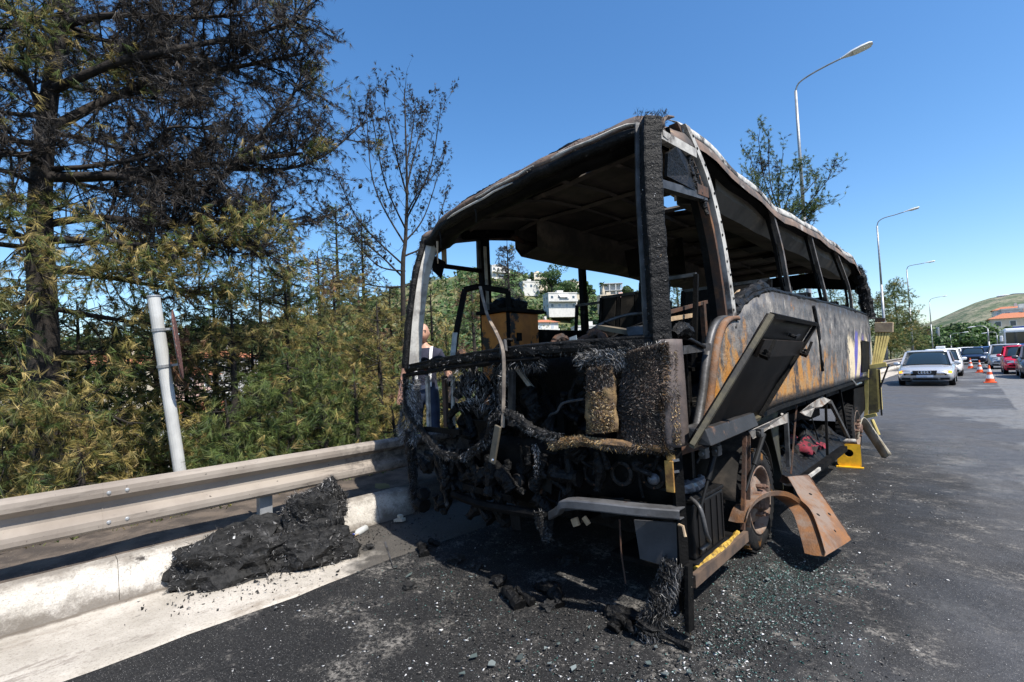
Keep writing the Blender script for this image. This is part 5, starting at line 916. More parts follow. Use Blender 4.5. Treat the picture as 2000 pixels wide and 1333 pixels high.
# ------------------------------------------------------------------ lamp posts
lampm = plain('lamp housing', (.55, .56, .57), .4); lens_m = plain('lamp lens', (.62, .63, .6), .25)
def lamp(base, top, arm, label, head=1.0, dirx=1):
    L = thing('street_lamp', label, 'street lamp', tuple(base), 'street lamps along the road'); base, top = V(*base), V(*top); m = base*.42+top*.58
    MB().tube([base, m], [.11, .085], 12).build('pole', MT['galv'], L, smooth=True)
    MB().tube([m, top], [.072, .055], 12).build('upper_pole', MT['galv'], L, smooth=True)
    ap = densify([top]+[V(*a) for a in arm], 6); MB().tube(ap, .035, 8).build('arm', MT['galv'], L, smooth=True)
    e = V(*arm[-1]); d = nrm(e-V(*arm[-2])); f = nrm(np.cross(V(0, 0, 1), d)); g = np.cross(d, f); rows = []
    for t, wv, hv in ((0, .05, .04), (.12, .09, .06), (.3, .17, .085), (.6, .19, .09), (.82, .16, .075), (.9, .08, .04)):
        c = e+d*t*head; rows.append([c+f*wv*a*head+g*hv*b*head for a, b in ((-1, -.3), (-.8, .5), (0, 1), (.8, .5), (1, -.3), (0, -.35), (-1, -.3))])
    H = MB().grid(rows).build('lamp_head', lampm, L, smooth=True); rows = []
    for t, wv in ((.34, .13), (.5, .155), (.7, .155), (.84, .11)):
        c = e+d*t*head; rows.append([c+f*wv*a*head+g*b*head for a, b in ((-1, -.03), (-.6, -.085), (.6, -.085), (1, -.03))])
    MB().grid(rows).build('lens', lens_m, H, smooth=True); return L
def lampY(Y, top, arm, label, head=1.0):
    t = at(*top, 'y', Y); b = V(t[0], Y, 0 if t[0] > -3 else .2); return lamp(b, t, [at(*a, 'y', Y) for a in arm], label, head)
lampY(20.8, (1554, 178), [(1560, 163), (1580, 148), (1610, 131), (1644, 114)], 'nearest tall grey street lamp rising behind the coach roof', 1.15)
lampY(45.6, (1713, 442), [(1716, 433), (1727, 426), (1748, 420), (1767, 414)], 'second tall street lamp beyond the coach tail')
lampY(69.0, (1771, 527), [(1774, 521), (1784, 518), (1796, 516), (1806, 514)], 'third street lamp along the verge, past the second lamp')
lampY(111, (1815, 590), [(1818, 585), (1826, 582), (1837, 580)], 'fourth street lamp, small against the far hill')
lampY(120, (1856, 655), [(1862, 652), (1872, 651), (1880, 650)], 'short far lamp post standing before the dark trees', .9)
lampY(75, (1929, 642), [(1922, 638), (1912, 637), (1906, 638)], 'far lamp post over the middle lane traffic', .8)
lampY(95, (1947, 655), [(1944, 650), (1936, 649), (1930, 650)], 'far lamp post left of the blue signboard', .8)
lampY(50, (2020, 578), [(2010, 574), (1985, 574), (1972, 576)], 'street lamp reaching in from the right edge over the hill', .8)
b = at(1833, 692, 'y', 130); t = at(1831, 640, 'y', 130); o = thing('gantry_post', 'plain thick grey post at the far road edge before the trees', 'post', (b[0], 130, 0)); MB().tube([V(b[0], 130, 0), t], [.35, .3], 12).build('pole', MT['galv'], o); MB().tube([t, t+V(0, 0, .06)], [.34, .2], 12).build('cap', MT['galv'], o)
# blue direction board over the road
c = at(1980, 665, 'y', 110); sb = thing('direction_board', 'blue motorway direction board above the white coach at the right edge', 'signboard', (c[0]+6, 110, 0))
x0 = c[0]; mb = MB(); mb.box((x0, 110, c[2]-.2), (x0+7, 110.15, c[2]+2.2)); mb.build('panel', plain('sign blue', (.01, .06, .38), .5), sb)
mb = MB(); mb.box((x0-.02, 109.97, c[2]+2.2), (x0+7, 110.17, c[2]+2.27)); mb.build('rim', MT['white'], sb)
for kx in (x0+1.2, x0+6): MB().tube([(kx, 110.3, 0), (kx, 110.3, c[2]+2)], .15, 10).build('leg', MT['galv'], sb)
for kz, (a_, b_) in enumerate(((.8, 2.6), (.5, 3.2), (3.4, 5.0))):
    mb = MB(); mb.box((x0+a_, 109.96, c[2]+1.5-kz*.55), (x0+b_, 109.995, c[2]+1.7-kz*.55)); mb.build('lettering_bar', MT['white'], sb)
# ------------------------------------------------------------------ vehicles
def carpaint(name, c, metal=.3):
    n = NT(name); m = n.fin(c, .28, metal); n.b.inputs['Coat Weight'].default_value = .6; n.b.inputs['Coat Roughness'].default_value = .05; return m
amber = NT('lit amber lamp'); amber.b.inputs['Emission Color'].default_value = (1, .42, .02, 1); amber.b.inputs['Emission Strength'].default_value = 1.2; amber = amber.fin((.9, .4, .03), .3)
lampg = plain('headlamp glass', (.55, .58, .6), .12); plate_m = plain('number plate', (.55, .58, .66), .4)
def car(label, front, paint, w=1.80, l=4.5, h=1.42, hood=.80, grille='wide', rings=False, amb=False, group='cars in the traffic', cabin=(-.62, .0, 1.35, 1.85), name='car', roofsign=False):
    x0, y0 = front; c = thing(name, label, 'car', (x0, y0+l/2, 0), group); hw = w/2; k = l/4.5
    def P(x, y, z): return V(x0+x, y0+y*k, z)
    st = [(0.0, .72, .40, .52, .30), (.05, .82, .30, .60, .24), (.25, .92, .22, hood-.10, .20), (.6, .98, .20, hood-.05, .18), (1.2, 1.0, .2, hood+.02, .18), (1.55, 1.0, .2, hood+.10, .18), (2.4, 1.0, .2, hood+.13, .18), (3.4, 1.0, .2, hood+.14, .18), (4.1, .97, .22, hood+.10, .2), (4.42, .90, .3, hood, .26), (4.5, .8, .4, hood-.15, .34)]
    rows = []
    for y, ws, zb, zt, _ in st:
        W = hw*ws; r = [(0, zt+.025), (.55*W, zt+.015), (.84*W, zt-.015), (.96*W, zt-.08), (W, (zt+zb)/2+.05), (.985*W, zb+.12), (.90*W, zb), (0, zb)]
        rows.append([P(-a, y, z) for a, z in r[::-1]][:-1]+[P(a, y, z) for a, z in r])
    mb = MB(); mb.grid(rows); n_ = len(rows[0]); mb.f.append(tuple(range(n_))); mb.m.append(0); mb.f.append(tuple((len(rows)-1)*n_+i for i in range(n_))); mb.m.append(0)
    mb.build('body', paint, c, smooth=True)
    # cabin: glass volume, roof skin, pillars
    zb = hood+.06; cs = [(1.15, .86, zb), (1.95, .74, h-.07), (2.3, .72, h-.012), (2.9, .71, h-.015), (3.4, .72, h-.06), (4.05, .84, zb+.04)]
    mb = MB(); mb.grid([[P(-hw*.90, y, zb-.02), P(-hw*ws, y, z-.02), P(-hw*ws*.6, y, z), P(0, y, z+.012), P(hw*ws*.6, y, z), P(hw*ws, y, z-.02), P(hw*.90, y, zb-.02)] for y, ws, z in cs]); mb.build('windscreen', MT['car_glass'], c, smooth=True)
    mb = MB(); mb.grid([[P(a*hw*(ws+.015), y, z+.012+.012*(1-a*a)) for a in np.linspace(-1, 1, 9)] for y, ws, z in cs[1:5]]); mb.build('roof', paint, c, smooth=True, solid=.012)
    for s_ in (-1, 1):
        mb = MB(); mb.bar(P(s_*hw*.885, 1.13, zb-.01), P(s_*hw*.75, 1.97, h-.065), .07, .05); mb.build('windscreen_pillar', paint, c); mb = MB(); mb.bar(P(s_*hw*.75, 3.38, h-.06), P(s_*hw*.87, 4.05, zb), .12, .05); mb.build('rear_pillar', paint, c)
        M_ = MB(); q = P(s_*(hw+.07), 1.35, zb+.03); mb = MB(); rows = []
        for t, r in ((-.11, .03), (-.09, .07), (0, .085), (.08, .07), (.1, .03)): rows.append([q+V(t, .05*math.cos(a), r*math.sin(a)) for a in np.linspace(0, 2*math.pi, 9)])
        mb.grid(rows); mb.bar(q+V(-s_*.09, 0, -.03), P(s_*hw*.9, 1.35, zb-.02), .04, .03); mb.build('mirror', paint, c, smooth=True)
        hl = [P(s_*hw*.50, .055, hood-.17), P(s_*hw*.82, .14, hood-.15), P(s_*hw*.86, .24, hood-.25), P(s_*hw*.80, .10, hood-.31), P(s_*hw*.50, .03, hood-.29)]
        mb = MB(); mb.sheet([p+V(0, -.012, 0) for p in hl], .05, (0, 1, 0)); H = mb.build('headlight', lampg, c)
        if amb: mb = MB(); mb.sheet([P(s_*hw*.80, .10, hood-.18), P(s_*hw*.90, .2, hood-.19), P(s_*hw*.90, .22, hood-.28), P(s_*hw*.79, .09, hood-.29)], .04, (0, -1, 0)); mb.build('indicator', amber, H)
        mb = MB(); mb.box(tuple(P(s_*hw*.66-.14, .02, .26)), tuple(P(s_*hw*.66+.14, .14, .34))); mb.build('fog_intake', MT['black'], c)
        for y in (.85, 3.6):
            mb = MB(); mb.lathe(P(s_*(hw-.12), y, .31), (s_, 0, 0), [(-.1, .2), (-.1, .29), (-.07, .31), (.07, .31), (.1, .29), (.1, .2), (.09, .19), (.05, .1), (.05, 0)], 24, mats=[0, 0, 0, 0, 0, 1, 1, 1]); mb.build('wheel', [MT['black'], MT['galv']], c)
    gw = .42*hw if grille == 'wide' else .3*hw
    mb = MB(); mb.sheet([P(-gw, .03, hood-.17), P(gw, .03, hood-.17), P(gw*.93, .0, hood-.31), P(-gw*.93, .0, hood-.31)], .03, (0, -1, 0)); G = mb.build('grille', MT['black'], c)
    if rings:
        for i in range(4):
            q = P(-.135+i*.09, -.05, hood-.235); mb = MB(); mb.tube([q+V(.062*math.cos(a), 0, .062*math.sin(a)) for a in np.linspace(0, 2*math.pi, 21)], .009, 6, cap=False); mb.build('badge_ring', MT['chrome'], G)
    mb = MB(); mb.box(tuple(P(-.42*hw, .0, .24)), tuple(P(.42*hw, .09, .32))); mb.build('lower_intake', MT['black'], c)
    mb = MB(); mb.box(tuple(P(-.26, -.03, .36)), tuple(P(.26, .0, .455))); mb.build('number_plate', plate_m, c)
    if roofsign: mb = MB(); mb.box(tuple(P(-.2, 2.2, h+.01)), tuple(P(.2, 2.4, h+.16))); mb.build('roof_sign', MT['white'], c, bevel=.03)
    return c
silver = carpaint('silver paint', (.50, .51, .53), .45); whitep = carpaint('white car paint', (.72, .72, .72), 0); navy = carpaint('navy paint', (.012, .02, .05)); redp = carpaint('red paint', (.50, .012, .04), .1); bluep = carpaint('blue paint', (.02, .10, .34)); greyp = carpaint('grey paint', (.09, .09, .10))
def gx(px, py, z=0): p = at(px, py, 'z', z); return p[0], p[1]
car('silver saloon with four ringed badge and lit amber indicators approaching beside the coach', (-.17, 23.0), silver, 1.82, 4.55, 1.43, .80, rings=True, amb=True)
car('white saloon with roof sign just behind the silver car', (.0, 31.5), whitep, 1.76, 4.4, 1.46, .82, roofsign=True)
car('dark navy car facing the camera beyond the farthest cone', (1.35, 55.0), navy, 1.8, 4.4, 1.46, .84)
car('white car far off, half hidden behind the navy car', (-.2, 60.5), whitep, 1.75, 4.3, 1.45, .82)
x, y = gx(1931, 722); car('pale grey tall car in the right lane left of the red car', (x+.93, y), carpaint('pale grey paint', (.42, .43, .45)), 1.8, 4.2, 1.62, .95)
x, y = gx(1900, 708); car('small blue car far away between the cones and the grey car', (x+1.0, y), bluep, 1.7, 4.0, 1.48, .85)
x, y = gx(1960, 732); car('bright red hatchback in the right lane', (x+.86, y), redp, 1.72, 3.9, 1.50, .90)
x, y = gx(1954, 722); car('blue car mostly hidden behind the red hatchback', (x+1.2, y+7), bluep, 1.75, 4.2, 1.60, .92)
x, y = gx(1991, 741); car('dark grey car cut off by the right edge of the picture', (x+.95, y), greyp, 1.8, 4.3, 1.5, .88)
for k, (px, py) in enumerate(((1887, 704), (1908, 703), (1921, 705))):
    x, y = gx(px, py); car(('distant white car at the head of the queue, left', 'distant silver car in the middle of the queue', 'distant dark car in the queue, right of the silver one')[k], (x, y), (whitep, silver, greyp)[k], 1.75, 4.2, 1.5, .85)
# white coach in the traffic
xc = at(1964, 700, 'y', 62)[0]; co = thing('white_coach', 'white touring coach with dark windscreen behind the red car', 'bus', (xc+1.25, 66, 0))
mb = MB(); rows = []
for y, d_, zt in ((62.0, .10, 2.9), (62.05, .04, 3.05), (62.3, 0, 3.12), (72, 0, 3.12)):
    rows.append([(xc+d_, y, .35), (xc+d_, y, zt-.15), (xc+.12+d_, y, zt), (xc+2.38-d_, y, zt), (xc+2.5-d_, y, zt-.15), (xc+2.5-d_, y, .35)])
mb.grid(rows); mb.f.append(tuple(range(6))); mb.m.append(0); mb.build('body', whitep, co)
mb = MB(); mb.box((xc+.14, 61.93, 1.15), (xc+2.36, 61.99, 2.75)); mb.build('windscreen', MT['car_glass'], co, bevel=.05)
for s_ in (0, 1): mb = MB(); mb.box((xc-.28+s_*2.85, 61.7, 1.9), (xc-.06+s_*2.85, 61.85, 2.45)); mb.build('mirror', whitep, co, bevel=.05)
for s_ in (0, 1): mb = MB(); mb.box((xc+.15+s_*1.75, 61.95, .65), (xc+.6+s_*1.75, 62.0, .85)); mb.build('headlight', lampg, co)
for yy in (64, 69.5):
    mb = MB(); mb.lathe((xc+.15, yy, .48), (-1, 0, 0), [(-.1, .48), (.1, .48), (.12, .3), (.1, 0)], 20); mb.build('wheel', MT['black'], co)
# ------------------------------------------------------------------ traffic cones
cone_o = plain('cone orange', (.75, .10, .02), .5)
for (px, py), lb in (((1934, 748), 'nearest orange and white traffic cone on the lane seam'), ((1914, 728), 'middle traffic cone of the three on the lane seam'), ((1896, 720), 'farthest small traffic cone before the navy car')):
    p = at(px, py, 'z', 0); c = thing('traffic_cone', lb, 'traffic cone', tuple(p), 'traffic cones along the lane seam')
    mb = MB(); mb.box(p+V(-.2, -.2, .004), p+V(.2, .2, .035)); mb.build('base', cone_o, c, bevel=.02)
    MB().lathe(p, (0, 0, 1), [(.036, .15), (.18, .122), (.34, .092), (.46, .068), (.58, .045), (.72, .03), (.725, .0)], 20, mats=[0, 1, 0, 1, 0, 0]).build('cone_body', [cone_o, MT['white']], c)
# ------------------------------------------------------------------ firefighter behind the coach door
def person():
    base = V(-3.66, 1.02, .275); T = thing('person', 'bald man in navy shirt and white braces standing beyond the coach doorway', 'person', tuple(base), rotz=math.radians(48))
    J = {'pelvis': (0, .01, .94, .155, .115), 'belly': (0, 0, 1.10, .15, .11), 'chest': (0, 0, 1.30, .175, .115), 'upchest': (0, .01, 1.42, .15, .10), 'neck': (0, .01, 1.50, .058, .058), 'neck2': (0, -.005, 1.56, .056, .058)}
    E = [('pelvis', 'belly'), ('belly', 'chest'), ('chest', 'upchest'), ('upchest', 'neck'), ('neck', 'neck2')]
    for s, n in ((-1, 'R'), (1, 'L')):
        out = .30 if s > 0 else .25
        J['sh'+n] = (s*.185, .01, 1.405, .068, .068); J['el'+n] = (s*(out), .03, 1.13, .050, .050); J['wr'+n] = (s*(.36 if s > 0 else .27), -.12 if s > 0 else -.10, .94, .034, .030); J['hd'+n] = (s*(.375 if s > 0 else .275), -.17, .885, .042, .026)
        E += [('upchest', 'sh'+n), ('sh'+n, 'el'+n), ('el'+n, 'wr'+n), ('wr'+n, 'hd'+n)]
        for q, (dx, dy, dz) in enumerate(((-.028, -.045, -.075), (-.010, -.05, -.088), (.010, -.048, -.085), (.028, -.04, -.07))):
            hx, hy, hz = J['hd'+n][:3]; J['f%d%s' % (q, n)] = (hx+dx, hy+dy*.5, hz+dz*.5, .010, .010); J['g%d%s' % (q, n)] = (hx+dx*1.1, hy+dy*.6+.012, hz+dz, .008, .008); E += [('hd'+n, 'f%d%s' % (q, n)), ('f%d%s' % (q, n), 'g%d%s' % (q, n))]
        hx, hy, hz = J['wr'+n][:3]; J['t'+n] = (hx-s*.045, hy-.05, hz-.04, .012, .012); J['u'+n] = (hx-s*.055, hy-.07, hz-.075, .009, .009); E += [('wr'+n, 't'+n), ('t'+n, 'u'+n)]
        J['hip'+n] = (s*.095, .01, .86, .098, .10); J['kn'+n] = (s*.11, -.01, .48, .068, .07); J['an'+n] = (s*.12, .02, .10, .052, .055); J['to'+n] = (s*.135, -.13, .045, .048, .036)
        E += [('pelvis', 'hip'+n), ('hip'+n, 'kn'+n), ('kn'+n, 'an'+n), ('an'+n, 'to'+n)]
    ks = list(J); me = bpy.data.meshes.new('figure'); me.from_pydata([J[k][:3] for k in ks], [(ks.index(a), ks.index(b)) for a, b in E], [])
    o = bpy.data.objects.new('figure_tmp', me); COL.objects.link(o); sk = o.modifiers.new('skin', 'SKIN'); sk.use_smooth_shade = True
    for i, k in enumerate(ks): me.skin_vertices[0].data[i].radius = J[k][3:5]
    me.skin_vertices[0].data[0].use_root = True; sb_ = o.modifiers.new('sub', 'SUBSURF'); sb_.levels = 2; sb_.render_levels = 2
    dg = bpy.context.evaluated_depsgraph_get(); em = bpy.data.meshes.new_from_object(o.evaluated_get(dg)); bpy.data.objects.remove(o)
    bm = bmesh.new(); bm.from_mesh(em)
    # head joined to the neck: skull, jaw, brow, nose, ears
    h0 = len(bm.verts); r = bmesh.ops.create_uvsphere(bm, u_segments=28, v_segments=20, radius=1.0)
    for v in r['verts']:
        x, y, z = v.co; fr = max(0, -y); jaw = max(0, -z-.15)
        X_ = x*.076*(1-.30*jaw); Y_ = y*.098+(.012 if y > 0 and z > 0 else 0); Z_ = z*.122
        if fr > .3 and z < -.2: Y_ -= .012*fr*(1-abs(x))
        nose = math.exp(-((x/.16)**2)-((z+.12)/.22)**2)*fr; Y_ -= .026*nose
        eye = sum(math.exp(-(((x-s*.40)/.17)**2)-((z-.05)/.11)**2) for s in (-1, 1))*fr; Y_ += .011*eye
        brow = math.exp(-((z-.24)/.08)**2)*fr; Y_ -= .005*brow; mouth = math.exp(-((x/.32)**2)-((z+.52)/.05)**2)*fr; Y_ += .006*mouth
        ear = sum(math.exp(-(((y-.08)/.16)**2)-((z+.05)/.22)**2) for _ in (0,))*max(0, abs(x)-.9)*10; X_ += math.copysign(.016*ear, x)
        v.co = (X_, Y_-.012, Z_+1.655)
    bm.to_mesh(em); bm.free()
    skin = mottled('skin', (.48, .27, .19), (.42, .22, .15), 30, rough=.55, bump=.05); shirt = mottled('navy shirt', (.012, .014, .030), (.022, .024, .045), 8, rough=.9, bump=.3); trous = mottled('dark blue trousers', (.018, .028, .055), (.03, .045, .085), 6, rough=.85, bump=.4); boots = MT['black']
    for m in (skin, shirt, trous, boots): em.materials.append(m)
    for f in em.polygons:
        x, y, z = f.center; f.use_smooth = True
        if z > 1.485+ .25*y: k = 0
        elif abs(x) > .215 and z < 1.24 or (abs(x) > .24 and z < 1.25): k = 0
        elif z > 1.0: k = 1
        elif z > .13: k = 2
        else: k = 3
        f.material_index = k
    B = link('body', em, T)
    dk = plain('dark brow', (.03, .02, .015), .8)
    for s in (-1, 1):
        MB().lathe((s*.030, -.093, 1.662), (0, -1, 0), [(-.006, .011), (.003, .009), (.006, 0)], 10).build('eye', plain('eye', (.05, .04, .035), .3), T, local=True)
        mb = MB(); mb.bar((s*.014, -.104, 1.683), (s*.046, -.097, 1.685), .008, .007); mb.build('eyebrow', dk, T, local=True)
    mb = MB(); mb.bar((-.024, -.112, 1.592), (.024, -.112, 1.592), .006, .006); mb.build('lips', plain('lips', (.30, .11, .09), .6), T, local=True)
    brace = plain('white brace', (.72, .71, .69), .8)
    for s in (-1, 1):
        mb = MB(); path = densify([(s*.10, .10, 1.36), (s*.10, .05, 1.485), (s*.10, -.06, 1.46), (s*.095, -.128, 1.36), (s*.085, -.13, 1.2), (s*.08, -.125, 1.0)], 5); mb.grid([[p+V(-.017, 0, 0), p+V(0, -.004, .002), p+V(.017, 0, 0)] for p in path]); mb.build('brace', brace, T, solid=.006, local=True)
    mb = MB(); mb.lathe((0, .0, 1.0), (0, 0, 1), [(-.02, .152), (.02, .153)], 28); ob = mb.build('waistband', trous, T, local=True); ob.scale = (1, .82, 1)
    mb = MB(); mb.box((.02, -.132, 1.2), (.06, -.127, 1.25)); mb.build('chest_badge', plain('orange badge', (.6, .12, .03), .8), T, local=True)
    mb = MB(); mb.sheet([(.235, -.045, 1.30), (.262, -.02, 1.30), (.258, -.02, 1.265), (.232, -.045, 1.265)], .004, (.6, -.8, 0)); mb.build('sleeve_badge', plain('pale badge', (.4, .42, .5), .8), T, local=True)
    for s in (-1, 1):
        mb = MB(); mb.tube([(s*.11, -.015, .40), (s*.111, -.012, .44)], .082, 16); mb.build('reflective_band', plain('lime band', (.5, .55, .05), .5), T, local=True)
person()
# ------------------------------------------------------------------ vegetation
PG = [(.085, .125, .03), (.12, .165, .04), (.17, .195, .055), (.05, .085, .022)]            # living pine
PY = [(.26, .215, .06), (.34, .265, .085), (.18, .17, .045), (.38, .29, .11), (.12, .13, .038)]    # heat-yellowed
PB = [(.020, .017, .016), (.034, .028, .024), (.012, .011, .011), (.055, .043, .033)]         # charred
PR = [(.17, .085, .05), (.11, .06, .04), (.22, .12, .06)]                                       # dead rust brown
def needles(P, D, n, L, w, colf, spread=.75, droop=.12):
    """n needles round each tuft; one thin triangle per needle"""
    m = len(P); P = np.repeat(P, n, 0); D = np.repeat(D, n, 0); k = m*n
    d = D+rnd_unit(k)*spread; d[:, 2] -= droop; d /= np.linalg.norm(d, axis=1, keepdims=True)
    s = np.cross(d, rnd_unit(k)); s /= np.linalg.norm(s, axis=1, keepdims=True)+1e-9
    base = P+D*rng.uniform(-.5, .3, (k, 1))*L*.6; ln = L*rng.uniform(.65, 1.15, (k, 1)); tip = base+d*ln; tip[:, 2] -= ln[:, 0]*.12
    v = np.stack([base-s*w, base+s*w, tip], 1).reshape(-1, 3); t = np.arange(k*3).reshape(-1, 3)
    c = np.repeat(np.repeat(colf, n, 0)*rng.uniform(.7, 1.25, (k, 1)), 3, 0); return v, t, np.clip(c, 0, 1)
class Tree:
    def __init__(s): s.wood = MB(); s.twig = MB(); s.tp = []; s.td = []
    def limb(s, path, r0, r1, n=6, twig=False): (s.twig if twig else s.wood).tube(path, list(np.linspace(r0, r1, len(path))), n, cap=False)
    def branch(s, p, d, L, r, lvl, up=.15, sub=5, tuft=.07, wob=.25, bare=.0):
        k = max(3, int(4+L*2)); pts = [V(*p)]; d = nrm(d)
        for i in range(k):
            d = nrm(d+V(*rng.normal(size=3))*wob*.35+V(0, 0, up*.25)); pts.append(pts[-1]+d*L/k)
        s.limb(pts, r, r*.35, 5 if lvl > 1 else 4 if lvl else 3, twig=lvl == 0)
        if lvl == 0:
            m = max(1, int(L*(1-bare)/tuft))
            for t in np.linspace(1, bare, m):
                i = min(k-1, int(t*k)); f = t*k-i; s.tp.append(pts[i]*(1-f)+pts[i+1]*f); s.td.append(nrm(pts[i+1]-pts[i]+V(*rng.normal(size=3))*.12))
            return
        for j in range(sub):
            t = rng.uniform(.25, 1.0) if j else 1.0; i = min(k-1, int(t*k)); f = t*k-i; q = pts[i]*(1-f)+pts[i+1]*f; ax = nrm(pts[i+1]-pts[i])
            dd = nrm(ax*rng.uniform(.5, 1.1)+V(*rng.normal(size=3))*.6+V(0, 0, up*.5)); s.branch(q, dd, L*rng.uniform(.32, .55), r*.4, lvl-1, up, sub, tuft, wob, bare)
    def done(s, name, label, base, colfn, n=14, L=.11, w=.0035, spread=.75, droop=.12, group=None, cones=0, bark='bark', cat='tree'):
        T = thing(name, label, cat, tuple(base), group); P = np.array(s.tp); D = np.array(s.td)
        s.wood.build('trunk', MT[bark], T, smooth=True)
        if s.twig.v: s.twig.build('twigs', MT['bark_grey'], T)['kind'] = 'stuff'
        print('TREE', name, len(P)*n)
        if len(P):
            v, t, c = needles(P, D, n, L, w, colfn(P), spread, droop); tri_mesh('crown', v, t, MT['needle'], T, c)
        for i in range(cones):
            p = P[rng.integers(len(P))]; ax_ = nrm(V(rng.normal()*.5, rng.normal()*.5, -.6)); h = .085*rng.uniform(.8, 1.2)
            MB().lathe(p, ax_, [(0, .0), (.005, .018), (h*.3, .03), (h*.6, .026), (h, .004)], 7).build('pine_cone', MT['bark_grey'], T)
        return T
def zone(P, rules, default):
    """colour by place in the crown: scorched towards the fire"""
    out = pal(default, len(P), .25)
    for fn, cl, pr in rules:
        nzz = np.array([mnoise.noise(Vector(q*1.3+V(pr*31, len(cl), 0))) for q in P]); m = fn(P)*pr > np.clip(.5+1.15*nzz+rng.uniform(-.16, .16, len(P)), .02, .98); out[m] = pal(cl, int(m.sum()), .25)
    return out
# --- the big pine at the left, charred on the side of the fire
T1 = Tree(); tb = at(97, 960, 'x', -5.9); tb[2] = -.75
trunk = [tb, at(98, 940, 'x', -5.9), at(88, 760, 'x', -5.9), at(82, 560, 'x', -5.9), at(78, 420, 'x', -5.9), at(85, 300, 'x', -5.9), at(105, 130, 'x', -5.95), at(140, -40, 'x', -6.0), at(175, -300, 'x', -6.0)]
T1.limb(densify(trunk, 4), .17, .04, 10)
limbs = [  # pixel path, surveyed depth plane of each knot, radius
    ([(80, 345), (200, 345), (330, 330), (450, 318), (590, 300)], (-5.9, -5.7, -5.5, -5.4, -5.3), .065),
    ([(85, 330), (180, 325), (300, 300), (330, 250), (420, 255)], (-5.9, -5.6, -5.4, -5.2, -5.1), .03),
    ([(78, 350), (230, 345), (370, 380), (450, 330), (560, 200), (590, 160)], (-5.9, -5.5, -5.3, -5.2, -5.2, -5.2), .045),
    ([(85, 260), (200, 200), (330, 150), (470, 130), (590, 105)], (-5.9, -5.9, -5.8, -5.7, -5.6), .06),
    ([(95, 180), (160, 150), (250, 115), (400, 85), (520, 60), (595, 30)], (-5.95, -5.6, -5.3, -5.2, -5.1, -5.0), .055),
    ([(120, 50), (220, 30), (340, 35), (470, 30)], (-5.95, -5.6, -5.3, -5.0), .045),
    ([(140, -60), (280, -40), (430, -30), (590, -10)], (-6, -5.8, -5.6, -5.5), .05),
    ([(130, -20), (60, 40), (-60, 60)], (-6, -5.6, -5.3), .045), ([(90, 250), (50, 150), (-40, 110)], (-5.9, -5.6, -5.2), .05),
    ([(82, 320), (20, 300), (-80, 320)], (-5.9, -5.4, -5.1), .045), ([(80, 480), (0, 450), (-90, 470)], (-5.9, -5.5, -5.2), .04),
    ([(82, 470), (180, 470), (300, 480), (420, 470), (520, 490)], (-5.9, -5.4, -5.1, -5.0, -5.0), .045),
    ([(80, 440), (200, 425), (330, 440), (470, 430), (600, 440)], (-5.9, -5.7, -5.6, -5.6, -5.6), .045),
    ([(84, 520), (200, 540), (310, 560), (400, 575)], (-5.9, -5.6, -5.4, -5.3), .04),
    ([(86, 600), (200, 620), (330, 640), (440, 650)], (-5.9, -5.8, -5.8, -5.9), .035),
    ([(88, 690), (200, 690), (300, 700), (400, 690)], (-5.9, -6.0, -6.2, -6.4), .035),
    ([(90, 780), (180, 800), (260, 830)], (-5.9, -5.6, -5.4), .03),
    ([(86, 560), (30, 600), (-60, 620)], (-5.9, -5.4, -5.0), .035), ([(90, 800), (60, 830), (120, 870)], (-5.9, -5.2, -4.9), .03),
    ([(70, 820), (10, 830), (-50, 850)], (-5.9, -5.1, -4.9), .03),
    ([(450, 330), (560, 330), (640, 300), (715, 235)], (-5.4, -5.4, -5.4, -5.4), .03)]
for pxs, xs_, r in limbs:
    path = densify([at(*p, 'x', x) for p, x in zip(pxs, xs_)], 5); T1.limb(path, r, r*.3, 6)
    Lt = sum(np.linalg.norm(path[i+1]-path[i]) for i in range(len(path)-1)); dense = (1.0 if pxs[0][1] < 400 else 1.5) if pxs[0][1] < 560 else .7
    for j in range(int(Lt*15*dense)+4):
        t = rng.uniform(.26, 1) if j else 1.0; i = min(len(path)-2, int(t*(len(path)-1))); q = path[i]; ax = nrm(path[i+1]-path[i])
        T1.branch(q, ax*.6+V(*rng.normal(size=3))*.75+V(0, 0, .15), rng.uniform(.45, .95)*(1.05-.35*t), r*.2+.002, 1, .08, 6, .062, .35, .05)
for j in range(20):      # limbs round the back and top of the crown
    z0 = rng.uniform(2.6, 7.5); i = min(range(len(trunk)), key=lambda k: abs(trunk[k][2]-z0)); q = V(*trunk[i]); q[2] = z0; a = rng.uniform(.35*math.pi, 1.75*math.pi); L_ = rng.uniform(1.2, 2.3)*(1 if z0 < 6 else .8)
    pts = [q]; d_ = nrm(V(math.cos(a), math.sin(a), rng.uniform(.0, .35)))
    for k in range(6): d_ = nrm(d_+V(*rng.normal(size=3))*.12); pts.append(pts[-1]+d_*L_/6)
    T1.limb(pts, .03, .01, 5)
    for k in range(int(L_*13)): t = rng.uniform(.3, 1); i = min(5, int(t*6)); T1.branch(pts[i], nrm(pts[i+1]-pts[i])*.6+V(*rng.normal(size=3))*.75+V(0, 0, .15), rng.uniform(.45, .9), .008, 1, .25, 6, .07, .35, .05)
def c1(P):
    zz = P[:, 2]; yy = P[:, 1]
    return zone(P, [(lambda P: np.clip((P[:, 2]-2.9)/.8, 0, 1)*np.clip((P[:, 1]+3.4)/1.5, .82, 1), PB, .98), (lambda P: np.clip((2.6-P[:, 2])/1.5, 0, 1)*(P[:, 1] > -1.4), PR, .35)], PY+PG[:2])
T1.done('pine_tree', 'large pine left of the sign pole, its right side charred black', tb, c1, 17, .105, .0027, .6, .3, cones=70)
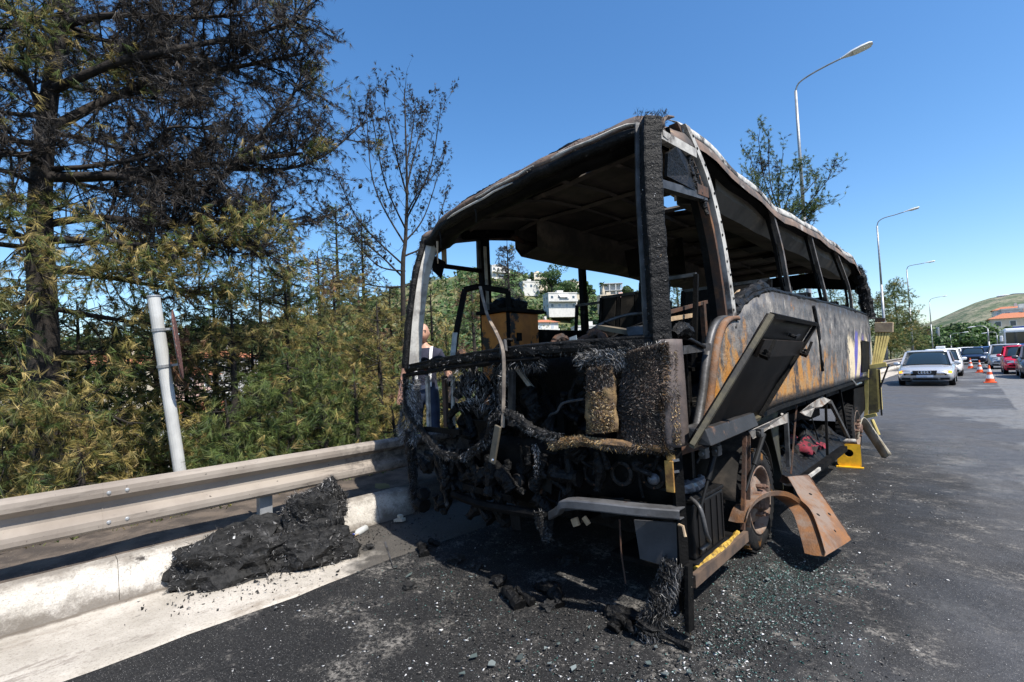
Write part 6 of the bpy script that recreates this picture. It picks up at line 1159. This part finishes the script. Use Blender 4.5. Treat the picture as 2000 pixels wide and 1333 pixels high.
# --- thin charred pine rising beside the coach
T2 = Tree(); b2 = at(786, 600, 'x', -7.2); b2[2] = -1.4; tr2 = [b2, at(787, 560, 'x', -7.2), at(792, 470, 'x', -7.2), at(795, 380, 'x', -7.2), at(793, 290, 'x', -7.2), at(790, 175, 'x', -7.2)]
T2.limb(densify(tr2, 6), .06, .01, 7)
for (a, mid, e) in (((790, 545), (720, 480), (600, 400)), ((790, 520), (700, 430), (655, 330)), ((792, 480), (730, 360), (715, 200)), ((793, 450), (750, 350), (722, 190)), ((793, 430), (840, 330), (862, 205)), ((793, 470), (830, 420), (868, 300)), ((792, 500), (840, 470), (872, 380)), ((794, 380), (770, 290), (750, 200)), ((794, 370), (815, 280), (830, 235)), ((791, 530), (740, 520), (690, 470)), ((793, 330), (805, 260), (812, 200)), ((793, 420), (815, 380), (850, 340)), ((790, 560), (830, 540), (850, 500)), ((790, 560), (740, 560), (650, 540))):
    dx = rng.uniform(-.5, .5); path = densify([at(*a, 'x', -7.2), at(*mid, 'x', -7.2+dx), at(*e, 'x', -7.2+dx*1.6)], 7); T2.limb(path, .022, .006, 5)
    for j in range(15):
        t = rng.uniform(.2, 1) if j else 1; i = min(len(path)-2, int(t*(len(path)-1))); ax = nrm(path[i+1]-path[i]); T2.branch(path[i], ax*.9+V(*rng.normal(size=3))*.45+V(0, 0, .3), rng.uniform(.22, .55), .0045, 1, .5, 5, .045, .3, .35)
for j in range(16): i = rng.integers(12, 30); T2.branch(densify(tr2, 6)[i], V(*rng.normal(size=3))*.7+V(0, 0, .8), rng.uniform(.3, .6), .006, 1, .5, 3, .12, .3, .4)
T2.done('charred_pine', 'thin charred pine with bare twigs standing left of the coach', b2, lambda P: zone(P, [(lambda P: (P[:, 2] < 3.8)*1.0, PY+PG, .3)], PB), 16, .085, .0034, .5, cones=36, bark='bark')
# --- young pines and scrub behind the guardrail
def bushy(px, py_top, X, h, rad, label, colfn, n=18, L=.115, dens=.95, w=.0028, name='young_pine', group='pines behind the guardrail', base=None, lvl=1, spread=.55, tuft=.06):
    tp_ = at(px, py_top, 'x', X) if base is None else V(base[0], base[1], base[2]+h); b = V(tp_[0], tp_[1], tp_[2]-h); T = Tree()
    T.limb([b, b+V(.05, .03, h*.4), b+V(-.03, .04, h*.75), tp_], .035+.012*h, .008, 6)
    for j in range(int(26*dens*h)+4):
        t = rng.uniform(.06, .98); p = b*(1-t)+tp_*t; a = rng.uniform(0, 2*math.pi); rr = rad*(1-t**1.6*.72)*rng.uniform(.45, 1.15)
        T.branch(p, V(math.cos(a), math.sin(a), rng.uniform(-.35, .6)), rr, .006+.003*h*.3, lvl, .05, 6, tuft, .3, .08)
    return T.done(name, label, b, colfn, n, L, w, spread, group=group)
yel = lambda P: zone(P, [(lambda P: np.ones(len(P)), PG, .35), (lambda P: np.ones(len(P)), PR, .08)], PY)
grn = lambda P: zone(P, [(lambda P: np.ones(len(P)), PY, .25)], PG)
def scor(P):
    zt = P[:, 2].max(); return zone(P, [(lambda P: np.clip(1-(zt-P[:, 2])/.9, 0, 1), PR+PY[:1], .7), (lambda P: np.ones(len(P)), PG, .35)], PY)
for px, py, X, h, rad, lb, cf in (
    (450, 570, -5.6, 3.6, 1.05, 'scorched young pine between the sign pole and the thin charred pine', scor), (555, 520, -6.3, 4.3, 1.15, 'tall yellowed young pine left of the thin charred pine', scor), (650, 530, -6.4, 4.4, 1.2, 'bushy brown topped pine under the thin charred pine', scor), (735, 590, -5.6, 3.2, 1.05, 'yellow green pine bush against the coach front corner', yel),
    (840, 560, -7.6, 4.2, 1.0, 'olive pine seen through the coach door opening', yel), (560, 690, -4.9, 1.9, .75, 'low green pine bush right behind the guardrail', grn), (690, 720, -4.8, 1.8, .75, 'bright green pine bush behind the guardrail near the coach', grn), (440, 780, -4.9, 1.4, .6, 'small green pine shrub right of the sign pole', grn),
    (620, 640, -5.3, 2.6, .9, 'green pine in the middle of the roadside thicket', grn), (765, 790, -4.5, 1.0, .5, 'straw yellow shrub at the guardrail by the coach corner', yel), (920, 540, -8.4, 4.6, 1.1, 'olive pine seen between the coach door pillars', yel), (990, 470, -9.5, 6.0, .9, 'slim pine with dark top behind the coach windscreen', lambda P: zone(P, [(lambda P: (P[:, 2] > P[:, 2].max()-2.0)*1.0, PB, .85)], PY+PG)), (1020, 590, -12, 4.6, 1.4, 'green bush mass behind the orange cabinet', grn), (250, 700, -8.5, 3.6, 1.3, 'dark pine thicket far behind the sign pole', grn), (360, 690, -7.6, 3.4, 1.2, 'shaded pine behind the scorched sign', grn),
    (170, 640, -8.0, 4.4, 1.4, 'tall shaded pine between the big trunk and the sign pole', grn), (20, 620, -7.5, 4.4, 1.3, 'shaded pine at the left edge behind the big trunk', grn), (230, 800, -5.6, 1.9, .9, 'green shrub behind the guardrail left of the sign pole', yel), (10, 790, -5.2, 1.8, .8, 'yellowed pine shrub at the left edge by the guardrail', yel), (150, 860, -4.7, 1.0, .55, 'low weeds shrub right of the big trunk', yel), (490, 640, -7.2, 3.6, 1.2, 'dark pine between the scorched pine and the yellowed one', grn), (600, 600, -7.8, 4.2, 1.2, 'olive pine deep in the thicket', yel), (700, 570, -8.2, 4.6, 1.2, 'olive pine behind the thin charred trunk', yel), (760, 560, -8.6, 4.8, 1.2, 'broad olive pine behind the coach front pillar', yel), (500, 760, -4.9, 1.5, .8, 'green shrub under the scorched young pine', grn), (630, 790, -4.6, 1.2, .7, 'leafy green shrub overhanging the guardrail', grn), (870, 640, -7.0, 3.4, 1.1, 'yellow pine behind the man', yel),
    (415, 545, -7.6, 4.8, 1.4, 'dark olive pine filling the gap right of the sign top', yel), (505, 520, -8.4, 5.4, 1.4, 'olive pine under the low charred limbs', scor), (620, 490, -9.2, 6.2, 1.3, 'tall olive pine left of the thin charred trunk', scor), (300, 610, -8.2, 4.6, 1.4, 'shaded green pine behind the sign pole head', grn), (70, 540, -9.0, 5.6, 1.7, 'broad shaded pine behind the big trunk', grn), (150, 590, -7.2, 4.4, 1.3, 'olive pine right behind the big trunk', yel), (-20, 560, -7.0, 4.8, 1.4, 'shaded olive pine cut by the left edge', yel)):
    bushy(px, py, X, h, rad, lb, cf) if X > -7 else bushy(px, py, X, h, rad, lb, cf, n=7, w=.007, L=.14, tuft=.085, dens=.95)
# lighter open crown behind: two half-living pines
for px, py, X, h, lb in ((655, 400, -10.5, 7.6, 'half green pine rising behind the charred branches'), (560, 460, -11.0, 7.0, 'pale green pine tip far behind the big pine'), (705, 420, -11.5, 7.6, 'thin half bare pine left of the charred pine')):
    bushy(px, py, X, h, .9, lb, lambda P: zone(P, [(lambda P: np.ones(len(P)), PY, .4), (lambda P: np.ones(len(P)), PB, .12)], PG), dens=.9, n=12, L=.13, w=.0045, tuft=.12)
# pine behind the coach roof and along the verge ahead
b = at(1510, 440, 'y', 17.5); T3 = Tree(); b0 = V(b[0]-.4, 17.5, .2); T3.limb([b0, V(b[0], 17.5, 4), at(1535, 400, 'y', 17.5)], .12, .05, 7)
for e, m_ in (((1480, 262), (1495, 360)), ((1500, 255), (1505, 360)), ((1530, 300), (1520, 380)), ((1600, 345), (1550, 405)), ((1622, 345), (1570, 410)), ((1612, 395), (1560, 430)), ((1465, 305), (1490, 390)), ((1585, 425), (1550, 440)), ((1560, 330), (1535, 400)), ((1470, 350), (1490, 410)), ((1560, 470), (1540, 460))):
    path = densify([at(1535, 450, 'y', 17.5), at(*m_, 'y', 17.5+rng.uniform(-.6, .6)), at(*e, 'y', 17.5+rng.uniform(-.9, .9))], 6); T3.limb(path, .03, .01, 5)
    for j in range(16): i = min(len(path)-2, int(rng.uniform(.25, 1)*(len(path)-1))); T3.branch(path[i], nrm(path[i+1]-path[i])*.9+V(*rng.normal(size=3))*.5+V(0, 0, .3), rng.uniform(.35, .8), .009, 1, .5, 5, .075, .3, .25)
T3.done('pine_tree', 'green pine branching above the coach roof before the nearest lamp', b0, lambda P: zone(P, [(lambda P: np.ones(len(P)), PB, .15)], PG), 18, .15, .005, .55, cones=14)
for k, (px, py, X, h, rad, lb) in enumerate(((1745, 545, -4.6, 8.0, 2.4, 'leafy dark pine over the silver car, its branch reaching right'), (1712, 580, -5.2, 6.0, 2.0, 'pine hugging the coach tail by the lamp post'), (1775, 610, -5.0, 6.5, 2.2, 'dense green pine behind the silver car roof'), (1805, 640, -5.2, 6.0, 2.0, 'reddish green shrub past the dense pine'), (1735, 640, -4.6, 3.6, 1.6, 'low roadside bush under the dark pine'))):
    bushy(px, py, X, h, rad, lb, grn if k != 3 else (lambda P: zone(P, [(lambda P: np.ones(len(P)), PR, .5)], PG)), n=12, L=.34, w=.014, dens=.7, tuft=.2, group='trees along the verge ahead')
for k, (px, py, X, h) in enumerate(((1320, 520, -14, 7.5), (1380, 540, -15, 7.5), (1560, 530, -9, 6.0), (1620, 540, -9, 7.0), (1660, 545, -8, 6.5), (1250, 560, -16, 5.5))):
    bushy(px, py, X, h, 1.5, ('feathery green tree seen behind the driver pillar', 'tree behind the seat frames right of the driver pillar', 'tree seen through the middle side windows', 'tree seen through the rear side windows', 'tree at the coach tail pillar', 'low tree behind the steering wheel')[k], grn, n=12, L=.2, w=.008, dens=.8, tuft=.16, group='trees beyond the coach')
# --- broadleaf crowns: many small leaf faces in lobes
LG = [(.04, .085, .02), (.06, .115, .028), (.085, .14, .035), (.03, .06, .018)]
def leafy(name, label, base, h, rad, leaf, n, cols=LG, group=None, kind='round', parent_struct=False):
    base = V(*base); T = thing(name, label, 'tree', tuple(base), group)
    mb = MB(); mb.tube([base-V(0, 0, .5), base+V(.1, 0, h*.3), base+V(-.05, .1, h*.6)], [rad*.09, rad*.07, rad*.03], 7); 
    for j in range(5): a = rng.uniform(0, 6.3); mb.tube([base+V(0, 0, h*.35), base+V(math.cos(a)*rad*.5, math.sin(a)*rad*.5, h*.62)], [rad*.04, rad*.012], 5)
    mb.build('trunk', MT['bark'], T)
    m = 16; lc = np.stack([rng.normal(0, .42, m)*rad, rng.normal(0, .42, m)*rad, h*(.62+.17*rng.normal(size=m).clip(-1.6, 1.6))], 1); lr = rad*rng.uniform(.3, .55, m)
    if kind == 'tall': lc[:, :2] *= .55; lc[:, 2] = h*rng.uniform(.2, .93, m); lr *= .75*(1.25-lc[:, 2]/h*.7)
    i = rng.integers(0, m, n); u = rnd_unit(n); P = base+lc[i]+u*(lr[i]*rng.uniform(.55, 1.08, n)**.6)[:, None]*V(1, 1, .8); keep = P[:, 2] > base[2]+h*.12; P = P[keep]; u = u[keep]; k = len(P)
    nn = u+rnd_unit(k)*.8; a = np.cross(nn, rnd_unit(k)); a /= np.linalg.norm(a, axis=1, keepdims=True); b_ = np.cross(nn, a); b_ /= np.linalg.norm(b_, axis=1, keepdims=True); s = leaf*rng.uniform(.6, 1.3, (k, 1))
    v = np.stack([P-a*s, P+b_*s*.6, P+a*s, P-b_*s*.6], 1).reshape(-1, 3); q = np.arange(k)[:, None]*4; t = np.concatenate([q+[0, 1, 2], q+[0, 2, 3]])
    lob = rng.uniform(.7, 1.3, m)[i[keep]][:, None]; tri_mesh('crown', v, t, MT['needle'], T, np.repeat(np.clip(pal(cols, k, .3)*lob, 0, 1), 4, 0)); return T
# far end of the road: dark tree belt
for k, (px, py, Y, h) in enumerate(((1822, 640, 135, 8), (1838, 632, 140, 9), (1855, 634, 138, 9), (1872, 630, 146, 10), (1890, 633, 142, 9), (1908, 634, 150, 10), (1926, 630, 146, 10), (1944, 636, 152, 9.5), (1960, 640, 140, 8), (1978, 640, 150, 8), (1998, 636, 146, 9), (1850, 648, 128, 7), (1880, 650, 128, 7), (1912, 652, 130, 7), (1815, 655, 120, 6), (1935, 655, 128, 6))):
    p = at(px, py, 'y', Y); leafy('roadside_tree', '%s tree in the dark belt across the far end of the road' % ('first', 'second', 'third', 'fourth', 'fifth', 'sixth', 'seventh', 'eighth', 'ninth', 'tenth', 'rightmost', 'low front left', 'low front middle', 'low front right', 'small leftmost', 'small front right')[k], (p[0], Y, p[2]-h), h, h*.42, .34, 1500, group='tree belt at the far end of the road')
# ------------------------------------------------------------------ houses
roofm = mottled('clay tile roof', (.42, .15, .07), (.32, .12, .06), 3, rough=.85, bump=.5, bscale=12); plas = {k: mottled('plaster '+k, c, tuple(x*.86 for x in c), 1.2, rough=.9, bump=.05) for k, c in dict(white=(.58, .565, .53), cream=(.62, .55, .43), grey=(.45, .45, .44), pink=(.60, .42, .36), beige=(.55, .47, .36)).items()}
awn = plain('white awning', (.75, .75, .73), .8); shut = plain('grey shutter', (.35, .38, .42), .7)
HOUSES = []
def house(label, c, w, d, floors, face, wall='white', roof='flat', balc=True, group='houses on the hillside', fh=3.0, nwin=4, awning=False, name='house', open_frame=False):
    """face: unit vector the main front looks along"""
    c = V(*c); f = nrm(V(face[0], face[1], 0)); s = V(-f[1], f[0], 0); HOUSES.append((c, max(w, d))); T = thing(name, label, 'house', tuple(c), group); H = floors*fh
    def P(a, b, z): return c+s*a+f*b+V(0, 0, z)
    def blk(mb, a0, a1, b0, b1, z0, z1): mb.hexa([P(a0, b0, z0), P(a1, b0, z0), P(a1, b1, z0), P(a0, b1, z0), P(a0, b0, z1), P(a1, b0, z1), P(a1, b1, z1), P(a0, b1, z1)])
    if open_frame:
        for a in (-w/2, -w/6, w/6, w/2):
            for b_ in (-d/2, d/2): mb = MB(); blk(mb, a-.2, a+.2, b_-.2, b_+.2, 0, H); mb.build('column', plas[wall], T)
        for k in range(1, floors+1): mb = MB(); blk(mb, -w/2-.4, w/2+.4, -d/2-.4, d/2+.4, k*fh-.25, k*fh); mb.build('slab', plas[wall], T)
        mb = MB(); blk(mb, -w/2+.3, w/2-.3, -d/2+.6, d/2-1.2, -3, H-.3); mb.build('wall', plas['grey'], T)
        return T
    mb = MB(); blk(mb, -w/2, w/2, -d/2, d/2, -3, H); mb.build('wall', plas[wall], T)
    if roof == 'flat':
        for (a0, a1, b0, b1) in ((-w/2-.15, w/2+.15, d/2-.1, d/2+.15), (-w/2-.15, w/2+.15, -d/2-.15, -d/2+.1), (-w/2-.15, -w/2+.1, -d/2, d/2), (w/2-.1, w/2+.15, -d/2, d/2)):
            mb = MB(); blk(mb, a0, a1, b0, b1, H+.005, H+.4); mb.build('parapet', plas[wall], T)
        mb = MB(); blk(mb, -w*.1, w*.12, -d*.25, d*.05, H+.01, H+1.7); mb.build('stair_house', plas[wall], T)
    else:
        e = .6; A = [P(-w/2-e, -d/2-e, H), P(w/2+e, -d/2-e, H), P(w/2+e, d/2+e, H), P(-w/2-e, d/2+e, H)]; R1, R2 = P(-w/4, 0, H+w*.14), P(w/4, 0, H+w*.14); mb = MB(); mb.add(A+[R1, R2], [(0, 1, 5, 4), (2, 3, 4, 5), (1, 2, 5), (3, 0, 4), (3, 2, 1, 0)]); R = mb.build('roof', roofm, T); mb = MB(); blk(mb, w*.1, w*.1+.7, -.3, .4, H+.3, H+w*.14+1); mb.build('chimney', plas[wall], R)
    for k in range(floors):
        z = k*fh+.9
        for i in range(nwin):
            a = -w/2+w*(i+.5)/nwin; mb = MB(); blk(mb, a-.62, a+.62, d/2-.02, d/2+.03, z, z+1.45); W = mb.build('window', MT['white'], T); mb = MB(); blk(mb, a-.52, a+.52, d/2+.031, d/2+.05, z+.1, z+1.35); mb.build('pane', MT['house_glass'] if rng.random() < .7 else shut, W)
        for i in range(2):
            for sg in (-1, 1):
                b_ = -d/2+d*(i+.5)/2; mb = MB(); blk(mb, sg*(w/2-.02) if sg < 0 else w/2-.02, sg*(w/2+.03), b_-.55, b_+.55, z, z+1.4) if sg > 0 else blk(mb, -w/2-.03, -w/2+.02, b_-.55, b_+.55, z, z+1.4); W = mb.build('window', MT['white'], T)
                mb = MB(); blk(mb, min(sg*(w/2+.031), sg*(w/2+.05)), max(sg*(w/2+.031), sg*(w/2+.05)), b_-.45, b_+.45, z+.1, z+1.3); mb.build('pane', MT['house_glass'], W)
        if balc and k > 0:
            mb = MB(); blk(mb, -w/2+.2, w/2-.2, d/2+.06, d/2+1.5, k*fh-.2, k*fh); B = mb.build('balcony', plas[wall], T); mb = MB(); blk(mb, -w/2+.2, w/2-.2, d/2+1.42, d/2+1.5, k*fh+.004, k*fh+.95); mb.build('parapet', plas[wall], B)
    if awning: mb = MB(); mb.add([P(-w*.15, d/2+.1, fh*1.9), P(w*.18, d/2+.1, fh*1.9), P(w*.18, d/2+2.2, fh*1.45), P(-w*.15, d/2+2.2, fh*1.45)], [(0, 1, 2, 3)]); mb.build('awning', awn, T, solid=.05)
    return T
def toward(c): v = CAM-V(*c); return v
def onhill(px, D):
    """a point of the hillside seen at column px, D metres off"""
    d = at(px, 600, 'y', 50)-CAM; d[2] = 0; d = nrm(d); p = CAM+d*D; return V(p[0], p[1], float(hill_h(np.array(p[0]), np.array(p[1]))))
def hs(px, py, D, *a, lift=0, turn=0.0, **k):
    d = _fw+_R*(px-1000)/FPX-_U*(py-666.5)/FPX; p = CAM+d*(D/np.linalg.norm(d[:2])); t = toward(p); t = V(t[0]*math.cos(turn)-t[1]*math.sin(turn), t[0]*math.sin(turn)+t[1]*math.cos(turn), 0)
    return a, p, t, k
def put(label, px, py_top, D, w, d, floors, turn=.0, roof='flat', fh=3.0, **k):
    dr = _fw+_R*(px-1000)/FPX-_U*(py_top-666.5)/FPX; p = CAM+dr*(D/np.linalg.norm(dr[:2])); t = toward(p); t = (t[0]*math.cos(turn)-t[1]*math.sin(turn), t[0]*math.sin(turn)+t[1]*math.cos(turn))
    return house(label, (p[0], p[1], p[2]-floors*fh), w, d, floors, t, roof=roof, fh=fh, **k)
put('white three storey house with balconies and awning seen through the windscreen', 1093, 576, 195, 12, 7, 2, .35, awning=True, nwin=4, fh=3.2)
put('cream house with flat roof high on the hill left of the round tree', 1050, 537, 235, 7, 6, 2, .5, wall='cream', nwin=3)
put('long low white shed on the hill below the cream house', 1033, 553, 222, 8, 5, 1, .4, balc=False, nwin=3, fh=3.4)
put('cream house beside the dark window post on the ridge', 1118, 554, 230, 9, 7, 2, .3, wall='cream', nwin=3)
put('unfinished concrete frame house on the right shoulder of the hill', 1193, 556, 215, 8, 7, 3, .2, wall='grey', open_frame=True)
put('beige house below the unfinished frame', 1188, 580, 190, 7.5, 7, 1, .2, wall='beige', balc=False, nwin=3, fh=3.6)
put('pale pink house right of the beige one', 1212, 580, 186, 7, 6, 2, .1, wall='pink', nwin=3)
put('red roofed house at the right foot of the hill', 1245, 592, 180, 8, 7, 2, .0, wall='pink', roof='hip', nwin=3)
put('tall white block among trees at the left end of the ridge', 968, 524, 240, 10, 8, 2, .6, nwin=4)
put('small red roofed house low on the slope behind the seat frame', 1058, 632, 150, 8, 7, 2, .4, roof='hip', nwin=2)
put('low white house in the valley behind the seats', 1150, 640, 140, 9, 7, 2, .2, nwin=3)
put('white house low behind the steering wheel', 1200, 636, 150, 8, 7, 2, .1, nwin=3)
for k, (px, py, D, w_, wl, rf) in enumerate(((230, 670, 70, 11, 'cream', 'hip'), (330, 690, 80, 12, 'pink', 'hip'), (430, 655, 95, 12, 'white', 'hip'), (480, 720, 75, 10, 'white', 'flat'), (560, 700, 90, 12, 'cream', 'hip'), (150, 700, 75, 11, 'white', 'hip'), (300, 800, 48, 9, 'white', 'flat'), (520, 790, 55, 9, 'white', 'flat'), (400, 760, 60, 9, 'beige', 'hip'), (690, 690, 100, 12, 'white', 'hip'), (60, 730, 70, 10, 'cream', 'flat'))):
    put(('cream valley house behind the big pine trunk', 'pink valley house left of the sign pole', 'white red roofed valley house right of the sign pole', 'flat roofed white valley house behind the shrubs', 'cream valley house in the thicket gap', 'white valley house at the left behind the pine', 'near white flat roofed building below the pine', 'near white building under the green shrubs', 'beige building below the road by the sign pole', 'white valley house behind the middle pines', 'cream flat building at the far left edge')[k], px, py+45, D*1.25, w_, 8, 2, .3, roof=rf, wall=wl, balc=False, nwin=4, group='houses in the valley')
# right-hand houses above the road end
put('orange roofed house on the rise at the right edge', 1988, 622, 185, 11, 9, 2, .1, roof='hip', wall='cream', nwin=4, group='houses above the road end')
put('white house with tiled roof above the orange roofed one', 1974, 606, 240, 9, 8, 2, .1, roof='hip', nwin=4, group='houses above the road end')
put('flat white block at the right edge over the trees', 2000, 605, 205, 10, 9, 3, .1, nwin=4, group='houses above the road end')
# trees on the hillside
hill_named = [(1076, 532, 222, 17, 5.6, 'big round dark tree on the skyline of the hill', 'round'), (1038, 540, 232, 12, 3.0, 'narrow dark tree left of the cream house', 'tall'), (1147, 560, 222, 9, 3.6, 'bushy tree right of the window post', 'round'), (1222, 565, 196, 6, 2.6, 'autumn toned small tree by the pink house', 'round'), (1108, 556, 205, 8, 4.5, 'spreading tree above the white house', 'round')]
for px, py, D, h, r_, lb, kd in hill_named:
    dr = _fw+_R*(px-1000)/FPX-_U*(py-666.5)/FPX; p = CAM+dr*(D/np.linalg.norm(dr[:2])); leafy('hill_tree', lb, (p[0], p[1], p[2]-h*.75), h, r_, .42, 2600, group='trees on the hillside', kind=kd)
# palm on the shoulder
dr = _fw+_R*(1177-1000)/FPX-_U*(556-666.5)/FPX; p = CAM+dr*(205/np.linalg.norm(dr[:2])); PT = thing('palm_tree', 'palm with shaggy dry trunk beside the unfinished house', 'palm', (p[0], p[1], p[2]-7))
MB().tube([p-V(0, 0, 7), p-V(0, 0, 3.5), p], [.45, .8, .6], 9).build('trunk', plas['beige'], PT)
mb = MB()
for k in range(26):
    a = k*2.4; e = rng.uniform(-.3, .9); d = V(math.cos(a)*math.cos(e), math.sin(a)*math.cos(e), math.sin(e)); q = p+d*2.2-V(0, 0, .6); sd = nrm(np.cross(d, V(0, 0, 1)))*.3; mb.add([p, p+d*1.1+sd, q, p+d*1.1-sd], [(0, 1, 2, 3)])
mb.build('crown', plain('palm green', (.06, .10, .03), .7), PT)
# scrub and small trees that clothe the hillside: one mass nobody could count
n = 20000; th_ = np.where(rng.random(n) < .72, rng.uniform(-.86, -.42, n), rng.uniform(-2.2, -.25, n)); Dd = rng.uniform(60, 300, n); hx_ = CAM[0]+np.sin(th_)*Dd; hy_ = CAM[1]+np.cos(th_)*Dd; keep = hx_ < -26
for (hc_, hw_) in HOUSES:
    dv = nrm(V(hc_[0]-CAM[0], hc_[1]-CAM[1], 0)); hd = np.hypot(hc_[0]-CAM[0], hc_[1]-CAM[1]); al = (hx_-CAM[0])*dv[0]+(hy_-CAM[1])*dv[1]; la = np.abs((hx_-CAM[0])*dv[1]-(hy_-CAM[1])*dv[0]); keep &= ~((la < hw_*.5) & (al > hd-13) & (al < hd+hw_*.5))
hx_, hy_ = hx_[keep], hy_[keep]; n = len(hx_); hz_ = hill_h(hx_, hy_); lobes = 11
sz = rng.uniform(1.4, 3.6, n); vs = []; cs = []
for lo in range(lobes):
    u = rnd_unit(n); u[:, 2] = np.abs(u[:, 2])*.9; c = np.stack([hx_, hy_, hz_], 1)+u*sz[:, None]*rng.uniform(.6, 1.0, (n, 1)); a = np.cross(u, rnd_unit(n)); a /= np.linalg.norm(a, axis=1, keepdims=True); b_ = np.cross(u+rnd_unit(n)*.6, a); b_ /= np.linalg.norm(b_, axis=1, keepdims=True); s = sz[:, None]*rng.uniform(.22, .42, (n, 1))
    vs.append(np.stack([c-a*s, c+a*s, c+b_*s*1.5], 1)); cs.append(np.repeat(pal(LG+[(.11, .12, .045)], n, .3)[:, None, :], 3, 1))
vs = np.concatenate(vs).reshape(-1, 3); cs = np.concatenate(cs).reshape(-1, 3)
tag(tri_mesh('hillside_scrub', vs, np.arange(len(vs)).reshape(-1, 3), MT['needle'], None, cs), 'green scrub and treetops covering the hillside and valley', 'scrub', kind='stuff')
# low grass and weeds on the slope right behind the guardrail
n = 16000; gx_ = rng.uniform(-11, -3.9, n); gy_ = rng.uniform(-4, 16, n); gz_ = hill_h(gx_, gy_)+.02; gz_ = np.where(gx_ > -4.8, np.maximum(gz_, .02), gz_)
v, t, c = needles(np.stack([gx_, gy_, gz_], 1), np.tile(V(0, 0, 1), (n, 1)), 4, .22, .006, pal(PY+PG+[(.14, .17, .05)], n, .3), .7, 0)
tag(tri_mesh('slope_grass', v, t, MT['needle'], None, c), 'dry grass and weeds on the bank behind the guardrail', 'grass', kind='stuff')
